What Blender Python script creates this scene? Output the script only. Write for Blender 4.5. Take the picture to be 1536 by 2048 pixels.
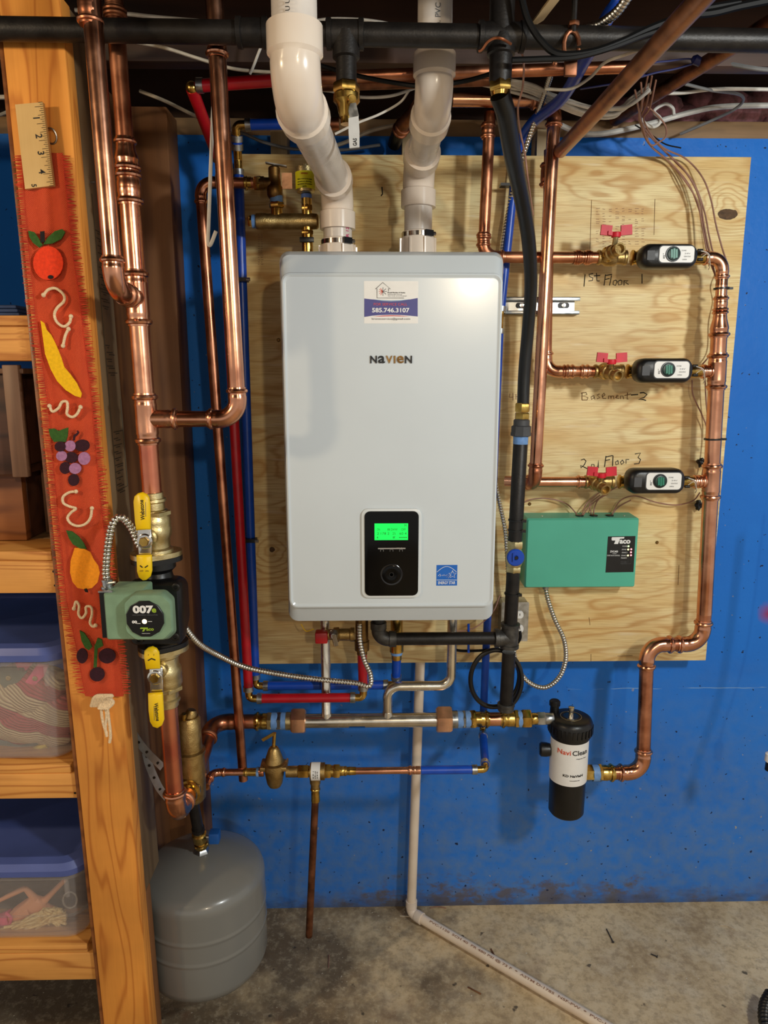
import bpy, bmesh, math, random
from mathutils import Vector, Matrix
random.seed(7)
for _o in list(bpy.data.objects):
    bpy.data.objects.remove(_o, do_unlink=True)
SC = bpy.context.scene
COL = SC.collection
rad = math.radians

# ------------------------------------------------------------------ camera
FPX = 1420.0                       # focal length in pixels of the 1536 x 2048 frame
CAM = Vector((0.0, -1.845, 1.545))
PITCH, YAW = rad(10.87), rad(1.16)
FW = Vector((math.sin(YAW) * math.cos(PITCH), math.cos(YAW) * math.cos(PITCH), -math.sin(PITCH)))
RT = Vector((math.cos(YAW), -math.sin(YAW), 0.0))
UP = RT.cross(FW)
cam_data = bpy.data.cameras.new('camera')
cam_data.sensor_fit = 'VERTICAL'
cam_data.sensor_height = 24.0
cam_data.sensor_width = 18.0
cam_data.lens = 24.0 * FPX / 2048.0
cam_data.clip_start = 0.02
cam_data.clip_end = 60
cam = bpy.data.objects.new('camera', cam_data)
cam.matrix_world = Matrix((
    (RT.x, UP.x, -FW.x, CAM.x), (RT.y, UP.y, -FW.y, CAM.y), (RT.z, UP.z, -FW.z, CAM.z), (0, 0, 0, 1)))
COL.objects.link(cam)
SC.camera = cam

# ------------------------------------------------------------------ world, lamps, exposure
world = bpy.data.worlds.new('basement_ambient')
SC.world = world
world.use_nodes = True
_bg = world.node_tree.nodes['Background']
_bg.inputs[0].default_value = (1.0, 0.95, 0.87, 1)     # light scattered by the rest of the basement
_bg.inputs[1].default_value = 0.48


def bulb_light(name, loc, power, col, size):
    l = bpy.data.lights.new(name, 'POINT')
    l.energy = power
    l.color = col
    l.shadow_soft_size = size
    o = bpy.data.objects.new(name, l)
    o.location = loc
    COL.objects.link(o)
    return o


bulb_light('bulb_right', (1.15, -1.85, 2.02), 60, (0.95, 1.0, 0.985), 0.08)
bulb_light('bulb_behind', (0.63, -3.40, 2.11), 46, (1.0, 0.82, 0.58), 0.045)
bulb_light('bulb_side', (-1.45, -1.62, 2.00), 27, (1.0, 0.77, 0.48), 0.06)
SC.view_settings.view_transform = 'Standard'
SC.view_settings.look = 'None'
SC.view_settings.gamma = 1
SC.view_settings.use_curve_mapping = False
SC.view_settings.exposure = 0.25


# ------------------------------------------------------------------ measuring helpers
def ray(u, v):
    return FW + RT * ((u - 768) / FPX) - UP * ((v - 1024) / FPX)


def P(u, v, Y):
    """point of the place seen at photo pixel (u, v) that stands at distance Y from the back wall"""
    d = ray(u, v)
    return CAM + d * ((Y - CAM.y) / d.y)


def Pz(u, v, z):
    d = ray(u, v)
    return CAM + d * ((z - CAM.z) / d.z)


def mpp(p):
    return (Vector(p) - CAM).dot(FW) / FPX


def V(*a):
    return Vector(a)


# ------------------------------------------------------------------ materials
MATS = {}


def _nodes(name):
    m = bpy.data.materials.new(name)
    m.use_nodes = True
    nt = m.node_tree
    return m, nt, nt.nodes, nt.links, nt.nodes['Principled BSDF']


def lin(r, g, b):
    def f(c):
        c /= 255.0
        return c / 12.92 if c <= 0.04045 else ((c + 0.055) / 1.055) ** 2.4
    return (f(r), f(g), f(b), 1)


def mat(name, col, rough=0.5, metal=0.0, var=0.12, vscale=30, bump=0.0, bscale=120, col2=None,
        stretch=(1, 1, 1), rvar=0.0, coat=0.0, emit=None, estr=0.0, detail=3.0, sheen=0.0, spec=None):
    """plain surface with a little procedural colour variation, roughness variation and relief"""
    m, nt, N, L, B = _nodes(name)
    tc = N.new('ShaderNodeTexCoord')
    mp = N.new('ShaderNodeMapping')
    mp.inputs['Scale'].default_value = stretch
    L.new(tc.outputs['Object'], mp.inputs['Vector'])
    nz = N.new('ShaderNodeTexNoise')
    nz.inputs['Scale'].default_value = vscale
    nz.inputs['Detail'].default_value = detail
    L.new(mp.outputs[0], nz.inputs['Vector'])
    rp = N.new('ShaderNodeValToRGB')
    c = Vector(col[:3])
    c2 = Vector(col2[:3]) if col2 else c * (1 - 2 * var)
    c1 = c if col2 else c * (1 + var)
    rp.color_ramp.elements[0].position = 0.32
    rp.color_ramp.elements[1].position = 0.68
    rp.color_ramp.elements[0].color = (c2.x, c2.y, c2.z, 1)
    rp.color_ramp.elements[1].color = (min(1, c1.x), min(1, c1.y), min(1, c1.z), 1)
    L.new(nz.outputs['Fac'], rp.inputs[0])
    L.new(rp.outputs[0], B.inputs['Base Color'])
    B.inputs['Metallic'].default_value = metal
    B.inputs['Roughness'].default_value = rough
    if rvar:
        mr = N.new('ShaderNodeMapRange')
        mr.inputs['From Min'].default_value = 0.3
        mr.inputs['From Max'].default_value = 0.7
        mr.inputs['To Min'].default_value = max(0.02, rough - rvar)
        mr.inputs['To Max'].default_value = rough + rvar
        L.new(nz.outputs['Fac'], mr.inputs['Value'])
        L.new(mr.outputs[0], B.inputs['Roughness'])
    if bump:
        nb = N.new('ShaderNodeTexNoise')
        nb.inputs['Scale'].default_value = bscale
        nb.inputs['Detail'].default_value = 2
        L.new(tc.outputs['Object'], nb.inputs['Vector'])
        bp = N.new('ShaderNodeBump')
        bp.inputs['Strength'].default_value = bump
        bp.inputs['Distance'].default_value = 0.002
        L.new(nb.outputs['Fac'], bp.inputs['Height'])
        L.new(bp.outputs[0], B.inputs['Normal'])
    if coat:
        B.inputs['Coat Weight'].default_value = coat
        B.inputs['Coat Roughness'].default_value = 0.08
    if spec is not None:
        B.inputs['Specular IOR Level'].default_value = spec
    if sheen:
        B.inputs['Sheen Weight'].default_value = sheen
    if emit:
        B.inputs['Emission Color'].default_value = emit
        B.inputs['Emission Strength'].default_value = estr
    MATS[name] = m
    return m


def wood(name, ca, cb, axis, freq=42.0, rough=0.6, along=1.3, fine=0.35, knots=0.0, bump=0.25, thin=2.2):
    """grained timber; axis = direction the grain runs in"""
    m, nt, N, L, B = _nodes(name)
    tc = N.new('ShaderNodeTexCoord')
    mp = N.new('ShaderNodeMapping')
    s = [1.0, 1.0, 1.0]
    s[axis] = 0.10
    mp.inputs['Scale'].default_value = s
    L.new(tc.outputs['Object'], mp.inputs['Vector'])
    n1 = N.new('ShaderNodeTexNoise')
    n1.inputs['Scale'].default_value = 7.0 * along
    n1.inputs['Detail'].default_value = 2
    L.new(mp.outputs[0], n1.inputs['Vector'])
    ml = N.new('ShaderNodeMath')
    ml.operation = 'MULTIPLY'
    ml.inputs[1].default_value = freq
    L.new(n1.outputs['Fac'], ml.inputs[0])
    sn = N.new('ShaderNodeMath')
    sn.operation = 'SINE'
    L.new(ml.outputs[0], sn.inputs[0])
    mr = N.new('ShaderNodeMapRange')
    mr.inputs['From Min'].default_value = -1
    L.new(sn.outputs[0], mr.inputs['Value'])
    pw = N.new('ShaderNodeMath')
    pw.operation = 'POWER'
    pw.inputs[1].default_value = thin
    L.new(mr.outputs[0], pw.inputs[0])
    mp2 = N.new('ShaderNodeMapping')
    s2 = [1.0, 1.0, 1.0]
    s2[axis] = 0.03
    mp2.inputs['Scale'].default_value = s2
    L.new(tc.outputs['Object'], mp2.inputs['Vector'])
    n2 = N.new('ShaderNodeTexNoise')
    n2.inputs['Scale'].default_value = 320
    n2.inputs['Detail'].default_value = 2
    L.new(mp2.outputs[0], n2.inputs['Vector'])
    mx0 = N.new('ShaderNodeMix')
    mx0.data_type = 'FLOAT'
    mx0.inputs[0].default_value = fine
    L.new(pw.outputs[0], mx0.inputs[2])
    L.new(n2.outputs['Fac'], mx0.inputs[3])
    mx = N.new('ShaderNodeMix')
    mx.data_type = 'RGBA'
    mx.inputs[6].default_value = ca
    mx.inputs[7].default_value = cb
    L.new(mx0.outputs[0], mx.inputs[0])
    n3 = N.new('ShaderNodeTexNoise')
    n3.inputs['Scale'].default_value = 5
    n3.inputs['Detail'].default_value = 4
    L.new(tc.outputs['Object'], n3.inputs['Vector'])
    hs = N.new('ShaderNodeHueSaturation')
    mr3 = N.new('ShaderNodeMapRange')
    mr3.inputs['From Min'].default_value = 0.3
    mr3.inputs['From Max'].default_value = 0.7
    mr3.inputs['To Min'].default_value = 0.78
    mr3.inputs['To Max'].default_value = 1.15
    L.new(n3.outputs['Fac'], mr3.inputs['Value'])
    L.new(mr3.outputs[0], hs.inputs['Value'])
    L.new(mx.outputs[2], hs.inputs['Color'])
    out = hs.outputs[0]
    if knots:
        vo = N.new('ShaderNodeTexVoronoi')
        vo.inputs['Scale'].default_value = knots
        mpk = N.new('ShaderNodeMapping')
        sk = [1.0, 1.0, 1.0]
        sk[axis] = 0.6
        mpk.inputs['Scale'].default_value = sk
        L.new(tc.outputs['Object'], mpk.inputs['Vector'])
        L.new(mpk.outputs[0], vo.inputs['Vector'])
        rk = N.new('ShaderNodeValToRGB')
        rk.color_ramp.elements[0].position = 0.05
        rk.color_ramp.elements[0].color = (1, 1, 1, 1)
        rk.color_ramp.elements[1].position = 0.09
        rk.color_ramp.elements[1].color = (0, 0, 0, 1)
        L.new(vo.outputs['Distance'], rk.inputs[0])
        mk = N.new('ShaderNodeMix')
        mk.data_type = 'RGBA'
        L.new(rk.outputs[0], mk.inputs[0])
        L.new(out, mk.inputs[6])
        mk.inputs[7].default_value = (cb[0] * .45, cb[1] * .4, cb[2] * .4, 1)
        out = mk.outputs[2]
    L.new(out, B.inputs['Base Color'])
    B.inputs['Roughness'].default_value = rough
    if bump:
        bp = N.new('ShaderNodeBump')
        bp.inputs['Strength'].default_value = bump
        bp.inputs['Distance'].default_value = 0.001
        L.new(mx0.outputs[0], bp.inputs['Height'])
        L.new(bp.outputs[0], B.inputs['Normal'])
    MATS[name] = m
    return m


# metals
mat('copper', lin(224, 166, 134), 0.24, 1.0, vscale=18, col2=lin(196, 134, 104), rvar=0.08, bump=0.05, bscale=60)
mat('copper_dull', lin(206, 142, 108), 0.34, 1.0, vscale=22, col2=lin(160, 98, 72), rvar=0.1, bump=0.08, bscale=70)
mat('copper_stained', lin(226, 152, 112), 0.30, 1.0, vscale=9, col2=lin(190, 104, 88), rvar=0.08)
mat('copper_worn', lin(182, 126, 90), 0.38, 1.0, vscale=26, col2=lin(112, 72, 50), rvar=0.1, bump=0.1)
mat('copper_old', lin(158, 106, 78), 0.45, 1.0, vscale=30, col2=lin(88, 56, 42), rvar=0.1, bump=0.1)
mat('bronze_nut', lin(244, 188, 146), 0.42, 1.0, vscale=40, var=0.1, bump=0.1, bscale=200)
mat('brass', lin(214, 180, 100), 0.24, 1.0, vscale=50, col2=lin(176, 138, 66), rvar=0.08)
mat('brass_cast', lin(186, 158, 104), 0.42, 1.0, vscale=60, col2=lin(150, 122, 74), bump=0.25, bscale=400)
mat('brass_pale', lin(222, 206, 158), 0.36, 1.0, vscale=50, col2=lin(190, 168, 116), bump=0.2, bscale=350)
mat('brass_dark', lin(150, 116, 66), 0.42, 1.0, vscale=40, col2=lin(96, 70, 40), bump=0.15)
mat('stainless', lin(232, 226, 212), 0.25, 1.0, vscale=30, var=0.08, rvar=0.05)
mat('chrome', lin(215, 212, 206), 0.14, 1.0, vscale=40, var=0.06)
mat('galvanised', lin(198, 200, 200), 0.34, 1.0, vscale=60, col2=lin(150, 154, 156), rvar=0.08)
mat('conduit_metal', lin(222, 218, 208), 0.26, 1.0, vscale=80, var=0.1)
mat('black_iron', lin(40, 36, 33), 0.45, 0.4, vscale=40, col2=lin(24, 21, 20), bump=0.15, bscale=250)
mat('grey_iron', lin(92, 90, 86), 0.45, 0.7, vscale=60, col2=lin(62, 60, 58), bump=0.2, bscale=300)
mat('strap_metal', lin(170, 182, 196), 0.4, 0.9, vscale=40, var=0.1)
# plastics, paints, rubbers
mat('boiler_white', lin(204, 212, 217), 0.22, 0, var=0.012, vscale=6, coat=0.25, bump=0.012, bscale=260)
mat('boiler_trim', lin(216, 221, 222), 0.3, 0, var=0.01)
mat('black_gloss', lin(6, 6, 7), 0.14, 0, var=0.1, spec=0.22)
mat('black_plastic', lin(13, 13, 14), 0.38, 0, var=0.15, bump=0.08, bscale=300)
mat('black_rubber', lin(14, 14, 15), 0.36, 0, var=0.2, vscale=60)
mat('rubber_grey', lin(66, 66, 68), 0.55, 0, var=0.12)
mat('dial_ring', lin(60, 60, 62), 0.2, 0.8, var=0.1)
mat('pvc_white', lin(218, 208, 198), 0.30, 0, col2=lin(200, 190, 180), vscale=14, coat=0.1, rvar=0.05)
mat('pvc_fitting', lin(228, 214, 198), 0.22, 0, col2=lin(216, 200, 184), vscale=10, coat=0.2)
mat('pvc_cream', lin(232, 216, 196), 0.36, 0, col2=lin(218, 198, 176), vscale=12)
mat('pex_red', lin(176, 14, 30), 0.32, 0, var=0.08)
mat('pex_blue', lin(12, 70, 178), 0.32, 0, var=0.08)
mat('pex_blue_dull', lin(20, 56, 128), 0.4, 0, var=0.1)
mat('tape_blue', lin(108, 150, 206), 0.5, 0, var=0.1, vscale=90)
mat('green_box', lin(80, 176, 150), 0.42, 0, var=0.03, vscale=8)
mat('pump_green', lin(126, 156, 126), 0.5, 0, var=0.06, vscale=40, bump=0.12, bscale=500)
mat('knob_dark', lin(14, 44, 38), 0.4, 0, var=0.1)
mat('knob_green', lin(36, 120, 96), 0.4, 0, var=0.08)
mat('yellow_vinyl', lin(248, 204, 12), 0.35, 0, var=0.04, vscale=12)
mat('yellow_tag', lin(226, 222, 24), 0.5, 0, var=0.06)
mat('red_handle', lin(206, 14, 40), 0.5, 0, var=0.08)
mat('red_cap', lin(178, 24, 30), 0.4, 0, var=0.08)
mat('blue_cap', lin(20, 84, 160), 0.4, 0, var=0.08)
mat('blue_ink_seal', lin(84, 120, 196), 0.5, 0, var=0.1)
mat('grey_tank', lin(122, 122, 118), 0.26, 0, var=0.03, vscale=5, coat=0.2)
mat('white_label', lin(232, 230, 226), 0.45, 0, var=0.02)
mat('lever_white', lin(206, 204, 200), 0.42, 0, var=0.06)
mat('ink_black', lin(24, 22, 20), 0.7, 0, var=0.05)
mat('ink_brown', lin(112, 78, 44), 0.8, 0, var=0.15)
mat('ink_grey', lin(96, 96, 98), 0.6, 0, var=0.05)
mat('ink_faint', lin(150, 112, 92), 0.7, 0, var=0.1)
mat('ink_stamp', lin(70, 62, 48), 0.8, 0, var=0.1)
mat('print_white', lin(236, 236, 234), 0.5, 0, var=0.02)
mat('print_orange', lin(214, 78, 46), 0.5, 0, var=0.02)
mat('print_violet', lin(140, 98, 140), 0.5, 0, var=0.02)
mat('print_red', lin(206, 74, 84), 0.5, 0, var=0.02)
mat('print_green', lin(150, 178, 48), 0.5, 0, var=0.02)
mat('print_indigo', lin(72, 72, 136), 0.45, 0, var=0.03)
mat('print_sky', lin(132, 160, 190), 0.45, 0, var=0.03)
mat('print_blue', lin(16, 98, 190), 0.45, 0, var=0.02)
mat('print_pink', lin(196, 60, 110), 0.5, 0, var=0.05)
mat('lcd_green', lin(10, 90, 24), 0.4, 0, var=0.0, emit=(0.0, 1.0, 0.10, 1), estr=0.9)
mat('lcd_dark', lin(8, 60, 16), 0.5, 0, var=0.0)
mat('led_amber', lin(255, 220, 150), 0.4, 0, var=0.0, emit=(1.0, 0.62, 0.28, 1), estr=6.0)
mat('led_yellow', lin(255, 240, 120), 0.4, 0, var=0.0, emit=(1.0, 0.85, 0.3, 1), estr=2.5)
mat('led_green', lin(190, 255, 120), 0.4, 0, var=0.0, emit=(0.6, 1.0, 0.3, 1), estr=2.5)
mat('led_red', lin(255, 120, 120), 0.4, 0, var=0.0, emit=(1.0, 0.25, 0.28, 1), estr=2.5)
mat('cable_white', lin(214, 210, 202), 0.5, 0, var=0.06, vscale=60)
mat('cable_tan', lin(196, 182, 160), 0.5, 0, var=0.08, vscale=60)
mat('cable_brown', lin(152, 110, 92), 0.45, 0, var=0.1, vscale=60)
mat('cable_black', lin(10, 10, 11), 0.5, 0, var=0.15, spec=0.25)
mat('cable_grey', lin(116, 116, 116), 0.5, 0, var=0.1)
mat('cardboard', lin(168, 128, 84), 0.8, 0, var=0.06, vscale=20)
mat('cable_blue', lin(26, 34, 96), 0.45, 0, var=0.1)
mat('wire_copper', lin(190, 120, 84), 0.35, 1.0, var=0.1)
mat('insulation_pink', lin(176, 116, 124), 0.95, 0, col2=lin(120, 84, 84), vscale=60, bump=0.9, bscale=90)
mat('lid_blue', lin(84, 98, 160), 0.42, 0, var=0.06, vscale=12)
mat('tarp_blue', lin(50, 74, 120), 0.6, 0, var=0.15)
mat('felt_red', lin(236, 62, 22), 0.95, 0, var=0.08, vscale=200, bump=0.4, bscale=700)
mat('felt_green', lin(52, 92, 30), 0.95, 0, var=0.12, vscale=200, bump=0.4, bscale=700)
mat('felt_dark', lin(52, 12, 28), 0.95, 0, var=0.15, vscale=200, bump=0.4, bscale=700)
mat('felt_black', lin(28, 20, 20), 0.95, 0, var=0.15, vscale=200)
mat('felt_lilac', lin(172, 118, 158), 0.95, 0, var=0.1, vscale=200, bump=0.4, bscale=700)
mat('felt_yellow', lin(246, 190, 14), 0.95, 0, var=0.06, vscale=200, bump=0.4, bscale=700)
mat('felt_orange', lin(248, 150, 20), 0.95, 0, var=0.06, vscale=200, bump=0.4, bscale=700)
mat('yarn_cream', lin(236, 208, 168), 0.9, 0, var=0.1, vscale=300, bump=0.5, bscale=500)
mat('fringe_red', lin(214, 72, 40), 0.9, 0, col2=lin(176, 44, 30), vscale=80)
mat('doll_skin', lin(228, 160, 120), 0.5, 0, var=0.04)
mat('doll_hair', lin(236, 214, 160), 0.6, 0, col2=lin(206, 174, 112), vscale=30, stretch=(2, 8, 12))
mat('cloth_pink', lin(228, 96, 132), 0.85, 0, var=0.12, vscale=50)
mat('cloth_rose', lin(214, 92, 98), 0.9, 0, var=0.1, vscale=80, bump=0.3)
mat('cloth_cream', lin(226, 206, 168), 0.9, 0, var=0.08, vscale=60, bump=0.3)
mat('cloth_grey', lin(104, 110, 96), 0.85, 0, var=0.1, vscale=40)
mat('cloth_dark', lin(58, 54, 52), 0.85, 0, var=0.1)
mat('cloth_orange', lin(206, 150, 96), 0.85, 0, var=0.1)
mat('cloth_yellow', lin(214, 194, 84), 0.85, 0, var=0.1)
mat('cloth_teal', lin(120, 140, 142), 0.85, 0, var=0.1)
# timbers
wood('wood_pine', lin(234, 166, 84), lin(176, 104, 40), 0, freq=110, thin=5, fine=.35)
wood('wood_post', lin(234, 156, 66), lin(190, 110, 38), 2, freq=110, knots=7, thin=7, fine=.35)
wood('wood_weathered', lin(128, 104, 74), lin(90, 68, 44), 2, freq=26)
wood('wood_brown', lin(134, 88, 50), lin(88, 52, 28), 2, freq=30, knots=4)
wood('wood_pale', lin(214, 190, 150), lin(176, 148, 104), 2, freq=20)
wood('wood_pale_x', lin(206, 176, 130), lin(160, 128, 84), 0, freq=20)
wood('wood_joist', lin(74, 46, 30), lin(42, 25, 17), 0, freq=24)
wood('wood_sill', lin(150, 116, 78), lin(98, 72, 46), 0, freq=24)
wood('wood_box', lin(84, 52, 36), lin(48, 28, 20), 0, freq=40, rough=0.45)
wood('wood_box_light', lin(128, 92, 66), lin(92, 62, 42), 2, freq=40, rough=0.5)
wood('wood_box_orange', lin(150, 92, 48), lin(104, 58, 28), 0, freq=40, rough=0.4)
wood('wood_ruler', lin(226, 190, 128), lin(206, 164, 98), 2, freq=18, bump=0.05)


class G:
    """tiny node-graph writer"""

    def __init__(s, name):
        s.m, s.nt, s.N, s.L, s.B = _nodes(name)
        s.tc = s.N.new('ShaderNodeTexCoord')
        MATS[name] = s.m

    def _in(s, sock, v):
        if hasattr(v, 'is_output') or isinstance(v, bpy.types.NodeSocket):
            s.L.new(v, sock)
        else:
            sock.default_value = v

    def math(s, op, a, b=0.0, c=0.0, clamp=False):
        n = s.N.new('ShaderNodeMath')
        n.operation = op
        n.use_clamp = clamp
        s._in(n.inputs[0], a)
        s._in(n.inputs[1], b)
        s._in(n.inputs[2], c)
        return n.outputs[0]

    def noise(s, scale, detail=3, vec=None, stretch=(1, 1, 1), loc=(0, 0, 0), rough=0.5):
        mp = s.N.new('ShaderNodeMapping')
        mp.inputs['Scale'].default_value = stretch
        mp.inputs['Location'].default_value = loc
        s.L.new(vec or s.tc.outputs['Object'], mp.inputs['Vector'])
        n = s.N.new('ShaderNodeTexNoise')
        n.inputs['Scale'].default_value = scale
        n.inputs['Detail'].default_value = detail
        n.inputs['Roughness'].default_value = rough
        s.L.new(mp.outputs[0], n.inputs['Vector'])
        return n.outputs['Fac']

    def voronoi(s, scale, stretch=(1, 1, 1)):
        mp = s.N.new('ShaderNodeMapping')
        mp.inputs['Scale'].default_value = stretch
        s.L.new(s.tc.outputs['Object'], mp.inputs['Vector'])
        n = s.N.new('ShaderNodeTexVoronoi')
        n.inputs['Scale'].default_value = scale
        s.L.new(mp.outputs[0], n.inputs['Vector'])
        return n.outputs['Distance']

    def xyz(s):
        n = s.N.new('ShaderNodeSeparateXYZ')
        s.L.new(s.tc.outputs['Object'], n.inputs[0])
        return n.outputs

    def step(s, v, lo, hi):
        n = s.N.new('ShaderNodeMapRange')
        n.inputs['From Min'].default_value = lo
        n.inputs['From Max'].default_value = hi
        s.L.new(v, n.inputs['Value'])
        return n.outputs[0]

    def mix(s, fac, a, b):
        n = s.N.new('ShaderNodeMix')
        n.data_type = 'RGBA'
        s._in(n.inputs[0], fac)
        s._in(n.inputs[6], a)
        s._in(n.inputs[7], b)
        return n.outputs[2]

    def bump(s, h, strength, dist=0.003):
        n = s.N.new('ShaderNodeBump')
        n.inputs['Strength'].default_value = strength
        n.inputs['Distance'].default_value = dist
        s.L.new(h, n.inputs['Height'])
        s.L.new(n.outputs[0], s.B.inputs['Normal'])

    def done(s, col, rough):
        s._in(s.B.inputs['Base Color'], col)
        s._in(s.B.inputs['Roughness'], rough)
        return s.m


def mk_wall():
    g = G('blue_wall')
    x, y, z = g.xyz()
    n1 = g.noise(3.0, 4)
    n2 = g.noise(26, 5)
    col = g.mix(g.step(n1, .3, .7), lin(28, 110, 206), lin(34, 118, 214))
    dust = g.math('MULTIPLY', g.step(g.math('SUBTRACT', 0.95, g.math('ADD', z, g.math('MULTIPLY', n1, .3))), 0.0, 0.6), g.step(n2, .25, .7))
    col = g.mix(g.math('MULTIPLY', dust, .62), col, lin(104, 128, 156))
    # scuffs and grime gathered where the wall meets the floor
    n5 = g.noise(16, 6, rough=.7, stretch=(1, 1, 1.6))
    edge = g.math('SUBTRACT', g.math('MULTIPLY', n5, 0.42), g.math('ADD', z, 0.13))
    low = g.math('MULTIPLY', g.step(edge, 0.0, 0.06), g.step(g.noise(5, 3, loc=(3, 0, 1)), .40, .56))
    col = g.mix(g.math('MULTIPLY', low, .8), col, lin(98, 86, 70))
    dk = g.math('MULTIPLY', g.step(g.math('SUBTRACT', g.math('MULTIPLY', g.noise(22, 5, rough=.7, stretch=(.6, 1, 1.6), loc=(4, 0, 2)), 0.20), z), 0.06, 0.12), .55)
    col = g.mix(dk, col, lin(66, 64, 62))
    # chipped spots
    chips = g.math('MULTIPLY', g.step(g.noise(55, 2, loc=(3, 1, 7)), .715, .735), g.step(n1, .42, .6))
    col = g.mix(chips, col, lin(160, 156, 146))
    pit = g.step(g.noise(70, 2, loc=(9, 4, 1)), .695, .71)
    col = g.mix(pit, col, lin(26, 40, 74))
    q = P(1536, 1226, 0)
    ddx = g.math('SUBTRACT', x, q.x)
    ddz = g.math('SUBTRACT', z, q.z)
    rd = g.math('SQRT', g.math('ADD', g.math('MULTIPLY', ddx, ddx), g.math('MULTIPLY', ddz, ddz)))
    smear = g.math('SUBTRACT', 1.0, g.step(g.math('ADD', rd, g.math('MULTIPLY', n2, .03)), .018, .05))
    col = g.mix(g.math('MULTIPLY', smear, .8), col, lin(160, 40, 40))
    # hairline of pale mortar along a pour joint
    ln = g.math('ABSOLUTE', g.math('SUBTRACT', g.math('ADD', z, g.math('MULTIPLY', g.noise(9, 3), 0.012)), 0.690))
    lm = g.math('MULTIPLY', g.math('LESS_THAN', ln, 0.0011), g.step(g.noise(14, 2, loc=(5, 5, 5)), .42, .55))
    lm = g.math('MULTIPLY', lm, g.math('GREATER_THAN', x, 0.55))
    col = g.mix(lm, col, lin(120, 160, 210))
    g.bump(g.math('ADD', g.math('MULTIPLY', g.noise(40, 4), 1.0), g.math('MULTIPLY', n2, 1.5)), 0.25, 0.003)
    g.B.inputs['Specular IOR Level'].default_value = 0.25
    g.done(col, 0.45)


def mk_floor():
    g = G('concrete_floor')
    x, y, z = g.xyz()
    n1 = g.noise(2.6, 5, rough=.6)
    n2 = g.noise(12, 5, rough=.65)
    n3 = g.noise(90, 3)
    n4 = g.noise(5, 4, loc=(7, 3, 0))
    col = g.mix(g.step(n1, .34, .66), lin(168, 144, 108), lin(222, 198, 156))
    col = g.mix(g.math('MULTIPLY', g.step(n2, .45, .72), .55), col, lin(224, 210, 182))
    # darker damp stain left of the drain line, rust stain under the filter
    st = g.math('MULTIPLY', g.step(g.math('ADD', g.math('ADD', n4, g.math('MULTIPLY', g.math('SUBTRACT', n2, .5), .5)), g.math('MULTIPLY', x, -0.42)), .36, .60), .85)
    col = g.mix(st, col, lin(84, 68, 50))
    mot = g.noise(44, 5, rough=.75, loc=(1, 2, 0))
    col = g.mix(g.math('MULTIPLY', g.step(mot, .48, .62), .40), col, lin(120, 100, 74))
    col = g.mix(g.math('MULTIPLY', g.step(mot, .50, .36), .30), col, lin(226, 208, 172))
    spots = g.math('MULTIPLY', g.step(g.noise(30, 2, loc=(2, 8, 0)), .70, .74), .8)
    col = g.mix(spots, col, lin(50, 42, 34))
    rust = g.math('MULTIPLY', g.step(g.noise(7, 3, loc=(1.2, 6, 0)), .62, .74), .5)
    col = g.mix(rust, col, lin(112, 72, 44))
    sp2 = g.step(g.noise(120, 2, loc=(5, 1, 0)), .70, .74)
    col = g.mix(sp2, col, lin(210, 200, 176))
    g.bump(g.math('ADD', n2, g.math('MULTIPLY', n3, .4)), 0.3, 0.004)
    g.done(col, 0.72)


def mk_ply(knots):
    g = G('plywood_face')
    x, y, z = g.xyz()
    n1 = g.noise(1.0, 3, stretch=(1.5, 1, 5.0))
    n2 = g.noise(1.0, 2, stretch=(5.0, 1, 26.0))
    h = g.math('ADD', g.math('MULTIPLY', z, 3.0), g.math('MULTIPLY', n1, 9.0))
    h = g.math('ADD', h, g.math('MULTIPLY', n2, 1.1))
    hole = None
    for (kx, kz, sx, sz, A, dark) in knots:
        dx = g.math('DIVIDE', g.math('SUBTRACT', x, kx), sx)
        dz = g.math('DIVIDE', g.math('SUBTRACT', z, kz), sz)
        r2 = g.math('ADD', g.math('MULTIPLY', dx, dx), g.math('MULTIPLY', dz, dz))
        e = g.math('POWER', 2.718, g.math('MULTIPLY', r2, -1.0))
        h = g.math('ADD', h, g.math('MULTIPLY', e, A))
        if dark:
            q = g.math('ADD', r2, g.math('MULTIPLY', g.noise(40, 2), 0.10))
            k = g.math('LESS_THAN', q, dark)
            hole = k if hole is None else g.math('MAXIMUM', hole, k)
    band = g.math('SINE', g.math('MULTIPLY', h, 11.0))
    band = g.math('POWER', g.step(band, -1, 1), 3.2)
    wide = g.step(g.noise(1.0, 3, stretch=(2.2, 1, 16.0), loc=(2, 0, 9)), .40, .68)
    fine = g.noise(1.0, 3, stretch=(14, 1, 420))
    col = g.mix(g.step(g.noise(2.2, 4), .3, .7), lin(236, 214, 156), lin(244, 226, 174))
    col = g.mix(g.math('MULTIPLY', wide, .62), col, lin(214, 166, 88))
    col = g.mix(g.math('MULTIPLY', g.math('MULTIPLY', band, g.step(g.noise(3, 2, loc=(8, 0, 3)), .3, .6)), .62), col, lin(186, 126, 56))
    col = g.mix(g.math('MULTIPLY', g.step(fine, .45, .70), .55), col, lin(184, 138, 74))
    pale = g.step(g.noise(1.0, 3, stretch=(7, 1, 60), loc=(3, 0, 4)), .62, .7)
    col = g.mix(g.math('MULTIPLY', pale, .5), col, lin(240, 222, 184))
    if hole is not None:
        col = g.mix(hole, col, g.mix(g.noise(160, 2), lin(40, 28, 20), lin(120, 90, 60)))
    g.bump(g.math('ADD', fine, band), 0.12, 0.001)
    g.done(col, 0.55)


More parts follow.
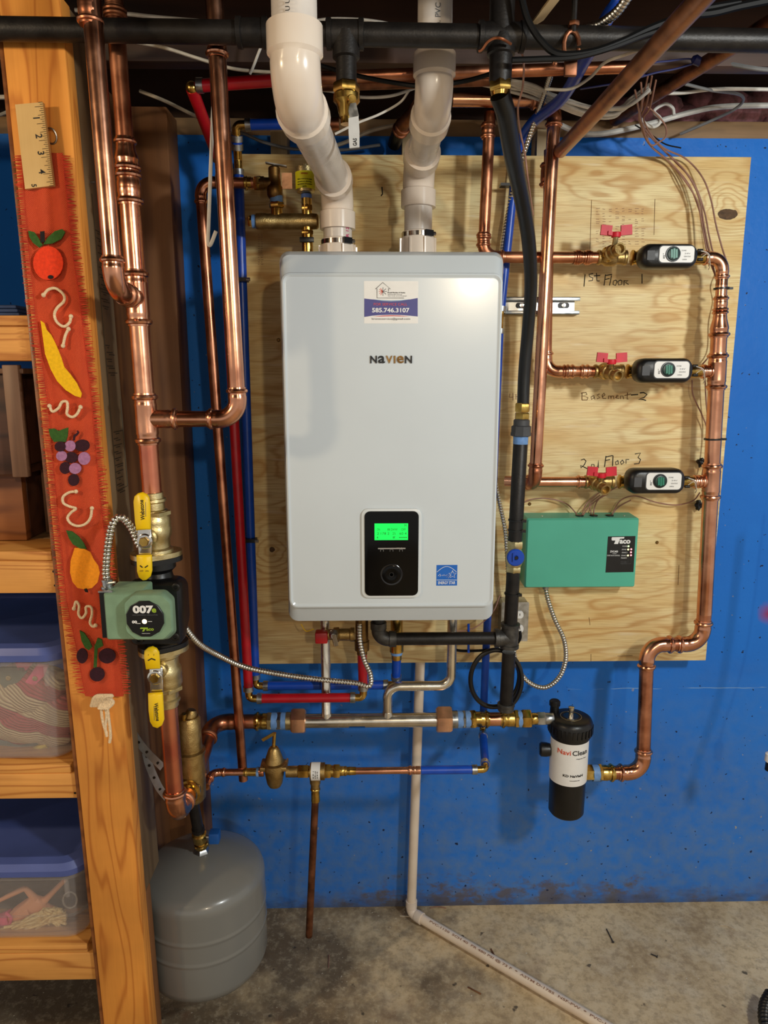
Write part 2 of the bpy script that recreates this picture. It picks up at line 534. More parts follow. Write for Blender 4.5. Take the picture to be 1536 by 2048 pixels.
def mk_burlap():
    g = G('burlap_red')
    x, y, z = g.xyz()
    wx = g.math('SINE', g.math('MULTIPLY', x, 2 * math.pi / 0.0026))
    wz = g.math('SINE', g.math('MULTIPLY', z, 2 * math.pi / 0.0026))
    w = g.math('MULTIPLY', wx, wz)
    n = g.noise(26, 3)
    col = g.mix(g.step(n, .3, .7), lin(196, 52, 24), lin(224, 72, 34))
    col = g.mix(g.step(w, -.2, .9), col, lin(244, 112, 62))
    col = g.mix(g.math('MULTIPLY', g.math('SUBTRACT', 1.0, g.step(w, -.9, -.3)), .6), col, lin(150, 30, 16))
    fold = g.noise(1.0, 2, stretch=(60, 1, 2))
    col = g.mix(g.math('MULTIPLY', g.step(fold, .55, .75), .35), col, lin(170, 36, 20))
    g.bump(w, 0.6, 0.0015)
    g.done(col, 0.95)


def mk_clear(name, tint, opac, rough):
    """thin semi-clear polypropylene"""
    m = bpy.data.materials.new(name)
    m.use_nodes = True
    nt = m.node_tree
    N, L = nt.nodes, nt.links
    B = N['Principled BSDF']
    B.inputs['Base Color'].default_value = tint
    B.inputs['Roughness'].default_value = rough
    tr = N.new('ShaderNodeBsdfTransparent')
    mx = N.new('ShaderNodeMixShader')
    nz = N.new('ShaderNodeTexNoise')
    nz.inputs['Scale'].default_value = 14
    tc = N.new('ShaderNodeTexCoord')
    L.new(tc.outputs['Object'], nz.inputs['Vector'])
    mr = N.new('ShaderNodeMapRange')
    mr.inputs['To Min'].default_value = opac * 0.75
    mr.inputs['To Max'].default_value = opac * 1.25
    L.new(nz.outputs['Fac'], mr.inputs['Value'])
    L.new(mr.outputs[0], mx.inputs[0])
    L.new(tr.outputs[0], mx.inputs[1])
    L.new(B.outputs[0], mx.inputs[2])
    L.new(mx.outputs[0], N['Material Output'].inputs['Surface'])
    MATS[name] = m


def mk_knit():
    g = G('knit_stripes')
    x, y, z = g.xyz()
    d = g.math('ADD', g.math('MULTIPLY', x, 0.55), g.math('MULTIPLY', z, 1.0))
    d = g.math('ADD', d, g.math('MULTIPLY', g.noise(6, 2), 0.10))
    st = g.math('SINE', g.math('MULTIPLY', d, 2 * math.pi / 0.085))
    st2 = g.math('SINE', g.math('MULTIPLY', d, 2 * math.pi / 0.0062))
    col = g.mix(g.step(st, .15, .3), lin(226, 206, 164), lin(196, 88, 92))
    col = g.mix(g.math('MULTIPLY', g.step(st2, -.2, .8), .45), col, lin(150, 92, 84))
    g.bump(st2, 0.8, 0.003)
    g.done(col, 0.95)


mk_wall()
mk_floor()
mk_burlap()
mk_clear('bin_plastic', lin(206, 196, 190), 0.17, 0.35)
mk_clear('wrap_clear', lin(220, 216, 208), 0.35, 0.15)
mk_knit()


# ------------------------------------------------------------------ mesh builder
def ortho(d):
    d = d.normalized()
    a = Vector((0, 0, 1)) if abs(d.z) < 0.9 else Vector((1, 0, 0))
    u = d.cross(a).normalized()
    return u, d.cross(u).normalized()


class MB:
    def __init__(s):
        s.v, s.f = [], []

    def add(s, vs, fs):
        o = len(s.v)
        s.v += [Vector(p) for p in vs]
        s.f += [[i + o for i in q] for q in fs]
        return s

    def box(s, x0, x1, y0, y1, z0, z1):
        vs = [(x, y, z) for z in (z0, z1) for y in (y0, y1) for x in (x0, x1)]
        return s.add(vs, [(0, 2, 3, 1), (4, 5, 7, 6), (0, 1, 5, 4), (2, 6, 7, 3), (0, 4, 6, 2), (1, 3, 7, 5)])

    def obox(s, c, ax, ay, az):
        """box with centre c and half-axis vectors"""
        c, ax, ay, az = Vector(c), Vector(ax), Vector(ay), Vector(az)
        vs = [c + ax * i + ay * j + az * k for k in (-1, 1) for j in (-1, 1) for i in (-1, 1)]
        return s.add(vs, [(0, 2, 3, 1), (4, 5, 7, 6), (0, 1, 5, 4), (2, 6, 7, 3), (0, 4, 6, 2), (1, 3, 7, 5)])

    def bbox(s, x0, x1, y0, y1, z0, z1, b=0.003):
        """box with chamfered edges"""
        bm = bmesh.new()
        t = MB().box(x0, x1, y0, y1, z0, z1)
        vv = [bm.verts.new(p) for p in t.v]
        for q in t.f:
            bm.faces.new([vv[i] for i in q])
        bmesh.ops.bevel(bm, geom=list(bm.edges), offset=b, segments=2, affect='EDGES', profile=0.5)
        bm.verts.index_update()
        vs = [x.co.copy() for x in bm.verts]
        fs = [[x.index for x in f.verts] for f in bm.faces]
        bm.free()
        return s.add(vs, fs)

    def tube(s, pts, r, seg=14, caps=True, flat=1.0, up=None):
        pts = [Vector(p) for p in pts]
        n = len(pts)
        rs = r if isinstance(r, (list, tuple)) else [r] * n
        t0 = (pts[1] - pts[0]).normalized()
        if up is not None:
            u = (Vector(up) - t0 * Vector(up).dot(t0)).normalized()
        else:
            u, _ = ortho(t0)
        vs, fs = [], []
        tp = t0
        for i in range(n):
            if i == 0:
                t = t0
            elif i == n - 1:
                t = pts[i] - pts[i - 1]
                t = t.normalized() if t.length > 1e-9 else tp
            else:
                a = pts[i] - pts[i - 1]
                b = pts[i + 1] - pts[i]
                t = (a.normalized() if a.length > 1e-9 else Vector()) + (b.normalized() if b.length > 1e-9 else Vector())
                t = t.normalized() if t.length > 1e-9 else tp
            u = (u - t * u.dot(t))
            u = u.normalized() if u.length > 1e-6 else ortho(t)[0]
            w = t.cross(u)
            for k in range(seg):
                a = 2 * math.pi * k / seg
                vs.append(pts[i] + (u * math.cos(a) * flat + w * math.sin(a)) * rs[i])
            tp = t
        for i in range(n - 1):
            for k in range(seg):
                a, b = i * seg + k, i * seg + (k + 1) % seg
                fs.append((a, b, b + seg, a + seg))
        if caps:
            fs.append(tuple(range(seg - 1, -1, -1)))
            fs.append(tuple((n - 1) * seg + k for k in range(seg)))
        return s.add(vs, fs)

    def lathe(s, p0, d, prof, seg=20, rot=0.0, caps=True):
        p0, d = Vector(p0), Vector(d).normalized()
        u, w = ortho(d)
        vs, fs = [], []
        for (t, r) in prof:
            for k in range(seg):
                a = 2 * math.pi * k / seg + rot
                vs.append(p0 + d * t + (u * math.cos(a) + w * math.sin(a)) * r)
        n = len(prof)
        for i in range(n - 1):
            for k in range(seg):
                a, b = i * seg + k, i * seg + (k + 1) % seg
                fs.append((a, b, b + seg, a + seg))
        if caps:
            fs.append(tuple(range(seg - 1, -1, -1)))
            fs.append(tuple((n - 1) * seg + k for k in range(seg)))
        return s.add(vs, fs)

    def cyl(s, p0, p1, r, seg=16, r1=None):
        p0, p1 = Vector(p0), Vector(p1)
        return s.lathe(p0, p1 - p0, [(0, r), ((p1 - p0).length, r if r1 is None else r1)], seg)

    def hexnut(s, p0, p1, r, rot=0.0):
        p0, p1 = Vector(p0), Vector(p1)
        L = (p1 - p0).length
        c = min(L * .2, r * .12)
        return s.lathe(p0, p1 - p0, [(0, r * .9), (c, r), (L - c, r), (L, r * .9)], 6, rot)

    def prism(s, poly, n, th):
        """polygon of 3-D points thickened along n"""
        n = Vector(n).normalized() * th
        k = len(poly)
        vs = [Vector(p) for p in poly] + [Vector(p) + n for p in poly]
        fs = [tuple(range(k)), tuple(range(2 * k - 1, k - 1, -1))]
        for i in range(k):
            j = (i + 1) % k
            fs.append((i, i + k, j + k, j))
        return s.add(vs, fs)

    def sphere(s, c, r, seg=14, rings=8, sc=(1, 1, 1)):
        prof = []
        c = Vector(c)
        vs, fs = [], []
        for i in range(rings + 1):
            a = math.pi * i / rings
            for k in range(seg):
                b = 2 * math.pi * k / seg
                q = Vector((math.sin(a) * math.cos(b) * sc[0], math.sin(a) * math.sin(b) * sc[1], math.cos(a) * sc[2]))
                vs.append(c + q * r)
        for i in range(rings):
            for k in range(seg):
                a, b = i * seg + k, i * seg + (k + 1) % seg
                fs.append((a, a + seg, b + seg, b))
        return s.add(vs, fs)

    def loft(s, rings, caps=(True, True)):
        n = len(rings[0])
        vs, fs = [], []
        for r in rings:
            vs += [Vector(p) for p in r]
        for i in range(len(rings) - 1):
            for k in range(n):
                a, b = i * n + k, i * n + (k + 1) % n
                fs.append((a, b, b + n, a + n))
        if caps[0]:
            fs.append(tuple(range(n - 1, -1, -1)))
        if caps[1]:
            fs.append(tuple((len(rings) - 1) * n + k for k in range(n)))
        return s.add(vs, fs)

    def mesh(s, name, base, m, sharp=38):
        me = bpy.data.meshes.new(name)
        me.from_pydata([tuple(p - base) for p in s.v], [], s.f)
        bm = bmesh.new()
        bm.from_mesh(me)
        bmesh.ops.recalc_face_normals(bm, faces=bm.faces)
        bm.to_mesh(me)
        bm.free()
        me.polygons.foreach_set('use_smooth', [True] * len(me.polygons))
        me.set_sharp_from_angle(angle=rad(sharp))
        me.materials.append(MATS[m])
        me.update()
        return me

    def part(s, name, m, parent, label=None, sharp=38, kind=None):
        base = BASE[parent]
        o = bpy.data.objects.new(name, s.mesh(name, base, m, sharp))
        COL.objects.link(o)
        o.parent = parent
        BASE[o] = base
        if label:
            o['label'] = label
        if kind:
            o['kind'] = kind
        return o

    def solo(s, name, m, label=None, cat=None, group=None, kind=None, base=None, sharp=38):
        """a thing that is one mesh; its origin sits at the middle of its underside"""
        if base is None:
            lo = [min(p[i] for p in s.v) for i in range(3)]
            hi = [max(p[i] for p in s.v) for i in range(3)]
            base = Vector(((lo[0] + hi[0]) / 2, (lo[1] + hi[1]) / 2, lo[2]))
        base = Vector(base)
        o = bpy.data.objects.new(name, s.mesh(name, base, m, sharp))
        o.location = base
        COL.objects.link(o)
        BASE[o] = base
        tag(o, label, cat, group, kind)
        return o


BASE = {}


def tag(o, label=None, cat=None, group=None, kind=None):
    if label:
        o['label'] = label
    if cat:
        o['category'] = cat
    if group:
        o['group'] = group
    if kind:
        o['kind'] = kind
    return o


def thing(name, base, label, cat, group=None):
    o = bpy.data.objects.new(name, None)
    o.empty_display_size = 0.05
    o.location = Vector(base)
    COL.objects.link(o)
    BASE[o] = Vector(base)
    return tag(o, label, cat, group)


def rr(x0, x1, z0, z1, r, Y, n=5):
    """rounded rectangle in a plane parallel to the back wall"""
    r = min(r, (x1 - x0) / 2 - 1e-5, (z1 - z0) / 2 - 1e-5)
    out = []
    for (cx, cz, a0) in ((x1 - r, z0 + r, -90), (x1 - r, z1 - r, 0), (x0 + r, z1 - r, 90), (x0 + r, z0 + r, 180)):
        for i in range(n + 1):
            a = rad(a0 + 90 * i / n)
            out.append(Vector((cx + r * math.cos(a), Y, cz + r * math.sin(a))))
    return out


def rrz(x0, x1, y0, y1, r, z, n=5):
    return [Vector((p.x, p.z, z)) for p in rr(x0, x1, y0, y1, r, 0, n)]


def crom(pts, n=10):
    """smooth curve through the points"""
    pts = [Vector(p) for p in pts]
    q = [pts[0] * 2 - pts[1]] + pts + [pts[-1] * 2 - pts[-2]]
    out = []
    for i in range(1, len(q) - 2):
        a, b, c, d = q[i - 1], q[i], q[i + 1], q[i + 2]
        for k in range(n):
            t = k / n
            out.append(0.5 * ((2 * b) + (c - a) * t + (2 * a - 5 * b + 4 * c - d) * t * t + (3 * b - a - 3 * c + d) * t ** 3))
    out.append(pts[-1])
    return out


def resample(pts, step):
    out = [pts[0].copy()]
    acc = 0.0
    for a, b in zip(pts[:-1], pts[1:]):
        L = (b - a).length
        if L < 1e-9:
            continue
        d = (b - a) / L
        t = step - acc
        while t <= L:
            out.append(a + d * t)
            t += step
        acc = L - (t - step)
    return out


def flex(pts, r, pitch=0.0068, seg=10):
    """armoured flexible conduit: rings along a smooth path"""
    p = resample(crom(pts, 14), pitch / 4)
    rs = [r * (1.0, 0.92, 0.72, 0.92)[i % 4] for i in range(len(p))]
    return MB().tube(p, rs, seg)


def cable(pts, r, seg=7, n=9):
    return MB().tube(crom(pts, n), r, seg)


FONT_CACHE = {}


def text_mb(s, size, bold=0.0, ext=0.0003):
    cu = bpy.data.curves.new('lettering', 'FONT')
    cu.body = s
    cu.size = size
    cu.offset = bold * size
    cu.extrude = ext
    cu.resolution_u = 3
    cu.align_x = 'LEFT'
    o = bpy.data.objects.new('lettering', cu)
    COL.objects.link(o)
    dg = bpy.context.evaluated_depsgraph_get()
    me = bpy.data.meshes.new_from_object(o.evaluated_get(dg))
    vs = [v.co.copy() for v in me.vertices]
    fs = [list(p.vertices) for p in me.polygons]
    bpy.data.objects.remove(o, do_unlink=True)
    bpy.data.curves.remove(cu)
    bpy.data.meshes.remove(me)
    return vs, fs


def text(parent, name, s, m, p, right, up, w=None, h=None, size=0.01, bold=0.0, mapper=None, ext=0.0003, center=True):
    """flat lettering; w/h give the size of the printed block, p its centre"""
    vs, fs = text_mb(s, size, bold, ext)
    if not vs:
        return None
    x0, x1 = min(v.x for v in vs), max(v.x for v in vs)
    y0, y1 = min(v.y for v in vs), max(v.y for v in vs)
    sx = (w / (x1 - x0)) if w else 1.0
    sy = (h / (y1 - y0)) if h else (sx if w else 1.0)
    if h and not w:
        sx = sy
    right, up = Vector(right).normalized(), Vector(up).normalized()
    nrm = right.cross(up)
    mb = MB()
    out = []
    for v in vs:
        a = (v.x - (x0 + x1) / 2) * sx
        b = (v.y - (y0 + y1) / 2) * sy
        out.append(mapper(a, b, v.z) if mapper else Vector(p) + right * a + up * b + nrm * v.z)
    mb.add(out, fs)
    return mb.part(name, m, parent)


def strokes_mb(lines, r, seg=5):
    mb = MB()
    for ln in lines:
        mb.tube(ln, r, seg)
    return mb


# ------------------------------------------------------------------ plumbing helpers
def sock(L, r):
    """press-fitting socket seen from its open end: (distance from end, radius)"""
    k = r / 0.0175
    k = max(0.75, min(1.1, k))
    return [(0, r * 1.02), (0, r * 1.10), (.003 * k, r * 1.12), (.0045 * k, r * 1.28), (.0075 * k, r * 1.34), (.0105 * k, r * 1.28), (.012 * k, r * 1.10),
            (.017 * k, r * 1.09), (.020 * k, r * 1.15), (max(L, .023 * k), r * 1.13)]


def arc_pts(c, a, b, R, n=10):
    """rounded corner at c between unit directions a (towards previous) and b (towards next)"""
    ang = math.acos(max(-1, min(1, a.dot(b))))
    half = ang / 2
    t = R / math.tan(half) if half > 1e-3 else R
    p0, p1 = c + a * t, c + b * t
    bis = (a + b).normalized()
    o = c + bis * (R / math.sin(half))
    v0, v1 = p0 - o, p1 - o
    tot = math.pi - ang
    ax = v0.cross(v1).normalized()
    out = []
    for i in range(n + 1):
        out.append(o + Matrix.Rotation(tot * i / n, 3, ax) @ v0)
    return out, t


def elbow(parent, c, a, b, r, m='copper', R=None, L=None, name='elbow', press=True, seg=18):
    R = R or r * 2.3
    L = L or r * 1.5
    a, b = a.normalized(), b.normalized()
    arc, t = arc_pts(Vector(c), a, b, R)
    pts, rs = [], []
    S = sock(L, r) if press else [(0, r * 1.24), (L * .9, r * 1.24), (L, r * 1.1)]
    for (d, q) in S:
        pts.append(arc[0] + a * (L - d if d < L else 0.0))
        rs.append(q)
    for p in arc[1:-1]:
        pts.append(p)
        rs.append(r * (1.12 if press else 1.12))
    for (d, q) in reversed(S):
        pts.append(arc[-1] + b * (L - d if d < L else 0.0))
        rs.append(q)
    MB().tube(pts, rs, seg).part(name, m, parent)
    return t + L


def tee(parent, c, a, b, r, rb=None, m='copper', La=None, Lb=None, name='tee', seg=18):
    """press tee: run along +-a, branch along b"""
    rb = rb or r
    La = La or r * 3.0
    Lb = Lb or r * 2.6
    c, a, b = Vector(c), a.normalized(), b.normalized()
    S = sock(La * .45, r)
    prof = [(d, q) for d, q in S] + [(2 * La - d, q) for d, q in reversed(S)]
    mb = MB().lathe(c - a * La, a, prof, seg)
    Sb = sock(Lb * .4, rb)
    mb.lathe(c, b, [(0, rb * 1.13)] + [(Lb - d, q) for d, q in reversed(Sb)], seg)
    return mb.part(name, m, parent)


def coupling(parent, p0, p1, r, m='copper', name='coupling', seg=18):
    p0, p1 = Vector(p0), Vector(p1)
    L = (p1 - p0).length
    S = sock(min(L * .48, r * 1.6), r)
    prof = S + [(L - d, q) for d, q in reversed(S)]
    return MB().lathe(p0, p1 - p0, prof, seg).part(name, m, parent)


def reducer(parent, p0, p1, r0, r1, m='copper', name='reducer', seg=18):
    p0, p1 = Vector(p0), Vector(p1)
    L = (p1 - p0).length
    S0, S1 = sock(L * .3, r0), sock(L * .3, r1)
    prof = S0 + [(L - d, q) for d, q in reversed(S1)]
    return MB().lathe(p0, p1 - p0, prof, seg).part(name, m, parent)


def pipe(parent, p0, p1, r, m='copper', name='pipe', seg=18):
    return MB().cyl(p0, p1, r, seg).part(name, m, parent)


def run(parent, pts, r, m='copper', R=None, L=None, me=None, press=True, seg=18):
    """straight pipes with an elbow at each inner corner"""
    pts = [Vector(p) for p in pts]
    n = len(pts)
    cut = [0.0] * n
    for i in range(1, n - 1):
        a = (pts[i - 1] - pts[i]).normalized()
        b = (pts[i + 1] - pts[i]).normalized()
        cut[i] = elbow(parent, pts[i], a, b, r, me or m, R, L, press=press, seg=seg)
    for i in range(n - 1):
        d = (pts[i + 1] - pts[i])
        Lg = d.length
        d.normalize()
        s0 = max(0, cut[i] - 0.006)
        s1 = Lg - max(0, cut[i + 1] - 0.006)
        if s1 - s0 > 0.002:
            pipe(parent, pts[i] + d * s0, pts[i] + d * s1, r, m, seg=seg)


def bent(pts, r, R, seg=14, n=8):
    """one continuous pipe or hose with rounded bends"""
    pts = [Vector(p) for p in pts]
    out = [pts[0]]
    for i in range(1, len(pts) - 1):
        a = (pts[i - 1] - pts[i]).normalized()
        b = (pts[i + 1] - pts[i]).normalized()
        arc, _ = arc_pts(pts[i], a, b, R, n)
        out += arc
    out.append(pts[-1])
    return MB().tube(out, r, seg)


# ================================================================== the setting
O0 = Vector((0, 0, 0))


def struct(name, mb, m):
    o = mb.solo(name, m, base=O0, kind='structure')
    return o


# back wall with a thickness and an uneven foot
struct('wall_back', MB().box(-2.6, 2.6, 0.0, 0.22, -0.1, 2.11), 'blue_wall')
struct('floor', MB().box(-2.6, 2.6, -5.2, 0.0, -0.12, 0.0), 'concrete_floor')
struct('trim_1', MB().bbox(-2.6, 2.6, 0.004, 0.145, 2.11, 2.150, 0.003), 'wood_sill')
struct('trim_2', MB().box(-2.6, 2.6, 0.10, 0.140, 2.150, 2.40), 'wood_joist')
ceiling = struct('ceiling', MB().box(-2.6, 2.6, -5.2, 0.2, 2.385, 2.41), 'wood_joist')
for yj in (-0.305, -0.72, -1.13, -1.54, -1.95, -2.36, -2.77, -3.18, -3.6, -4.0, -4.4):
    MB().bbox(-2.6, 2.6, yj - 0.019, yj + 0.019, 2.142, 2.385, 0.002).part('joist', 'wood_joist', ceiling)

# pink fibre stuffed on the sill at the right end
bm_i = MB()
for k in range(16):
    x = 0.62 + k * 0.05
    bm_i.sphere((x, 0.045 + random.uniform(-.015, .015), 2.185 + random.uniform(-.02, .02)), random.uniform(.045, .06), 10, 6, (1.1, .9, .75))
bm_i.solo('insulation_batt', 'insulation_pink', 'pink fibre insulation stuffed along the sill above the blue wall', 'insulation', kind='stuff')

# ---------------------------------------------------------------- plywood board on studs
PY = -0.080
PX0, PX1, PZ0, PZ1 = -0.297, 0.893, 0.80, 2.046
ply_base = Vector(((PX0 + PX1) / 2, PY + 0.009, PZ0))


def kn(u, v, su, sv, A, dark):
    p = P(u, v, PY)
    return (p.x - ply_base.x, p.z - ply_base.z, su, sv, A, dark)


mk_ply([kn(1455, 429, .085, .045, 2.4, .135), kn(1452, 400, .03, .05, 0.8, 0), kn(1335, 640, .10, .03, 1.3, 0), kn(545, 1100, .05, .045, 2.2, .06),
        kn(610, 1300, .16, .05, 1.6, 0), kn(1290, 1110, .12, .08, 1.4, 0), kn(520, 930, .06, .05, 1.3, 0), kn(1150, 470, .2, .06, .9, 0),
        kn(1375, 1290, .06, .03, 1.6, 0), kn(740, 380, .12, .1, 1.2, 0)])
ply = thing('plywood_board', ply_base, 'large square plywood board screwed to the blue wall behind the boiler', 'board')
MB().bbox(PX0, PX1, PY, PY + 0.018, PZ0, PZ1, 0.001).part('panel', 'plywood_face', ply)
for u in (560, 820, 1086):
    x = P(u, 290, -0.04).x
    MB().box(x - 0.019, x + 0.019, PY + 0.018, -0.001, 0.84, 2.108).part('stud', 'wood_pale', ply)


def ink(lines, r, name, m, y=PY - 0.0002):
    mb = strokes_mb([[P(u, v, y) for (u, v) in ln] for ln in lines], r)
    return mb.part(name, m, ply)


# pencilled zone names
ink([[(1170, 549), (1168, 573)], [(1186, 547), (1178, 549), (1179, 553), (1186, 556), (1185, 561), (1177, 562)],
     [(1193, 546), (1194, 562), (1199, 562)], [(1188, 552), (1200, 551)],
     [(1211, 549), (1208, 571)], [(1211, 551), (1224, 549)], [(1210, 559), (1219, 557)],
     [(1223, 551), (1219, 571)], [(1232, 560), (1227, 562), (1226, 569), (1231, 571), (1234, 564), (1232, 560)],
     [(1241, 560), (1236, 563), (1237, 570), (1243, 569), (1244, 562), (1241, 560)],
     [(1248, 561), (1248, 571)], [(1248, 562), (1256, 561), (1251, 565), (1257, 569)], [(1284, 548), (1284, 567)]], 0.0011, 'handwriting', 'ink_black')
ink([[(1164, 785), (1164, 800)], [(1162, 786), (1172, 785), (1174, 789), (1165, 792), (1176, 795), (1174, 800), (1164, 800)],
     [(1188, 791), (1182, 794), (1183, 799), (1188, 796), (1188, 791), (1190, 799)], [(1199, 788), (1194, 790), (1200, 795), (1194, 798)],
     [(1204, 794), (1210, 790), (1208, 786), (1204, 791), (1206, 797), (1212, 797)],
     [(1217, 798), (1217, 792), (1221, 792), (1222, 798), (1223, 792), (1227, 792), (1228, 798)],
     [(1231, 795), (1237, 792), (1234, 790), (1232, 796), (1238, 797)], [(1241, 798), (1241, 792), (1246, 792), (1247, 798)],
     [(1255, 785), (1254, 798), (1257, 798)], [(1249, 791), (1262, 788)]], 0.0010, 'handwriting', 'ink_brown')
ink([[(1262, 790), (1276, 789)], [(1280, 786), (1287, 785), (1294, 789), (1288, 795), (1277, 799), (1286, 799), (1292, 801)]], 0.0014, 'handwriting', 'ink_black')
ink([[(1162, 920), (1168, 918), (1172, 922), (1169, 929), (1162, 936), (1161, 931), (1166, 933), (1174, 937)],
     [(1183, 936), (1183, 929), (1188, 929), (1189, 935)], [(1196, 933), (1192, 935), (1195, 936), (1197, 921), (1197, 936)],
     [(1212, 912), (1209, 934)], [(1212, 914), (1225, 911)], [(1211, 921), (1220, 919)], [(1226, 911), (1225, 932)],
     [(1236, 921), (1231, 924), (1232, 930), (1237, 928), (1236, 921)], [(1245, 920), (1241, 924), (1243, 929), (1248, 925), (1245, 920)],
     [(1252, 927), (1252, 919), (1258, 919)], [(1270, 908), (1281, 906), (1276, 915), (1281, 919), (1278, 927), (1268, 928)]], 0.0012, 'handwriting', 'ink_black')
ink([[(1020, 787), (1019, 795), (1027, 794)], [(1026, 786), (1026, 801)], [(1032, 788), (1032, 799)], [(1038, 787), (1038, 799)], [(1038, 793), (1033, 793)]],
    0.0008, 'handwriting', 'ink_faint')
ink([[(764, 374), (765, 388), (762, 392)]], 0.0014, 'pencil_mark', 'ink_black')
ink([[(1183, 400), (1180, 500)], [(1310, 398), (1308, 470)], [(1178, 1235), (1180, 1250)], [(1235, 1312), (1265, 1311)], [(1182, 1308), (1182, 1323)], [(1358, 1130), (1356, 1170)]],
    0.0006, 'pencil_mark', 'ink_brown')
# faded grade stamp: rows of short ticks
tk = []
for row in range(8):
    u0 = 1192 + row * 13
    for k in range(16):
        if random.random() < .75:
            v = 418 + k * 5 + random.uniform(-1, 1)
            tk.append([(u0, v), (u0 + random.uniform(3, 8), v + random.uniform(-1, 1))])
for k in range(26):
    v = 1150 + k * 4
    for u0 in (990, 1000):
        tk.append([(u0, v), (u0 + random.uniform(3, 7), v)])
for k in range(14):
    for u0 in (516, 522):
        tk.append([(u0, 470 + k * 4.5), (u0 + random.uniform(2, 5), 470 + k * 4.5)])
ink(tk, 0.0005, 'grade_stamp', 'ink_faint')
# screws that hold the board
mb = None
for (u, v) in ((1314, 1085), (1059, 1008), (1437, 610), (557, 680)):
    p = P(u, v, PY)
    MB().lathe(p + V(0, .001, 0), V(0, -1, 0), [(0, .0045), (.0015, .0045), (.003, .0028)], 10).part('screw', 'brass_dark', ply)

# ---------------------------------------------------------------- timber shelving at the left
SY = -0.572                         # front of the post
shelf_u = thing('shelving_unit', (-0.85, -0.32, 0), 'orange pine shelving unit with a tall post, left of the copper pipes', 'shelf')
xl0, xl1 = -0.586, -0.487
LEAN = 0.025                        # the post stands a little out of plumb


def lean(z):
    return LEAN * (1.0 - z / 2.0)


def leaned(mb):
    for p in mb.v:
        p.x += lean(p.z)
    return mb


leaned(MB().bbox(xl0, xl1, SY, SY + 0.038, 0.0, 2.14, 0.003)).part('front_post', 'wood_post', shelf_u)
leaned(MB().bbox(xl1 - 0.044, xl1 - 0.003, SY + 0.0385, SY + 0.074, 0.0, 0.485, 0.002)).part('side_post', 'wood_brown', shelf_u)
leaned(MB().bbox(xl1 - 0.044, xl1 - 0.003, SY + 0.0385, SY + 0.140, 0.486, 2.14, 0.002)).part('side_post', 'wood_weathered', shelf_u)
leaned(MB().bbox(xl0 - 0.008, xl0 - 0.001, SY + 0.004, SY + 0.03, 0.0, 2.14, 0.001)).part('edge_strip', 'wood_box_orange', shelf_u)
xq = (P(343, 512, -.095).x + P(373, 1000, -.095).x + P(397, 1300, -.095).x) / 3
MB().bbox(-0.62, xq, -0.095, -0.006, 0.0, 2.14, 0.003).part('rear_post', 'wood_brown', shelf_u)
MB().bbox(-0.558, -0.548, -0.52, -0.0955, 0.02, 2.135, 0.001).part('side_panel', 'wood_brown', shelf_u)
RY = SY + 0.012
for (vt, vb) in ((652, 722), (1122, 1187), (1548, 1598), (1908, 1962)):
    zt, zb = P(50, vt, RY).z, P(50, vb, RY).z
    MB().bbox(-1.45, xl0 - 0.0095 + lean(zb), RY, RY + 0.036, zb, zt, 0.003).part('rail', 'wood_pine', shelf_u)
    for j in range(4):
        y0 = RY + 0.001 + j * 0.112
        MB().bbox(-1.45, -0.589 if j == 0 else -0.560, y0, y0 + 0.108, zt + .0005, zt + 0.018, 0.002).part('shelf_plank', 'wood_sill' if j else 'wood_pine', shelf_u)
for (u, v) in ((107, 1143), (110, 1171), (153, 1555), (150, 1586), (191, 1912), (193, 1930)):
    p = P(u, v, RY)
    MB().lathe(p + V(0, .001, 0), V(0, -1, 0), [(0, .0026), (.0015, .0022)], 8).part('nail_head', 'black_iron', shelf_u)
# nail sticking out beside the post, ink stamps along its side
a = P(167, 366, -0.50)
MB().cyl(a + V(-.02, 0, 0), a + V(.02, 0, 0.002), .0014, 8).part('nail', 'galvanised', shelf_u)
xs = xl1 - 0.0025
st = []
for (zc, n) in ((1.80, 7), (1.72, 5), (1.60, 5), (1.44, 10)):
    for k in range(n):
        z = zc - k * .0125
        y0 = -.500 + random.uniform(0, .01)
        st.append([V(xs, y0, z), V(xs, y0 + random.uniform(.02, .05), z)])
        st.append([V(xs, y0 + .01, z - .004), V(xs, y0 + random.uniform(.015, .04), z - .004)])
st.append([V(xs, -.50, 1.86), V(xs, -.50, 1.33), V(xs, -.44, 1.33), V(xs, -.44, 1.50)])
st.append([V(xs, -.50, 1.70), V(xs, -.45, 1.70)])
for ln in st:
    for p in ln:
        p.x += lean(p.z)
strokes_mb(st, 0.0009, 4).part('ink_stamp', 'ink_stamp', shelf_u)


# ---------------------------------------------------------------- wooden boxes on the upper shelf
def shelf_z(v):
    return P(50, v, RY).z + 0.0185


zA = shelf_z(1122)
zTop = P(30, 735, -0.50).z
zmid = P(40, 945, -0.50).z
xr = P(80, 1000, -0.47).x
t = thing('wooden_crate', (xr - .2, -.32, zA), 'orange-brown wooden crate on the shelf, under the darker box', 'crate')
MB().bbox(xr - .40, xr - .03, -.475, -.455, zA + .001, zmid - .002, .002).part('front_panel', 'wood_box_orange', t)
MB().bbox(xr - .045, xr - .03, -.455, -.15, zA + .001, zmid - .002, .002).part('side_panel', 'wood_box', t)
MB().bbox(xr - .40, xr - .03, -.165, -.15, zA + .001, zmid - .002, .002).part('back_panel', 'wood_box', t)
MB().bbox(xr - .022, xr - .004, -.41, -.385, zA + .001, zmid - .002, .002).part('cleat', 'wood_box_light', t)
MB().bbox(xr - .030, xr - .004, -.385, -.36, zA + .001, zA + .02, .002).part('cleat', 'wood_box_light', t)
t = thing('wooden_box', (xr - .2, -.33, zmid), 'dark walnut wooden box with a pale upright batten, stacked on the orange crate', 'box')
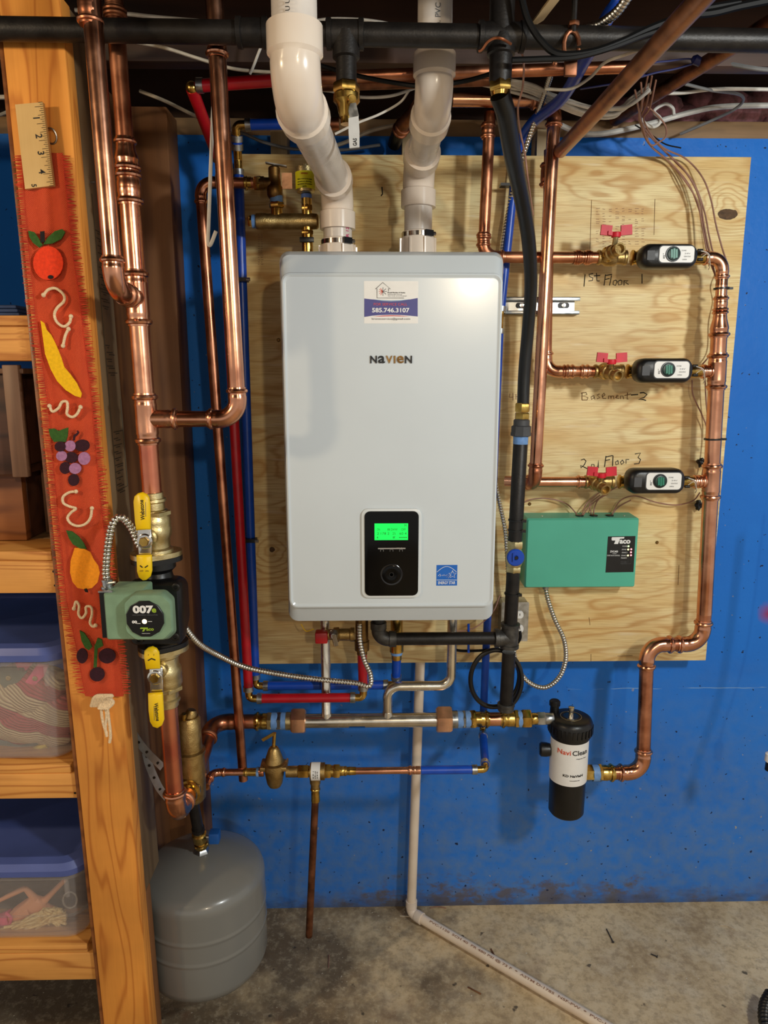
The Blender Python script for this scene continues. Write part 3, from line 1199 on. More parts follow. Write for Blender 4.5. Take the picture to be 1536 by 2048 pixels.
xb = P(65, 850, -0.52).x
MB().bbox(xb - .45, xb - .018, -.535, -.515, zmid, zTop - .012, .002).part('front_panel', 'wood_box', t)
MB().bbox(xb - .45, xb - .018, -.515, -.20, zmid, zmid + .015, .002).part('bottom_panel', 'wood_box', t)
MB().bbox(xb - .033, xb - .018, -.515, -.20, zmid + .0155, zTop - .012, .002).part('side_panel', 'wood_box', t)
MB().bbox(xb - .030, xb - .002, -.552, -.536, zmid - .002, zTop + .004, .002).part('batten', 'wood_box_light', t)
MB().bbox(xb - .45, xb + .004, -.545, -.20, zTop - .0115, zTop - .002, .002).part('lid', 'wood_box_light', t)

z1 = shelf_z(652)
t = thing('folded_tarp', (-.78, -.33, z1), 'flat folded blue-grey tarp on the top shelf', 'tarp')
for k in range(3):
    MB().bbox(-1.2, -.625 - .004 * k, -.52 + .004 * k, -.12, z1 + .001 + k * .007, z1 + .0075 + k * .007, .003).part('fold', 'tarp_blue', t)

# carton added out of view, left of frame, to shade the wall behind
t = thing('added_shade_box', (-1.12, -.33, z1), 'unseen brown box added beyond the left edge to shade the wall', 'box')
MB().bbox(-1.42, -.83, -.53, -.37, z1 + .024, z1 + .42, .003).part('carton', 'cardboard', t)
MB().bbox(-1.14, -1.08, -.5315, -.3685, z1 + .38, z1 + .4215, .001).part('tape_strip', 'cable_tan', t)


# ---------------------------------------------------------------- storage bins
def bin_thing(label, zs, u_lid, v_lid, Yf, ztop_v, w=0.44, d=0.36):
    xr = min(P(u_lid, v_lid, Yf).x, xl0 - .016 + lean(.6))
    zl = P(60, ztop_v, Yf).z                     # underside of the lid rim
    x0 = xr - w
    t = thing('storage_bin', (xr - w / 2, Yf + d / 2, zs), label, 'storage bin', 'blue lidded bins on the shelves')
    zb = zs + 0.001
    H = zl - zb
    n = 6
    outer, inner = [], []
    for (h, ins, r) in ((0, .026, .03), (.02, .019, .035), (.34, .016, .035), (.35, .012, .035), (1.0, .006, .04)):
        outer.append(rrz(x0 + ins, xr - ins, Yf + ins, Yf + d - ins, r, zb + H * h, n))
        inner.append(rrz(x0 + ins + .002, xr - ins - .002, Yf + ins + .002, Yf + d - ins - .002, r, zb + .002 + H * h * .995, n))
    MB().loft(outer + list(reversed(inner)), (True, True)).part('container', 'bin_plastic', t)
    rim = [rrz(x0 + .002, xr - .002, Yf + .002, Yf + d - .002, .042, zl - .012, n), rrz(x0, xr, Yf, Yf + d, .044, zl - .004, n),
           rrz(x0 + .01, xr - .01, Yf + .01, Yf + d - .01, .04, zl - .003, n), rrz(x0 + .01, xr - .01, Yf + .01, Yf + d - .01, .04, zl - .012, n)]
    rim.append(rim[0])
    MB().loft(rim, (False, False)).part('rim', 'bin_plastic', t)
    lid = [rrz(x0 - .003, xr + .003, Yf - .003, Yf + d + .003, .046, zl - .001, n), rrz(x0 - .004, xr + .004, Yf - .004, Yf + d + .004, .048, zl + .012, n),
           rrz(x0 + .004, xr - .004, Yf + .004, Yf + d - .004, .046, zl + .024, n), rrz(x0 + .022, xr - .022, Yf + .022, Yf + d - .022, .035, zl + .027, n),
           rrz(x0 + .030, xr - .030, Yf + .030, Yf + d - .030, .03, zl + .020, n)]
    MB().loft(lid).part('lid', 'lid_blue', t)
    for k in (0.0,):
        xk = xr - .030
        MB().bbox(xk - .012, xk - .003, Yf + .0045, Yf + .012, zl - .055, zl - .014, .002).part('handle_rib', 'bin_plastic', t)
    return x0, xr, zb, zl, Yf


z3, z4 = shelf_z(1548), shelf_z(1908)
b1 = bin_thing('translucent bin with a blue lid holding knitwear, on the middle shelf', z3, 131, 1300, -0.560, 1322)
b2 = bin_thing('translucent bin with a blue lid holding a blonde doll, on the bottom shelf', z4, 166, 1720, -0.560, 1752)


def blob(c, r, sc, wob=0.12, seed=1, rings=14, seg=22):
    rnd = random.Random(seed)
    ph = [rnd.uniform(0, 6.28) for _ in range(6)]
    mb = MB().sphere((0, 0, 0), 1, seg, rings)
    for p in mb.v:
        k = 1 + wob * (math.sin(3 * p.x + ph[0]) * math.sin(4 * p.z + ph[1]) + .6 * math.sin(7 * p.x + ph[2]) * math.cos(6 * p.y + ph[3]))
        p.x, p.y, p.z = p.x * k * r * sc[0] + c[0], p.y * k * r * sc[1] + c[1], p.z * k * r * sc[2] + c[2]
    return mb


# knitted things inside the upper bin
x0, xr, zb, zl, Yf = b1
t = thing('striped_sweater', (xr - .16, Yf + .12, zb + .05), 'cream and rose striped knitted sweater folded inside the upper bin', 'sweater')
for k, (u, v, r) in enumerate(((45, 1440, .058), (100, 1425, .052), (10, 1400, .06), (62, 1375, .060), (105, 1468, .030))):
    p = P(u, v, Yf + .075)
    blob((p.x, p.y, p.z), r, (1.25, .62, .92), .10, k).part('knit_fold', 'knit_stripes', t)
t = thing('snap_vest', (xr - .2, Yf + .10, zl - .07), 'pink and grey vest with metal snaps on top of the sweater', 'vest')
for (poly, m, n) in (([(0, 1335), (48, 1335), (52, 1345), (32, 1372), (15, 1382), (0, 1368)], 'cloth_grey', 'grey_panel'),
                     ([(75, 1328), (96, 1330), (88, 1352), (66, 1374), (50, 1365)], 'cloth_pink', 'pink_panel'),
                     ([(30, 1325), (66, 1326), (48, 1345), (36, 1340)], 'cloth_pink', 'pink_panel')):
    MB().prism([P(u, v, Yf + .045) for u, v in poly], (0, 1, 0), .006).part(n, m, t)
for (u, v) in ((17, 1356), (70, 1357)):
    p = P(u, v, Yf + .0445)
    MB().lathe(p, V(0, -1, 0), [(0, .0055), (.0015, .005), (.0018, .003), (.0008, .0025)], 12).part('snap', 'brass_pale', t)
mb = MB().tube(crom([P(u, v, Yf + .07) for u, v in ((-30, 1500), (20, 1512), (60, 1505), (95, 1488))]), .008, 8)
mb.solo('yellow_scarf', 'cloth_yellow', 'yellow scarf strip at the bottom of the upper bin', 'scarf')
mb = blob(tuple(P(45, 1487, Yf + .10)), .05, (1.7, .6, .38), .08, 9)
mb.solo('teal_cloth', 'cloth_teal', 'pale teal folded cloth under the striped sweater', 'cloth')

# doll lying in the lower bin
x0, xr, zb, zl, Yf = b2
DY = Yf + .075


def D(u, v, dy=0.0):
    return P(u, v, DY + dy)


dbase = D(60, 1880)
doll = thing('doll', dbase, 'blonde fashion doll with a pink top lying inside the lower bin', 'doll')
pts = [D(-10, 1850), D(20, 1838), D(50, 1822), D(72, 1812), D(88, 1815), D(100, 1822, .01), D(68, 1795, -.005), D(50, 1776, -.012), D(20, 1790, -.012), D(-5, 1803, -.01),
       D(90, 1800, .005), D(108, 1782, .0), D(122, 1768, -.004), D(132, 1758, -.006)]
edges = [(0, 1), (1, 2), (2, 3), (3, 4), (4, 5), (3, 6), (6, 7), (7, 8), (8, 9), (3, 10), (10, 11), (11, 12), (12, 13)]
rads = [.016, .014, .019, .019, .009, .016, .008, .006, .0055, .004, .008, .006, .0055, .005]
me = bpy.data.meshes.new('body')
me.from_pydata([tuple(p - dbase) for p in pts], edges, [])
me.materials.append(MATS['doll_skin'])
o = bpy.data.objects.new('body', me)
COL.objects.link(o)
o.parent = doll
sk = o.modifiers.new('Skin', 'SKIN')
if me.skin_vertices:
    for i, r in enumerate(rads):
        me.skin_vertices[0].data[i].radius = (r, r)
    me.skin_vertices[0].data[2].use_root = True
ss = o.modifiers.new('Sub', 'SUBSURF')
ss.levels = 2
ss.render_levels = 2
MB().tube(crom([D(-12, 1851), D(10, 1843), D(26, 1836)]), [.019] * 5 + [.0185] * 10 + [.017] * 4 if False else .0195, 14).part('top', 'cloth_pink', doll)
MB().tube(crom([D(12, 1826, -.016), D(22, 1836, -.022), D(18, 1852, -.016)]), .003, 8).part('strap', 'cloth_pink', doll)
hair = MB()
rnd = random.Random(3)
for k in range(70):
    a = rnd.uniform(-1, 1)
    s0 = D(96 + rnd.uniform(-14, 10), 1832 + a * 14, rnd.uniform(-.022, .004))
    s1 = D(60 + rnd.uniform(-20, 15), 1852 + a * 16, rnd.uniform(-.030, -.008))
    s2 = D(15 + rnd.uniform(-22, 20), 1866 + a * 14 + rnd.uniform(-4, 4), rnd.uniform(-.030, -.008))
    mid = (s0 + s1) / 2 + V(0, 0, rnd.uniform(-.005, .006))
    hair.tube(crom([s0, mid, s1, (s1 + s2) / 2 + V(0, 0, rnd.uniform(-.006, .006)), s2], 5), rnd.uniform(.0022, .0038), 6)
for k in range(60):
    s0 = D(92 + rnd.uniform(-12, 12), 1830 + rnd.uniform(-14, 14), rnd.uniform(-.026, .0))
    s2 = D(122 + rnd.uniform(-14, 12), 1842 + rnd.uniform(-26, 26), rnd.uniform(-.026, -.006))
    hair.tube(crom([s0, (s0 + s2) / 2 + V(0, 0, rnd.uniform(-.008, .010)), s2], 5), rnd.uniform(.0022, .0036), 6)
hair.part('hair', 'doll_hair', doll)
MB().sphere(D(98, 1834, .004), .024, 16, 10, (1.0, .9, 1.15)).part('head', 'doll_skin', doll)
mb = MB().tube(crom([D(140 + 14 * math.cos(a), 1800 + 16 * math.sin(a), -.01) for a in [k * .63 for k in range(11)]]), .002, 6)
mb.solo('clear_ring', 'wrap_clear', 'clear plastic ring beside the blonde doll in the lower bin', 'ring')
blob(tuple(P(30, 1908, Yf + .08)), .055, (1.6, .5, .42), .08, 5).solo('cream_cloth', 'cloth_cream', 'cream cloth under the doll at the bottom of the lower bin', 'cloth')
blob(tuple(P(66, 1897, Yf + .075)), .028, (1.3, .5, .9), .10, 6).solo('dark_garment', 'cloth_dark', 'small dark doll garment under the blonde hair in the lower bin', 'garment')
blob(tuple(P(118, 1902, Yf + .085)), .028, (1.4, .6, .7), .10, 8).solo('orange_cloth', 'cloth_orange', 'pale orange cloth in the right corner of the lower bin', 'cloth')

# ---------------------------------------------------------------- red burlap hanging on the post
RUN = [(305, 27, 140), (400, 33, 150), (500, 42, 160), (600, 52, 175), (700, 65, 186), (800, 79, 199), (900, 88, 207), (1000, 97, 216), (1100, 107, 228),
       (1200, 117, 238), (1300, 138, 252), (1392, 155, 262)]
YR = SY - 0.006


def run_lr(v):
    for (a, b) in zip(RUN[:-1], RUN[1:]):
        if v <= b[0]:
            t_ = (v - a[0]) / (b[0] - a[0])
            return a[1] + (b[1] - a[1]) * t_, a[2] + (b[2] - a[2]) * t_
    return RUN[-1][1], RUN[-1][2]


def wav(s_, v):
    return YR - .0025 * math.sin(v * .021) * math.sin(3.1 * s_) - .0025 * math.sin(s_ * 14 + v * .004) - .003


banner = thing('burlap_banner', P(208, 1392, YR), 'red burlap strip with felt fruit and fringed sides hanging on the pine post', 'banner')
nu, nv = 16, 90
vs, fs = [], []
for j in range(nv + 1):
    v = 305 + (1392 - 305) * j / nv
    l, r = run_lr(v)
    l, r = l + 15, r - 15
    for i in range(nu + 1):
        s_ = i / nu
        vs.append(P(l + (r - l) * s_, v + (1.2 * math.sin(s_ * 9) if j in (0, nv) else 0), wav(s_, v)))
for j in range(nv):
    for i in range(nu):
        a = j * (nu + 1) + i
        fs.append((a, a + 1, a + nu + 2, a + nu + 1))
fs2 = [tuple(reversed([q + len(vs) for q in f])) for f in fs]
back = [p + V(0, .0012, 0) for p in vs]
MB().add(vs + back, fs + fs2).part('cloth', 'burlap_red', banner)
fr = MB()
rnd = random.Random(11)
v = 312.0
while v < 1388:
    l, r = run_lr(v)
    for (e, sgn) in ((l, -1), (r, 1)):
        w0 = e - sgn * 16
        p0 = P(w0, v, wav(0 if sgn < 0 else 1, v) - .0006)
        L_ = rnd.uniform(12, 19)
        dv = rnd.uniform(-3, 3)
        p2 = P(w0 + sgn * L_, v + dv, wav(0 if sgn < 0 else 1, v) - rnd.uniform(-.002, .004))
        fr.tube([p0, (p0 + p2) / 2 + V(0, 0, rnd.uniform(-.0006, .0006)), p2], [.0011, .0010, .0005], 4)
    v += 3.4
fr.part('fringe', 'fringe_red', banner, kind='stuff')
FY = YR - 0.0095


def felt(name, m, poly, dy=0.0):
    pp = [P(u, v, FY - dy) for u, v in poly]
    MB().prism(pp, (0, 1, 0), .0022).part(name, m, banner)


def ell(cu, cv, a, b, n=18, rot=0):
    out = []
    for k in range(n):
        t_ = 2 * math.pi * k / n
        x, y = a * math.cos(t_), b * math.sin(t_)
        out.append((cu + x * math.cos(rot) - y * math.sin(rot), cv + x * math.sin(rot) + y * math.cos(rot)))
    return out


def yarn(pts, r=.0026, name='yarn'):
    p = crom([P(u, v, FY - .0015) for u, v in pts], 8)
    p = resample(p, .0016)
    mb = MB().tube(p, [r * (1, .86)[k % 2] for k in range(len(p))], 8)
    for e in (p[0], p[-1]):
        mb.sphere(e, r * 1.5, 8, 5)
    mb.part(name, 'yarn_cream', banner)


felt('apple', 'felt_red', ell(96, 526, 30, 34, 20))
felt('leaf', 'felt_green', [(56, 461), (68, 464), (78, 478), (85, 490), (78, 495), (66, 486), (58, 473)], .0012)
felt('leaf', 'felt_green', [(86, 489), (96, 474), (110, 462), (124, 458), (130, 464), (122, 478), (104, 487)], .0012)
felt('stem', 'felt_black', [(80, 463), (88, 462), (89, 484), (81, 485)], .002)
felt('seed', 'felt_black', ell(101, 554, 5.5, 4), .0012)
yarn([(87, 590), (97, 579), (112, 577), (127, 589), (128, 602), (115, 615), (109, 628), (113, 643), (127, 653), (139, 645), (142, 632)])
yarn([(137, 658), (131, 670), (128, 682), (126, 692)])
felt('banana', 'felt_yellow', [(81, 641), (88, 646), (93, 660), (102, 670), (112, 690), (122, 715), (128, 734), (140, 748), (153, 766), (163, 787), (161, 795), (150, 792),
                               (131, 780), (114, 762), (101, 738), (90, 708), (86, 678)])
yarn([(99, 812), (105, 823), (117, 816), (124, 804), (134, 804), (135, 816), (134, 828), (144, 834), (154, 828), (161, 814)])
felt('leaf', 'felt_green', [(97, 858), (108, 857), (117, 862), (126, 858), (136, 855), (135, 872), (131, 884), (118, 883), (108, 884), (100, 872)])
felt('stem', 'felt_dark', [(145, 880), (147, 870), (152, 867), (155, 864), (152, 862), (155, 861), (158, 865), (155, 870), (150, 874), (149, 881)], .001)
for (u, v, a, b, m) in ((120, 893, 11, 10, 'felt_dark'), (140, 892, 11, 11, 'felt_lilac'), (164, 891, 15, 12, 'felt_dark'), (123, 912, 11, 10, 'felt_lilac'),
                        (142, 915, 13, 11, 'felt_dark'), (168, 917, 12, 13, 'felt_lilac'), (130, 936, 11, 12, 'felt_dark'), (150, 937, 12, 11, 'felt_lilac'), (147, 960, 11, 12, 'felt_dark')):
    felt('grape', m, ell(u, v, a, b), random.uniform(.0002, .002))
yarn([(152, 983), (138, 985), (126, 994), (127, 1006), (139, 1013), (152, 1017), (142, 1025), (135, 1036), (142, 1047), (157, 1052), (172, 1047), (181, 1035), (184, 1015)])
felt('leaf', 'felt_green', [(132, 1061), (144, 1063), (158, 1074), (168, 1088), (173, 1098), (160, 1097), (146, 1089), (138, 1077)], .0012)
felt('pear', 'felt_orange', [(149, 1096), (165, 1096), (180, 1104), (186, 1118), (196, 1132), (199, 1146), (195, 1165), (184, 1176), (170, 1179), (155, 1176), (145, 1164), (140, 1145), (141, 1122)])
felt('seed', 'felt_black', [(168, 1178), (173, 1177), (176, 1185), (170, 1184)], .0012)
yarn([(148, 1217), (152, 1203), (158, 1211), (157, 1228), (164, 1236), (172, 1226), (172, 1214), (182, 1214), (184, 1228), (180, 1245), (186, 1253), (192, 1250)])
felt('leaf', 'felt_green', [(159, 1261), (168, 1266), (178, 1280), (184, 1294), (178, 1301), (170, 1296), (163, 1282)], .0012)
felt('leaf', 'felt_green', [(195, 1276), (203, 1279), (206, 1292), (196, 1297), (190, 1290)], .0014)
felt('stem', 'felt_green', [(189, 1290), (195, 1292), (193, 1335), (187, 1335)], .001)
for (u, v, a, b) in ((164, 1312, 11, 15), (214, 1312, 17, 15), (194, 1349, 15, 14)):
    felt('cherry', 'felt_dark', ell(u, v, a, b))
# tassel of cream yarn under the banner
tas = thing('yarn_tassel', P(215, 1485, FY), 'knotted cream yarn tassel hanging under the red burlap', 'tassel')
mb = MB()
for k in range(5):
    c = P(205 + (k - 2) * 7, 1402, FY - .006)
    mb.tube(crom([P(183 + k * 5, 1412, FY - .002), P(190 + k * 5, 1394, FY - .008 - .001 * k), P(208 + k * 4, 1392, FY - .010), P(226 - k * 5, 1404, FY - .006), P(214 - k * 4, 1418, FY - .009)], 6), .0035, 8)
mb.part('knot', 'yarn_cream', tas)
for (pts) in ([(204, 1408), (203, 1425), (207, 1448), (214, 1468)], [(210, 1408), (213, 1430), (211, 1455), (214, 1474)], [(214, 1410), (218, 1440), (221, 1470), (219, 1486)]):
    q = resample(crom([P(u, v, FY - .003) for u, v in pts], 6), .0018)
    MB().tube(q, [.0030 * (1, .85)[i % 2] for i in range(len(q))], 8).part('strand', 'yarn_cream', tas)

# ---------------------------------------------------------------- cut-off ruler and a ring
rq = [P(30, 209, SY - .0195), P(85, 204, SY - .0195), P(107, 371, SY - .0195), P(50, 378, SY - .0195)]
rul = thing('ruler_piece', (rq[2] + rq[3]) / 2, 'cut-off end of a wooden ruler fixed above the red burlap', 'ruler')
MB().prism(rq, (0, 1, 0), .008).part('blade', 'wood_ruler', rul)
tks = []
for k in range(41):
    t_ = k / 40
    p = rq[1].lerp(rq[2], t_)
    q = rq[0].lerp(rq[3], t_)
    L_ = (.30 if k % 8 == 2 else .22 if k % 4 == 2 else .15 if k % 2 == 0 else .10)
    tks.append([p + V(0, -.0003, 0), p.lerp(q, L_) + V(0, -.0003, 0)])
strokes_mb(tks, .00035, 4).part('tick_marks', 'ink_black', rul)
for (s, u, v) in (('1', 73, 236), ('2', 78, 272), ('3', 82, 306), ('4', 84, 343), ('5', 68, 371)):
    text(rul, 'numeral', s, 'ink_black', P(u, v, SY - .0198), (0.08, 0, -1), (1, 0, 0.08), h=.0105 if s != '5' else .008, bold=.01)
ring = MB().tube([P(102, 272, SY - .004) + V(.009 * math.cos(a), -.003 * math.sin(a), .011 * math.sin(a)) for a in [k * math.pi / 10 for k in range(21)]], .0016, 8)
ring.solo('steel_ring', 'galvanised', 'small steel ring on the post beside the ruler piece', 'ring')


def text_cyl(parent, name, s, m, c, axis, face, r, h=None, w=None, along=True, bold=0.0, size=0.01):
    """lettering wrapped on a round surface; face = direction from the axis towards the reader"""
    axis = Vector(axis).normalized()
    face = Vector(face)
    face = (face - axis * face.dot(axis)).normalized()
    side = axis.cross(face)
    c = Vector(c)
    rr_ = r + .0004

    def mp_(a, b, z):
        if along:
            t_, g_ = a, -b / rr_
        else:
            t_, g_ = b, -a / rr_
            g_ = a / rr_
        q = face * math.cos(g_) + side * math.sin(g_)
        return c + axis * t_ + q * (rr_ + z)
    return text(parent, name, s, m, c, (1, 0, 0), (0, 0, 1), w=w, h=h, bold=bold, mapper=mp_, size=size)


# ================================================================== the boiler
BX0 = (P(557, 700, -.385).x + P(578, 1230, -.385).x) / 2
BX1 = (P(1010, 560, -.385).x + P(988, 1230, -.385).x) / 2
BZ1 = P(780, 505, -.345).z
BZ0 = P(780, 1245, -.385).z
FYB = -.415
pz1, pz0 = P(780, 549, FYB).z, P(780, 1212, FYB).z
boiler = thing('wall_boiler', ((BX0 + BX1) / 2, -.25, BZ0), 'white wall-hung gas boiler with a black control panel, centre of the plywood', 'boiler')
rings = [rr(BX0 + .004, BX1 - .004, BZ0 + .003, BZ1 - .003, .012, PY - .001), rr(BX0 + .004, BX1 - .004, BZ0 + .003, BZ1 - .003, .012, -.30)]
MB().loft(rings).part('casing', 'boiler_white', boiler)
rings = [rr(BX0, BX1, BZ0, BZ1, .016, -.295), rr(BX0, BX1, BZ0, BZ1, .018, -.355), rr(BX0 + .0015, BX1 - .0015, BZ0 + .001, BZ1 - .003, .020, -.372),
         rr(BX0 + .004, BX1 - .004, BZ0 + .006, BZ1 - .012, .020, -.388), rr(BX0 + .009, BX1 - .009, pz0 - .004, pz1 + .004, .018, FYB + .004),
         rr(BX0 + .0095, BX1 - .0095, pz0 - .0020, pz1 + .0020, .017, FYB - .0020), rr(BX0 + .0125, BX1 - .0125, pz0 + .0010, pz1 - .0010, .015, FYB - .0035),
         rr(BX0 + .0165, BX1 - .0165, pz0 + .005, pz1 - .005, .012, FYB - .0006), rr(BX0 + .0175, BX1 - .0175, pz0 + .006, pz1 - .006, .011, FYB - .0004), rr(BX0 + .0185, BX1 - .0185, pz0 + .007, pz1 - .007, .010, FYB - .0004)]
MB().loft(rings).part('front_cover', 'boiler_white', boiler, sharp=22)
# side label strip
p, q = P(1001, 753, -.30), P(1011, 838, -.30)
MB().bbox(BX1 - .004, BX1 + .010, -.31, -.30, q.z, p.z, .001).part('side_tab', 'white_label', boiler)
YF = FYB - .0004


def bp(u, v, dy=0.0):
    return P(u, v, YF - dy)


def brect(u0, v0, u1, v1, r, dy0, dy1, name, m, parent=boiler, inset=0.0):
    a, b = bp(u0, v0, dy1), bp(u1, v1, dy1)
    MB().loft([rr(a.x, b.x, b.z, a.z, r, YF - dy0), rr(a.x, b.x, b.z, a.z, r, YF - dy1 + min(.0012, (dy1 - dy0) * .4)),
               rr(a.x + inset, b.x - inset, b.z + inset, a.z - inset, max(r - inset, .0003), YF - dy1)]).part(name, m, parent)


# control panel
cp = thing_panel = None
a, b = bp(722, 1017, .004), bp(842, 1196, .004)
ctrl = MB().loft([rr(a.x, b.x, b.z, a.z, .014, YF), rr(a.x + .001, b.x - .001, b.z + .001, a.z - .001, .014, YF - .0045), rr(a.x + .005, b.x - .005, b.z + .005, a.z - .005, .011, YF - .006)]).part('control_panel', 'boiler_trim', boiler)


def cpart(u0, v0, u1, v1, r, d0, d1, name, m, inset=0.0):
    a, b = P(u0, v0, YF - d1), P(u1, v1, YF - d1)
    return MB().loft([rr(a.x, b.x, b.z, a.z, r, YF - d0), rr(a.x, b.x, b.z, a.z, r, YF - d1 + .0003),
                      rr(a.x + inset, b.x - inset, b.z + inset, a.z - inset, max(.0003, r - inset), YF - d1)]).part(name, m, ctrl)


cpart(729, 1023, 836, 1191, .011, .005, .0085, 'black_panel', 'black_gloss', .0015)
cpart(749, 1047, 816, 1080, .0005, .0084, .0088, 'screen', 'lcd_green')
for (s, u, v, w) in (('M', 811, 1051, 4), ('ON', 757, 1059, 6), ('88 DHW', 785, 1059, 20), ('OFF', 807, 1059, 9), ('2', 756, 1067, 4), ('178 2', 770, 1067, 17), ('25', 788, 1067, 6),
                     ('60 4', 806, 1067, 14), ('4', 755, 1075, 3), ('ff', 788, 1075, 5), ('------', 806, 1075, 16)):
    text(ctrl, 'screen_text', s, 'lcd_dark', P(u, v, YF - .0090), (1, 0, 0), (0, 0, 1), w=w * mpp(bp(u, v)), h=(5 if s != '------' else 1.5) * mpp(bp(u, v)), ext=.0001)
cpart(756, 1096, 811, 1098, .0004, .0084, .0092, 'button_bar', 'chrome')
for (u) in (764, 783, 802):
    MB().tube([P(u - 3, 1103, YF - .0087), P(u - 3, 1099, YF - .0087), P(u + 3, 1099, YF - .0087), P(u + 3, 1103, YF - .0087)], .0005, 5).part('button_icon', 'galvanised', ctrl)
dc = P(783, 1149, YF - .0085)
MB().lathe(dc, V(0, -1, 0), [(0, .0232), (.0010, .0230), (.0014, .0222), (.0010, .0205)], 32).part('dial_rim', 'dial_ring', ctrl)
MB().lathe(dc, V(0, -1, 0), [(0, .0200), (.0016, .0195), (.0022, .0180), (.0012, .010), (.0010, .0012)], 32).part('dial', 'black_gloss', ctrl)
MB().lathe(dc + V(0, -.0012, 0), V(0, -1, 0), [(0, .0052), (.0006, .0050), (.0006, .0036), (0, .0034)], 20).part('dial_mark', 'dial_ring', ctrl)

# maker's name in raised metal letters
for (s, u0, u1) in (('N', 740.5, 754), ('a', 756.5, 770), ('V', 772, 785), ('I', 788, 791), ('e', 794, 807.5), ('N', 810, 824)):
    a_, b_ = bp(u0, 711.5), bp(u1, 726.5)
    text(boiler, 'logo_letter', s, 'brass_dark' if s in 'VIe' else 'dial_ring', (a_ + b_) / 2 + V(0, -.0012, 0), (1, 0, 0), (0, 0, 1), w=b_.x - a_.x, h=a_.z - b_.z, bold=.02, ext=.0012)

# service sticker
stk = None
a, b = bp(728, 562), bp(836, 647)
stk = MB().box(a.x, b.x, YF - .0003, YF + .0004, b.z, a.z).part('service_sticker', 'white_label', boiler)


def sp(u, v, d=.0005):
    return P(u, v, YF - d)


def sprism(poly, m, name, d=.0005, parent=None):
    MB().prism([sp(u, v, d) for u, v in poly], (0, 1, 0), .0002).part(name, m, parent or stk)


band = [(728.5, 597)] + [(728.5 + 107 * t_, 597 + 4 * math.sin(math.pi * t_)) for t_ in (.15, .3, .5, .7, .85)] + [(835.5, 596)]
band += [(835.5, 633)] + [(835.5 - 107 * t_, 633 - 3.5 * math.sin(math.pi * t_)) for t_ in (.15, .3, .5, .7, .85)] + [(728.5, 634)]
sprism(band, 'print_indigo', 'sticker_band')
sprism([(745, 633.2), (765, 631.2), (782, 630.5), (800, 631.2), (820, 633.0), (800, 632.6), (782, 632.3), (765, 632.8)], 'print_red', 'sticker_arc', .0008)
sprism([(745, 598.6), (765, 600.4), (782, 601), (800, 600.4), (820, 598.6), (800, 602), (782, 603), (765, 602)], 'print_sky', 'sticker_arc', .0008)
px_ = mpp(bp(780, 600))
for (s, u, v, w, h, m, bo) in (('585.746.3107', 781.5, 620.3, 75, 9, 'print_white', .025), ('FOR SERVICE CALL', 781, 608.5, 67, 5, 'print_red', .0), ('kronesservice@gmail.com', 782, 638, 77, 5, 'ink_grey', .0),
                               ('Ronald Plumbing & Heating', 793, 585.5, 35, 2.8, 'ink_black', .02), ('Residential Light Commercial', 790, 589, 28, 2.0, 'ink_grey', .0),
                               ('Service and Repair', 795, 592, 38, 2.0, 'ink_grey', .0)):
    text(stk, 'sticker_text', s, m, sp(u, v, .0008), (1, 0, 0), (0, 0, 1), w=w * px_, h=h * px_, bold=bo, ext=.0001)
strokes_mb([[sp(u, v) for u, v in ln] for ln in ([(751, 578), (765.5, 565), (781, 578), (777, 577), (777, 583)], [(754, 577), (754, 596), (808, 596)])], .0005, 5).part('sticker_house', 'ink_black', stk)
strokes_mb([[sp(765.5, 583), sp(765.5 + 8.5 * math.cos(a_), 583 + 8.5 * math.sin(a_))] for a_ in (-.7, .0, .7, 1.5, -1.5)], .0005, 5).part('sticker_snowflake', 'ink_grey', stk)
strokes_mb([[sp(765.5, 583), sp(765.5 + 8 * math.cos(a_), 583 + 8 * math.sin(a_))] for a_ in (2.1, 2.6, 3.14, 3.7, 4.1)], .0005, 5).part('sticker_sun', 'print_orange', stk)

# efficiency label
a, b = bp(873, 1130), bp(914, 1171)
es = MB().box(a.x, b.x, YF - .0003, YF + .0004, b.z, a.z).part('efficiency_label', 'print_blue', boiler)
strokes_mb([[sp(874 + 39 * t_, 1144 - 11 * math.sin(math.pi * t_)) for t_ in [k / 12 for k in range(13)]], [sp(873.5, 1160), sp(913.5, 1160)],
            [sp(u, v) for u, v in ((876, 1152), (880, 1148), (881, 1151), (879, 1153), (885, 1150), (886, 1152), (888, 1149), (890, 1152), (893, 1149), (892, 1152), (896, 1148), (893, 1155), (899, 1149), (896, 1157), (902, 1149))],
            [sp(905 + (8 if k % 2 == 0 else 3.4) * math.sin(k * math.pi / 5), 1149 - (8 if k % 2 == 0 else 3.4) * math.cos(k * math.pi / 5)) for k in range(11)]],
           .0005, 5).part('label_emblem', 'print_white', es)
text(es, 'label_text', 'ENERGY STAR', 'print_white', sp(893.5, 1165.5), (1, 0, 0), (0, 0, 1), w=37 * px_, h=6.5 * px_, bold=.01, ext=.0001)

# ================================================================== vent pipes of the boiler
VR = .0302


def vent(name, label, p0, zc1, c2, mark):
    t_ = thing(name, p0, label, 'vent pipe')
    c1 = Vector((p0.x, p0.y, zc1))
    top = Vector((c2.x, c2.y, 2.384))
    run(t_, [p0, c1, c2, top], VR, 'pvc_white', R=VR * 1.55, L=VR * 1.25, me='pvc_fitting', press=False, seg=28)
    return t_, c1


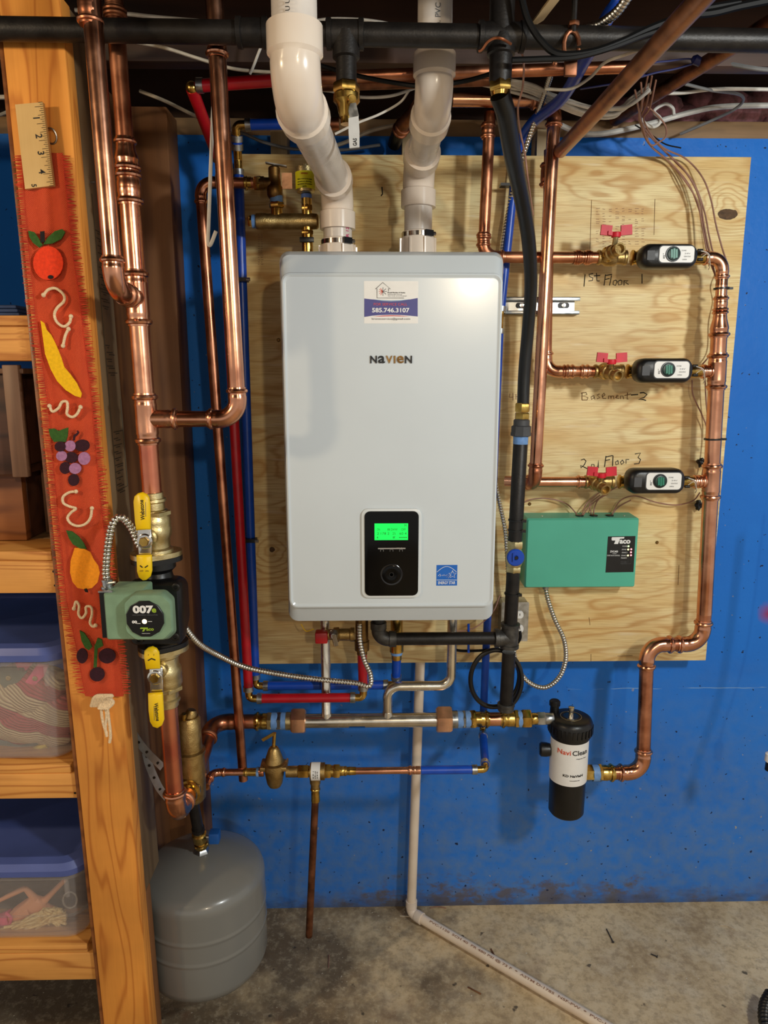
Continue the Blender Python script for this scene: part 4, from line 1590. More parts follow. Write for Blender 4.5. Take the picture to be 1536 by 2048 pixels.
pl = P(676, 503, -.25)
pl.z = BZ1 - .002
vl, c1 = vent('exhaust_vent', 'white plastic exhaust vent pipe, left one on top of the boiler', pl, P(672, 372, -.25).z, P(592, 196, -.80), 0)
pr = P(836, 495, -.215)
pr.z = BZ1 - .002
vr, c1r = vent('intake_vent', 'white plastic air intake pipe, right one on top of the boiler', pr, P(848, 338, -.215).z, P(868, 206, -.475), 1)
for (t_, p, hgt) in ((vl, pl, .030), (vr, pr, .052)):
    z0 = BZ1 - .001
    MB().lathe(Vector((p.x, p.y, z0)), V(0, 0, 1), [(0, .046), (.006, .046), (.012, .039), (hgt, .037), (hgt + .002, .0345), (hgt + .012, .0345), (hgt + .014, .031)], 28).part('collar', 'pvc_fitting', t_)
    for k in range(8):
        a_ = k * math.pi / 4 + .3
        d_ = V(math.cos(a_), math.sin(a_), 0)
        MB().obox(Vector((p.x, p.y, z0 + hgt * .5)) + d_ * .0385, d_ * .004, V(-d_.y, d_.x, 0) * .0015, V(0, 0, hgt * .45)).part('collar_rib', 'pvc_fitting', t_)
    cl = MB().lathe(Vector((p.x, p.y, z0 + hgt)), V(0, 0, 1), [(0, .0352), (.0, .0360), (.010, .0360), (.010, .0352)], 28, caps=False).part('band_clamp', 'chrome', t_)
    a_ = V(.55, -.83, 0).normalized()
    cc = Vector((p.x, p.y, z0 + hgt + .005)) + a_ * .0385
    MB().obox(cc, V(-a_.y, a_.x, 0) * .010, a_ * .0035, V(0, 0, .0062)).part('clamp_housing', 'dial_ring', t_)
    sx = cc + V(-a_.y, a_.x, 0) * .010
    MB().hexnut(sx, sx + V(-a_.y, a_.x, 0) * .007, .0042).part('clamp_screw', 'chrome', t_)
text_cyl(vr, 'pipe_print', 'in. PVC', 'ink_grey', P(874, 30, -.475 - VR) * 1.0 + V(0, VR, 0), (0, 0, 1), (.05, -1, 0), VR, h=.009)
text_cyl(vl, 'pipe_print', '- U U U U -', 'ink_black', Vector((P(592, 196, -.80).x, -.80, 2.0)) , (0, 0, 1), (-.15, -1, 0), VR * 1.13, h=.006)
q = Vector((pl.x, pl.y, P(690, 462, -.28).z))
text_cyl(vl, 'pen_mark', 'R 12', 'print_pink', q, (0, 0, 1), (.70, -.72, 0), VR, h=.008, bold=.02)

# ---------------------------------------------------------------- relief and air vent manifold on top of the boiler (left)
MY = -.225
rv = thing('relief_manifold', P(617, 500, MY), 'brass manifold with relief valve and yellow-tagged air vent beside the exhaust vent', 'valve')
m0, m1 = P(512, 443, MY), P(637, 443, MY)
ax = (m1 - m0).normalized()
Lm = (m1 - m0).length
R_ = .0165
MB().lathe(m0, ax, [(0, R_ * .9), (.002, R_ * 1.06), (.022, R_ * 1.06), (.024, R_), (Lm - .012, R_), (Lm - .003, R_ * .95), (Lm, R_ * .75)], 24).part('body', 'brass_cast', rv)
MB().lathe(m0 - ax * .008, ax, [(0, R_ * .85), (.009, R_ * .85)], 20).part('thread_tape', 'tape_blue', rv)
MB().hexnut(m0 - ax * .016, m0 - ax * .007, R_ * .75).part('plug', 'brass', rv)
pv = P(554, 443, MY)
zt = lambda v: P(554, v, MY).z
MB().lathe(V(pv.x, MY, pv.z + .012), V(0, 0, 1), [(0, .0125), (.014, .0125)], 18).part('nipple', 'brass', rv)
MB().hexnut(V(pv.x, MY, zt(416)), V(pv.x, MY, zt(405)), .0165, .3).part('nut', 'brass', rv)
MB().lathe(V(pv.x, MY, zt(406)), V(0, 0, 1), [(0, .0135), (.014, .0135)], 18).part('thread_tape', 'tape_blue', rv)
vb = V(pv.x - .003, MY, zt(397))
MB().lathe(vb, V(0, 0, 1), [(0, .013), (.006, .0165), (.022, .0165), (.026, .014), (.044, .0125), (.060, .0125), (.063, .010)], 20).lathe(vb + V(0, 0, .030), V(-1, 0, 0), [(0, .012), (.022, .012), (.022, .014), (.032, .014)], 16).part('relief_body', 'brass_dark', rv)
MB().obox(vb + V(.005, -.004, .066), V(.022, 0, -.0035), V(0, .006, 0), V(0.0002, 0, .0012)).part('test_lever', 'galvanised', rv)
MB().cyl(vb + V(0, 0, .060), vb + V(0, 0, .069), .003, 8).part('lever_pin', 'galvanised', rv)
MB().obox(vb + V(.026, .004, .036), V(.011, 0, 0), V(0, .0015, 0), V(0, 0, .016)).part('rating_tag', 'bronze_nut', rv)
pa = P(614, 443, MY)
za = lambda v: P(614, v, MY).z
MB().hexnut(V(pa.x, MY, za(422)), V(pa.x, MY, za(410)), .0125, .2).part('nut', 'brass', rv)
MB().lathe(V(pa.x, MY, za(430)), V(0, 0, 1), [(0, .011), (za(395) - za(430), .011)], 18).part('nipple', 'brass', rv)
MB().lathe(V(pa.x, MY, za(397)), V(0, 0, 1), [(0, .0115), (.008, .0115)], 18).part('thread_tape', 'blue_ink_seal', rv)
hv = za(336) - za(386)
MB().lathe(V(pa.x - .002, MY, za(388)), V(0, 0, 1), [(0, .012), (.003, .0190), (hv - .008, .0200), (hv - .008, .0215), (hv + .002, .0215), (hv + .003, .019), (hv + .003, .006), (hv + .009, .0055)], 26).part('air_vent', 'brass_pale', rv)
MB().lathe(V(pa.x - .002, MY, za(380)), V(0, 0, 1), [(0, .0195), (0, .0206), (za(346) - za(380), .0212), (za(346) - za(380), .0200)], 26, caps=False).part('warning_tag', 'yellow_tag', rv)
for (s, v, w, m) in (('WARNING', 352, 14, 'print_orange'), ('Valve must be in open', 363, 32, 'ink_black'), ('position during', 368, 30, 'ink_black'), ('operation of system', 373, 32, 'ink_black'), ('NOTE', 378, 8, 'ink_black')):
    text_cyl(rv, 'tag_text', s, m, V(pa.x - .002, MY, za(v)), (0, 0, 1), (.0, -1, 0), .0213, w=w * .00104, h=.0032, along=False)
# drop to the boiler top with a union clip
MB().lathe(V(pa.x, MY, BZ1 - .002), V(0, 0, 1), [(0, .017), (.018, .017), (.019, .012), (pa.z - BZ1 + .002, .012)], 20).part('boiler_tail', 'brass', rv)
MB().hexnut(V(pa.x, MY, za(470)), V(pa.x, MY, za(461)), .014, .2).part('nut', 'brass', rv)
MB().bbox(pa.x - .015, pa.x + .015, MY - .019, MY - .012, za(487), za(477), .001).part('union_clip', 'black_plastic', rv)
# discharge pipe
D0 = P(520, 366, MY)
dis = thing('relief_discharge_pipe', P(487, 1558, MY), 'thin copper discharge pipe from the relief valve down past the red and blue tubing', 'pipe')
D1 = P(400, 372, MY)
D1.z = D0.z
D2 = P(487, 1560, MY - .01)
rD = .0112
run(dis, [D0, D1, D2], rD, 'copper_dull', me='copper')
MB().lathe(P(488, 366, MY) * 1.0, V(1, 0, 0), [(0, rD * 1.1), (.002, rD * 1.3), (.006, rD * 1.3), (.008, rD * 1.12), (.016, rD * 1.12)], 18).part('adapter', 'brass', dis)
MB().hexnut(V(P(508, 366, MY).x, MY, D0.z), V(P(522, 366, MY).x, MY, D0.z), .0150, .4).part('nut', 'brass', dis)


# ================================================================== left-hand copper riser with pump
YB = -.545
_pa, _pb = P(247, 250, YB), P(343, 1500, YB)


def RB(v):
    z = P(300, v, YB).z
    k = (z - _pa.z) / (_pb.z - _pa.z)
    return Vector((_pa.x + (_pb.x - _pa.x) * k, YB, z))


rL, rS = .0178, .0146
up = (_pa - _pb).normalized()
dn = -up
XP = V(1, 0, 0)
riser = thing('copper_riser', RB(990), 'thick upright copper riser with two tees above the green pump', 'pipe')
pipe(riser, RB(-60), RB(282), rS, 'copper_dull')
coupling(riser, RB(14), RB(40), rS, 'copper_old')
reducer(riser, RB(276), RB(346), rS, rL, name='reducer')
coupling(riser, RB(342), RB(412), rL)
pipe(riser, RB(402), RB(556), rL)
tA = RB(597)
tee(riser, tA, up, V(0, -1, 0), rL, rS, La=(RB(542) - RB(655)).length / 2, Lb=.045)
pipe(riser, RB(640), RB(800), rL)
tC = RB(838)
tee(riser, tC, up, XP, rL, rS, La=(RB(787) - RB(890)).length / 2, Lb=.058)
pipe(riser, RB(876), RB(1000), rL, 'copper_stained')

# riser A in front of it
ax_ = tA.x + .002
sup = thing('copper_drop_pipe', (ax_, -.66, tA.z), 'copper drop pipe beside the pine post that elbows into the thick riser', 'pipe')
topA = V(P(178, 0, -.66).x, -.66, 2.384)
run(sup, [V(ax_, YB - .035, tA.z), V(ax_, -.66, tA.z), topA], rS, 'copper', L=rS * 1.3)
pA = P(180, 34, -.66)
coupling(sup, V(pA.x, -.66, pA.z - .012), V(pA.x, -.66, pA.z + .035), rS, 'copper_dull')

# copper loop C
ct = P(434, 100, YB)
cb = P(477, 836, YB)
cb.z = tC.z
ret = thing('copper_return_pipe', cb, 'bright copper pipe with a bottom elbow, left of the boiler, teed into the riser', 'pipe')
topC = cb + (ct - cb) * ((2.384 - cb.z) / (ct.z - cb.z))
run(ret, [tC + XP * .045, cb, topC], rS, 'copper')
q = ct + (cb - ct).normalized() * .0
coupling(ret, ct + V(0, 0, .02), ct - V(0, 0, .012), rS, 'copper')


# ---------------------------------------------------------------- isolation valves and circulator
def iso_valve(label, vt, vb, flip):
    """flanged ball valve on the riser; flip = below the pump"""
    top, bot = RB(vt), RB(vb)
    L_ = (top - bot).length
    d = dn if not flip else up
    s = top if not flip else bot
    t_ = thing('isolation_valve', bot, label, 'valve', 'yellow handled pump valves')
    k = L_ / .125
    prof = [(0, .0195), (.001, .0205), (.012 * k, .0208), (.013 * k, .0245), (.018 * k, .025), (.021 * k, .0215), (.034 * k, .022), (.036 * k, .026), (.045 * k, .0275), (.050 * k, .0300), (.060 * k, .0310),
            (.068 * k, .0298), (.070 * k, .0308), (.086 * k, .0305), (.092 * k, .027), (.110 * k, .0265), (.114 * k, .031), (L_, .032)]
    MB().lathe(s, d, prof, 28).part('body', 'brass_pale', t_)
    MB().hexnut(s + d * (.036 * k), s + d * (.048 * k), .0315, .4).part('hex_collar', 'brass_pale', t_)
    return t_, s, d, L_


V1 = iso_valve('upper yellow-handled brass valve above the green pump', 984, 1108, False)
V2 = iso_valve('lower yellow-handled brass valve below the green pump', 1300, 1412, True)


def oval_flange(c, th, m, parent, name):
    u_, w_ = V(.76, .65, 0), V(-.65, .76, 0)
    pts = []
    for k in range(36):
        a = 2 * math.pi * k / 36
        rx, ry = .0475, .036
        ca, sa = math.cos(a), math.sin(a)
        pts.append(u_ * (rx * math.copysign(abs(ca) ** .8, ca)) + w_ * (ry * math.copysign(abs(sa) ** .9, sa)))
    MB().loft([[c + p for p in pts], [c + p + V(0, 0, th) for p in pts]]).part(name, m, parent)


oval_flange(RB(1112), .009, 'brass_pale', V1[0], 'flange')
oval_flange(RB(1302), .009, 'brass_pale', V2[0], 'flange')


def lever(t_, pivot, long_up, px_long, px_short):
    """two-ended lever: chromed plate with yellow grips; pixel outlines on its own plane"""
    Yh = pivot.y
    MB().lathe(pivot + V(0, .055, 0), V(0, -1, 0), [(0, .014), (.030, .0135), (.032, .010), (.058, .0095)], 18).part('stem_boss', 'brass_pale', t_)
    MB().hexnut(pivot + V(0, -.003, 0), pivot + V(0, -.010, 0), .0088, .2).part('stem_nut', 'brass', t_)
    MB().lathe(pivot, V(0, -1, 0), [(0, .014), (.003, .014), (.004, .0125), (.0042, .0095)], 24).part('washer', 'chrome', t_)


def grip(t_, poly, Yh, name='grip', m='yellow_vinyl', th=.006):
    pp = [P(u, v, Yh) for u, v in poly]
    c = sum(pp, Vector()) / len(pp)
    mid = [p + V(0, -th / 2, 0) for p in pp]
    fr = [c + (p - c) * .90 + V(0, -th, 0) for p in pp]
    return MB().loft([pp, mid, fr]).part(name, m, t_, sharp=70)


Yv = YB - .062
pv1 = P(290, 1082, Yv)
lever(V1[0], pv1, True, None, None)
grip(V1[0], [(275, 1056), (303, 1056), (304, 1112), (277, 1112)], Yv + .001, 'lever_plate', 'chrome', .0025)
g_long = grip(V1[0], [(268, 1003), (270, 992), (277, 986), (286, 984), (294, 988), (299, 995), (301, 1010), (302, 1058), (274, 1060), (271, 1045)], Yv - .004)
g_short = grip(V1[0], [(274, 1110), (304, 1109), (305, 1140), (302, 1152), (294, 1159), (287, 1160), (279, 1154), (275, 1142)], Yv - .003)
text(g_long, 'grip_text', 'Webstone', 'ink_black', P(284, 1020, Yv - .0105), (-.02, 0, 1), (-1, 0, -.02), w=.036, h=.0075, bold=.02, ext=.0001)
strokes_mb([[P(291, 1004, Yv - .0103), P(291.5, 1033, Yv - .0103)]], .0004, 4).part('grip_rule', 'ink_grey', g_long)
strokes_mb([[P(280, 1131, Yv - .0093), P(285, 1135, Yv - .0093)], [P(290, 1135, Yv - .0093), P(296, 1131, Yv - .0093)]], .0011, 6).part('arrow_mark', 'ink_black', g_short)
for (s, u) in (('OFF', 283), ('ON', 294)):
    text(g_short, 'grip_text', s, 'ink_brown', P(u, 1142, Yv - .0093), (1, 0, 0), (0, 0, 1), h=.0028, ext=.0001)
pv2 = P(311, 1354, Yv)
lever(V2[0], pv2, False, None, None)
grip(V2[0], [(299, 1334), (325, 1334), (327, 1388), (301, 1388)], Yv + .001, 'lever_plate', 'chrome', .0025)
g_short = grip(V2[0], [(289, 1312), (290, 1300), (297, 1294), (306, 1292), (314, 1296), (319, 1304), (321, 1336), (293, 1338)], Yv - .003)
g_long = grip(V2[0], [(297, 1386), (326, 1384), (328, 1420), (329, 1438), (325, 1449), (316, 1455), (307, 1452), (301, 1442), (298, 1420)], Yv - .004)
text(g_long, 'grip_text', 'Webstone', 'ink_black', P(314, 1424, Yv - .0105), (.04, 0, -1), (1, 0, .04), w=.036, h=.0075, bold=.02, ext=.0001)
strokes_mb([[P(308, 1412, Yv - .0103), P(308.5, 1441, Yv - .0103)]], .0004, 4).part('grip_rule', 'ink_grey', g_long)
strokes_mb([[P(296, 1321, Yv - .0093), P(303, 1317, Yv - .0093), P(311, 1320, Yv - .0093)]], .0012, 6).part('arrow_mark', 'ink_black', g_short)
for (s, u) in (('F', 297), ('F', 308)):
    text(g_short, 'grip_text', s, 'ink_brown', P(u, 1310, Yv - .0093), (1, 0, 0), (0, 0, 1), h=.0030, ext=.0001)

# pump
pump = thing('circulator_pump', RB(1298), 'green and black circulator pump with a round black display face', 'pump')
MB().lathe(RB(1122), dn, [(0, .034), (.012, .034), (.020, .026), (.030, .028), (.046, .040)], 26).part('volute_neck', 'black_plastic', pump)
MB().lathe(RB(1292), up, [(0, .034), (.012, .034), (.020, .027), (.036, .032), (.05, .042)], 26).part('volute_neck', 'black_plastic', pump)
pc = P(300, 1222, -.60)
oval_flange(RB(1122), .009, 'black_plastic', pump, 'flange')
oval_flange(RB(1292), .008, 'black_plastic', pump, 'flange')
x0, x1 = P(259, 1222, -.585).x, P(364, 1222, -.585).x
z1_, z0_ = P(310, 1163, -.585).z, P(310, 1287, -.585).z
MB().loft([rr(x0 + .012, x1 - .006, z0_ + .01, z1_ - .01, .02, YB + .035), rr(x0, x1, z0_, z1_, .012, -.565), rr(x0, x1, z0_, z1_, .012, -.592), rr(x0 + .004, x1 - .004, z0_ + .004, z1_ - .004, .01, -.598)]).part('volute', 'black_plastic', pump)
for (u, v) in ((272, 1178), (353, 1173), (352, 1272), (280, 1278)):
    p = P(u, v, -.598)
    MB().lathe(p, V(0, -1, 0), [(0, .0075), (.006, .0075), (.007, .006), (.007, .0035), (.004, .003)], 14).part('bolt', 'black_iron', pump)
# motor housing: octagon with lobes
def octo(cu, cv, hw, hh, cut, Y):
    c = P(cu, cv, Y)
    m_ = mpp(c)
    a, b, k = hw * m_, hh * m_, cut * m_
    q = [(-a + k, -b), (a - k, -b), (a, -b + k), (a, b - k), (a - k, b), (-a + k, b), (-a, b - k), (-a, -b + k)]
    out = []
    n = len(q)
    for i in range(n):           # round the corners a little
        p0, p1, p2 = Vector(q[i - 1]), Vector(q[i]), Vector(q[(i + 1) % n])
        out += [p1 + (p0 - p1).normalized() * min(.004, (p0 - p1).length * .3), p1 + ((p0 - p1).normalized() + (p2 - p1).normalized()) * .0012, p1 + (p2 - p1).normalized() * min(.004, (p2 - p1).length * .3)]
    return [V(c.x + p.x, Y, c.z + p.y) for p in out]


MB().loft([octo(304, 1229, 47, 52, 16, -.599), octo(304, 1229, 47, 52, 16, -.64), octo(302, 1231, 45, 50, 18, -.675), octo(298, 1234, 47, 48, 17, -.686), octo(296, 1235, 45, 46, 17, -.690)]).part('motor_housing', 'pump_green', pump, sharp=50)
fp = P(291, 1237, -.690)
disp = MB().lathe(fp, V(0, -1, 0), [(-.001, .0325), (.0022, .0325), (.003, .0315)], 12, math.pi / 12).part('display_face', 'black_plastic', pump)
yF = -.6935
for (s, u, v, w, h, m, bo) in (('007', 286, 1219, 41, 16.5, 'print_white', .05), ('e', 308, 1221, 9, 9, 'print_green', .04), ('aco', 300, 1259, 15, 5, 'print_green', .03), ('00', 269, 1244, 10, 6, 'print_white', .05),
                               ('HIGH EFFICIENCY CIRCULATOR', 290, 1230, 50, 2.2, 'ink_grey', .0), ('Hydronics', 292, 1267, 16, 1.8, 'print_white', .0)):
    p = P(u, v, yF)
    text(disp, 'display_text', s, m, p, (1, 0, 0), (0, 0, 1), w=w * mpp(p), h=h * mpp(p), bold=bo, ext=.0002)
MB().prism([P(u, v, yF) for u, v in ((281, 1255), (296, 1255), (295, 1258), (291, 1258), (288, 1263), (284, 1263), (287, 1258), (280, 1258))], (0, 1, 0), .0003).part('display_logo', 'print_green', disp)
MB().lathe(P(289, 1243, -.6928), V(0, -1, 0), [(0, .0042), (.0012, .0034), (.0016, .0015)], 14).part('indicator_light', 'led_amber', disp)
strokes_mb([[P(273, 1247, yF), P(281, 1247, yF)], [P(296, 1243, yF), P(304, 1243, yF)]], .0005, 5).part('display_rule', 'print_white', disp)
# wiring box at its left
bxa, bxb = P(205, 1187, -.675), P(262, 1281, -.675)
jb = MB().loft([rr(bxa.x, bxb.x + .02, bxb.z, bxa.z, .004, -.603), rr(bxa.x, bxb.x + .02, bxb.z, bxa.z, .004, -.670), rr(bxa.x + .003, bxb.x + .017, bxb.z + .003, bxa.z - .003, .003, -.6745)]).part('wiring_box', 'pump_green', pump)
MB().box(bxa.x - .010, bxa.x + .002, -.664, -.600, bxb.z + .001, bxa.z - .001).part('box_side', 'black_plastic', jb)
MB().obox(V((bxa.x + .003), -.668, bxa.z + .0015), V(.012, 0, 0), V(0, .003, 0), V(0, 0, .0012)).part('knockout_tab', 'galvanised', jb)
cx = P(216, 1182, -.64)
MB().lathe(V(cx.x, -.64, bxa.z - .001), V(0, 0, 1), [(0, .011), (.004, .011), (.0045, .0085), (.012, .0085), (.0125, .0095), (.016, .0095)], 16).part('conduit_connector', 'galvanised', jb)
MB().cyl(V(cx.x + .006, -.65, bxa.z + .011), V(cx.x + .018, -.652, bxa.z + .013), .0022, 8).part('clamp_screw', 'galvanised', pump)
fl = flex([V(cx.x, -.64, bxa.z + .012), P(212, 1140, -.638), P(217, 1085, -.63), P(226, 1046, -.62), P(243, 1035, -.61), P(262, 1055, -.600), P(277, 1088, -.596), P(287, 1102, -.592)], .0072)
fl.solo('pump_conduit', 'conduit_metal', 'flexible metal conduit looping up from the green pump wiring box', 'conduit')
fl = flex([P(352, 1242, -.56), P(366, 1250, -.54), P(395, 1285, -.50), P(432, 1308, -.44), P(490, 1334, -.38), P(570, 1350, -.33), P(640, 1359, -.30), P(710, 1366, -.285), P(738, 1372, -.285),
           P(741, 1350, -.288), P(728, 1318, -.288), P(720, 1280, -.285), P(719, 1246, -.28)], .0065, seg=9)
fl.solo('boiler_conduit', 'conduit_metal', 'flexible metal conduit sagging from the green pump to the underside of the boiler', 'conduit')

# ---------------------------------------------------------------- return below the pump to the air separator
bot = thing('copper_down_pipe', RB(1640), 'reddish stained copper leg below the lower yellow valve, elbowing to the air separator', 'pipe')
eb = RB(1637)
run(bot, [RB(1400), eb, V(eb.x, -.462, eb.z)], rL, 'copper_stained', L=rL * 1.3, me='copper')
sepc = V(eb.x, -.42, eb.z)
sep = thing('air_separator', V(sepc.x, -.42, sepc.z - .05), 'tall brass air separator with a small cap, behind the copper leg', 'air separator')
zt = P(388, 1437, -.42).z
prof = [(0, .014), (.004, .022), (.012, .0285), (.055, .0305), (.075, .0305), (.115, .0295), (.117, .0325), (.124, .0325), (.127, .0265), (zt - sepc.z + .045, .0255), (zt - sepc.z + .050, .0215), (zt - sepc.z + .0505, .012)]
MB().lathe(V(sepc.x, -.42, sepc.z - .045), V(0, 0, 1), prof, 30).part('body', 'brass_cast', sep)
MB().lathe(V(sepc.x, -.42, sepc.z), V(0, -1, 0), [(0, .024), (.030, .024), (.031, .027), (.036, .027), (.037, .022), (.046, .0225), (.050, .0215)], 22).part('inlet_union', 'brass', sep)
MB().lathe(V(sepc.x, -.42, sepc.z), V(0, 1, 0), [(0, .024), (.034, .024), (.036, .021), (.05, .021)], 22).part('outlet_union', 'brass', sep)
MB().lathe(V(sepc.x + .004, -.42, zt + .002), V(.25, .1, 1), [(0, .013), (.012, .0125), (.018, .009), (.0185, .003)], 16).part('vent_cap', 'brass_cast', sep)
MB().lathe(V(sepc.x - .006, -.435, zt + .002), V(.15, -.25, 1), [(0, .0045), (.010, .0045), (.011, .0055), (.020, .005)], 12).part('vent_screw', 'brass', sep)

# header: copper from separator to the boiler manifold
HY, HZ = -.20, .699
hdr = thing('copper_header', V(-.33, HY, HZ - .02), 'short copper header with brass adapter between the air separator and the steel manifold', 'pipe')


def H(u):
    return V(P(u, 1441, HY).x, HY, HZ)


run(hdr, [V(sepc.x, -.372, sepc.z), V(sepc.x, HY, HZ), H(513)], rL, 'copper_dull', me='copper_dull')
SEG = lambda u0, u1, r_, m_, n_, t_: MB().lathe(H(u0), XP, [(0, r_ * .96), (.0008, r_), (max(.001, H(u1).x - H(u0).x - .0008), r_), (H(u1).x - H(u0).x, r_ * .96)], 24).part(n_, m_, t_)
HEX = lambda u0, u1, r_, m_, n_, t_: MB().hexnut(H(u0), H(u1), r_, .5).part(n_, m_, t_)
MB().lathe(H(509), XP, sock(.018, rL) + [(H(540).x - H(509).x, rL * 1.1)], 24).part('press_adapter', 'brass', hdr)
HEX(534, 544, .0235, 'brass_pale', 'adapter_hex', hdr)
man = thing('steel_manifold', V(H(740).x, HY, HZ - .035), 'polished stainless manifold with two big bronze nuts under the boiler', 'manifold')
SEG(543, 556, .0215, 'tape_blue', 'thread_tape', man)
HEX(554, 563, .0240, 'galvanised', 'hex_nipple', man)
SEG(562, 573, .0215, 'tape_blue', 'thread_tape', man)
SEG(572, 586, .0225, 'brass_pale', 'sleeve', man)
HEX(583, 611, .0330, 'bronze_nut', 'union_nut', man)
SEG(609, 875, .0180, 'stainless', 'tube', man)
HEX(873, 903, .0350, 'bronze_nut', 'union_nut', man)
SEG(901, 915, .0225, 'galvanised', 'sleeve', man)
SEG(914, 926, .0215, 'tape_blue', 'thread_tape', man)
HEX(924, 931, .0240, 'galvanised', 'hex_nipple', man)
SEG(930, 941, .0215, 'tape_blue', 'thread_tape', man)
lb_ = []
for k in range(7):
    a_ = rad(-95 + k * 11)
    lb_.append(V(0, -math.cos(a_) * .0186, math.sin(a_) * .0186))
MB().add([H(698) + p for p in lb_] + [H(730) + p for p in lb_], [(k, k + 1, k + 8, k + 7) for k in range(6)]).part('label', 'print_blue', man)
# manifold stubs up to the boiler
xl_ = P(652, 1360, HY).x
MB().lathe(V(xl_, HY, HZ + .012), V(0, 0, 1), [(0, .0145), (.003, .0122), (BZ0 - HZ - .04, .0118)], 20).part('supply_tube', 'stainless', man)
MB().lathe(V(xl_, HY, HZ), V(0, 0, 1), [(0, .016), (.022, .0128)], 20).part('weld_collar', 'stainless', man)
xr_ = P(775, 1400, HY).x
xe_ = P(903, 1330, HY).x
zr = P(840, 1372, HY).z
MB().tube([V(xr_, HY, HZ), V(xr_, HY, HZ + .024)] , [.0160, .0128], 20).part('weld_collar', 'stainless', man)
bent([V(xr_, HY, HZ + .012), V(xr_, HY, zr), V(xe_, HY, zr), V(xe_, HY, BZ0 - .045)], .0120, .030, 18).part('return_tube', 'stainless', man)
for (x, z) in ((xl_, BZ0 - .050), (xe_, BZ0 - .047)):
    MB().hexnut(V(x, HY, z - .004), V(x, HY, z + .016), .0265, .2).part('union_nut', 'bronze_nut', man)
    MB().lathe(V(x, HY, z + .012), V(0, 0, 1), [(0, .0185), (BZ0 - z - .012, .0185)], 20).part('boiler_tail', 'brass_dark', man)

# shut-off valve with a red cap at the left boiler outlet
sv = thing('service_valve', V(xl_ + .02, -.23, BZ0 - .05), 'brass service valve with red cap and wing lever under the left of the boiler', 'valve')
p = P(648, 1274, HY)
MB().bbox(P(631, 1274, -.225).x, P(656, 1274, -.225).x, -.245, -.215, P(640, 1284, -.23).z, P(640, 1262, -.23).z, .004).part('cap', 'red_cap', sv)
vb_ = P(672, 1270, -.225)
MB().lathe(V(xl_, -.222, vb_.z), XP, [(0, .013), (.02, .013), (.022, .017), (.034, .018), (.036, .014), (.060, .0145), (.062, .017), (.072, .017)], 20).part('body', 'brass_cast', sv)
c_ = P(667, 1272, -.247)
MB().lathe(c_ + V(0, .016, 0), V(0, -1, 0), [(0, .011), (.010, .011), (.018, .006)], 16).part('bonnet', 'galvanised', sv)
MB().obox(c_ + V(.003, -.002, -.010), V(.003, 0, -.014), V(.002, -.0012, 0), V(.004, 0, .001)).part('wing_lever', 'chrome', sv)
MB().tube(crom([P(602, 1248, -.20), P(612, 1262, -.20), P(628, 1258, -.20)]), .0012, 6).part('tie', 'yellow_vinyl', sv)

# ---------------------------------------------------------------- expansion tank and its valve
TX, TY = -.394, -.365
tank = thing('expansion_tank', (TX, TY, .12), 'grey steel expansion tank hanging below the air separator', 'tank')
R_ = .143
prof = [(.150, .03), (.152, .06), (.160, .10), (.178, .130), (.205, R_), (.272, R_), (.276, R_), (.279, R_ + .0016), (.283, R_ + .0016), (.286, R_), (.290, R_), (.324, R_), (.328, R_), (.331, R_ + .0016), (.335, R_ + .0016), (.338, R_), (.342, R_), (.394, R_),
        (.398, R_)] + [(.398 + .034 * math.sin(q * math.pi / 16), R_ - .034 + .034 * math.cos(q * math.pi / 16)) for q in range(1, 7)] + [(.398 + .034 * .924 + .030 * math.sin(q * math.pi / 12), .1218 - .105 * q / 6) for q in range(1, 7)]
prof[0:4] = [(.150, .03), (.1505, .05), (.153, .075), (.159, .10), (.168, .118), (.180, .132), (.194, .140)]
MB().lathe((TX, TY, 0), V(0, 0, 1), prof, 56).part('shell', 'grey_tank', tank, sharp=30)
MB().lathe((TX, TY, .455), V(0, 0, 1), [(0, .020), (.004, .019), (.010, .0165), (.013, .0135), (.030, .0135)], 6).part('stub', 'galvanised', tank)
MB().cyl((TX, TY, .152), (TX, TY, .128), .010, 12).part('air_stem', 'black_iron', tank)
tv = thing('tank_valve', (TX, TY, .475), 'small brass valve with a square blue cap on top of the grey tank', 'valve')
dT = V(sepc.x - TX, -.42 - TY, sepc.z - .045 - .475)
d1 = dT.normalized()
b0 = V(TX, TY, .475)
LT = dT.length
MB().lathe(b0, d1, [(0, .0155), (.012, .0155), (.013, .0125), (.020, .013), (.022, .0165), (.044, .0165), (.046, .013), (.058, .013)], 18).part('body', 'brass', tv)
MB().hexnut(b0 + d1 * .002, b0 + d1 * .011, .0175, .4).part('hex', 'brass', tv)
MB().lathe(b0 + d1 * .056, d1, [(0, .0145), (.008, .0145), (.0085, .0125), (LT - .056, .0125)], 18).part('nipple', 'black_iron', tv)
MB().cyl(b0 + d1 * .032, b0 + d1 * .032 + XP * .026, .004, 10).part('cap_stem', 'chrome', tv)
q = b0 + d1 * .032 + XP * .034
MB().bbox(q.x - .011, q.x + .012, q.y - .012, q.y + .012, q.z - .012, q.z + .014, .002).part('cap', 'blue_cap', tv)

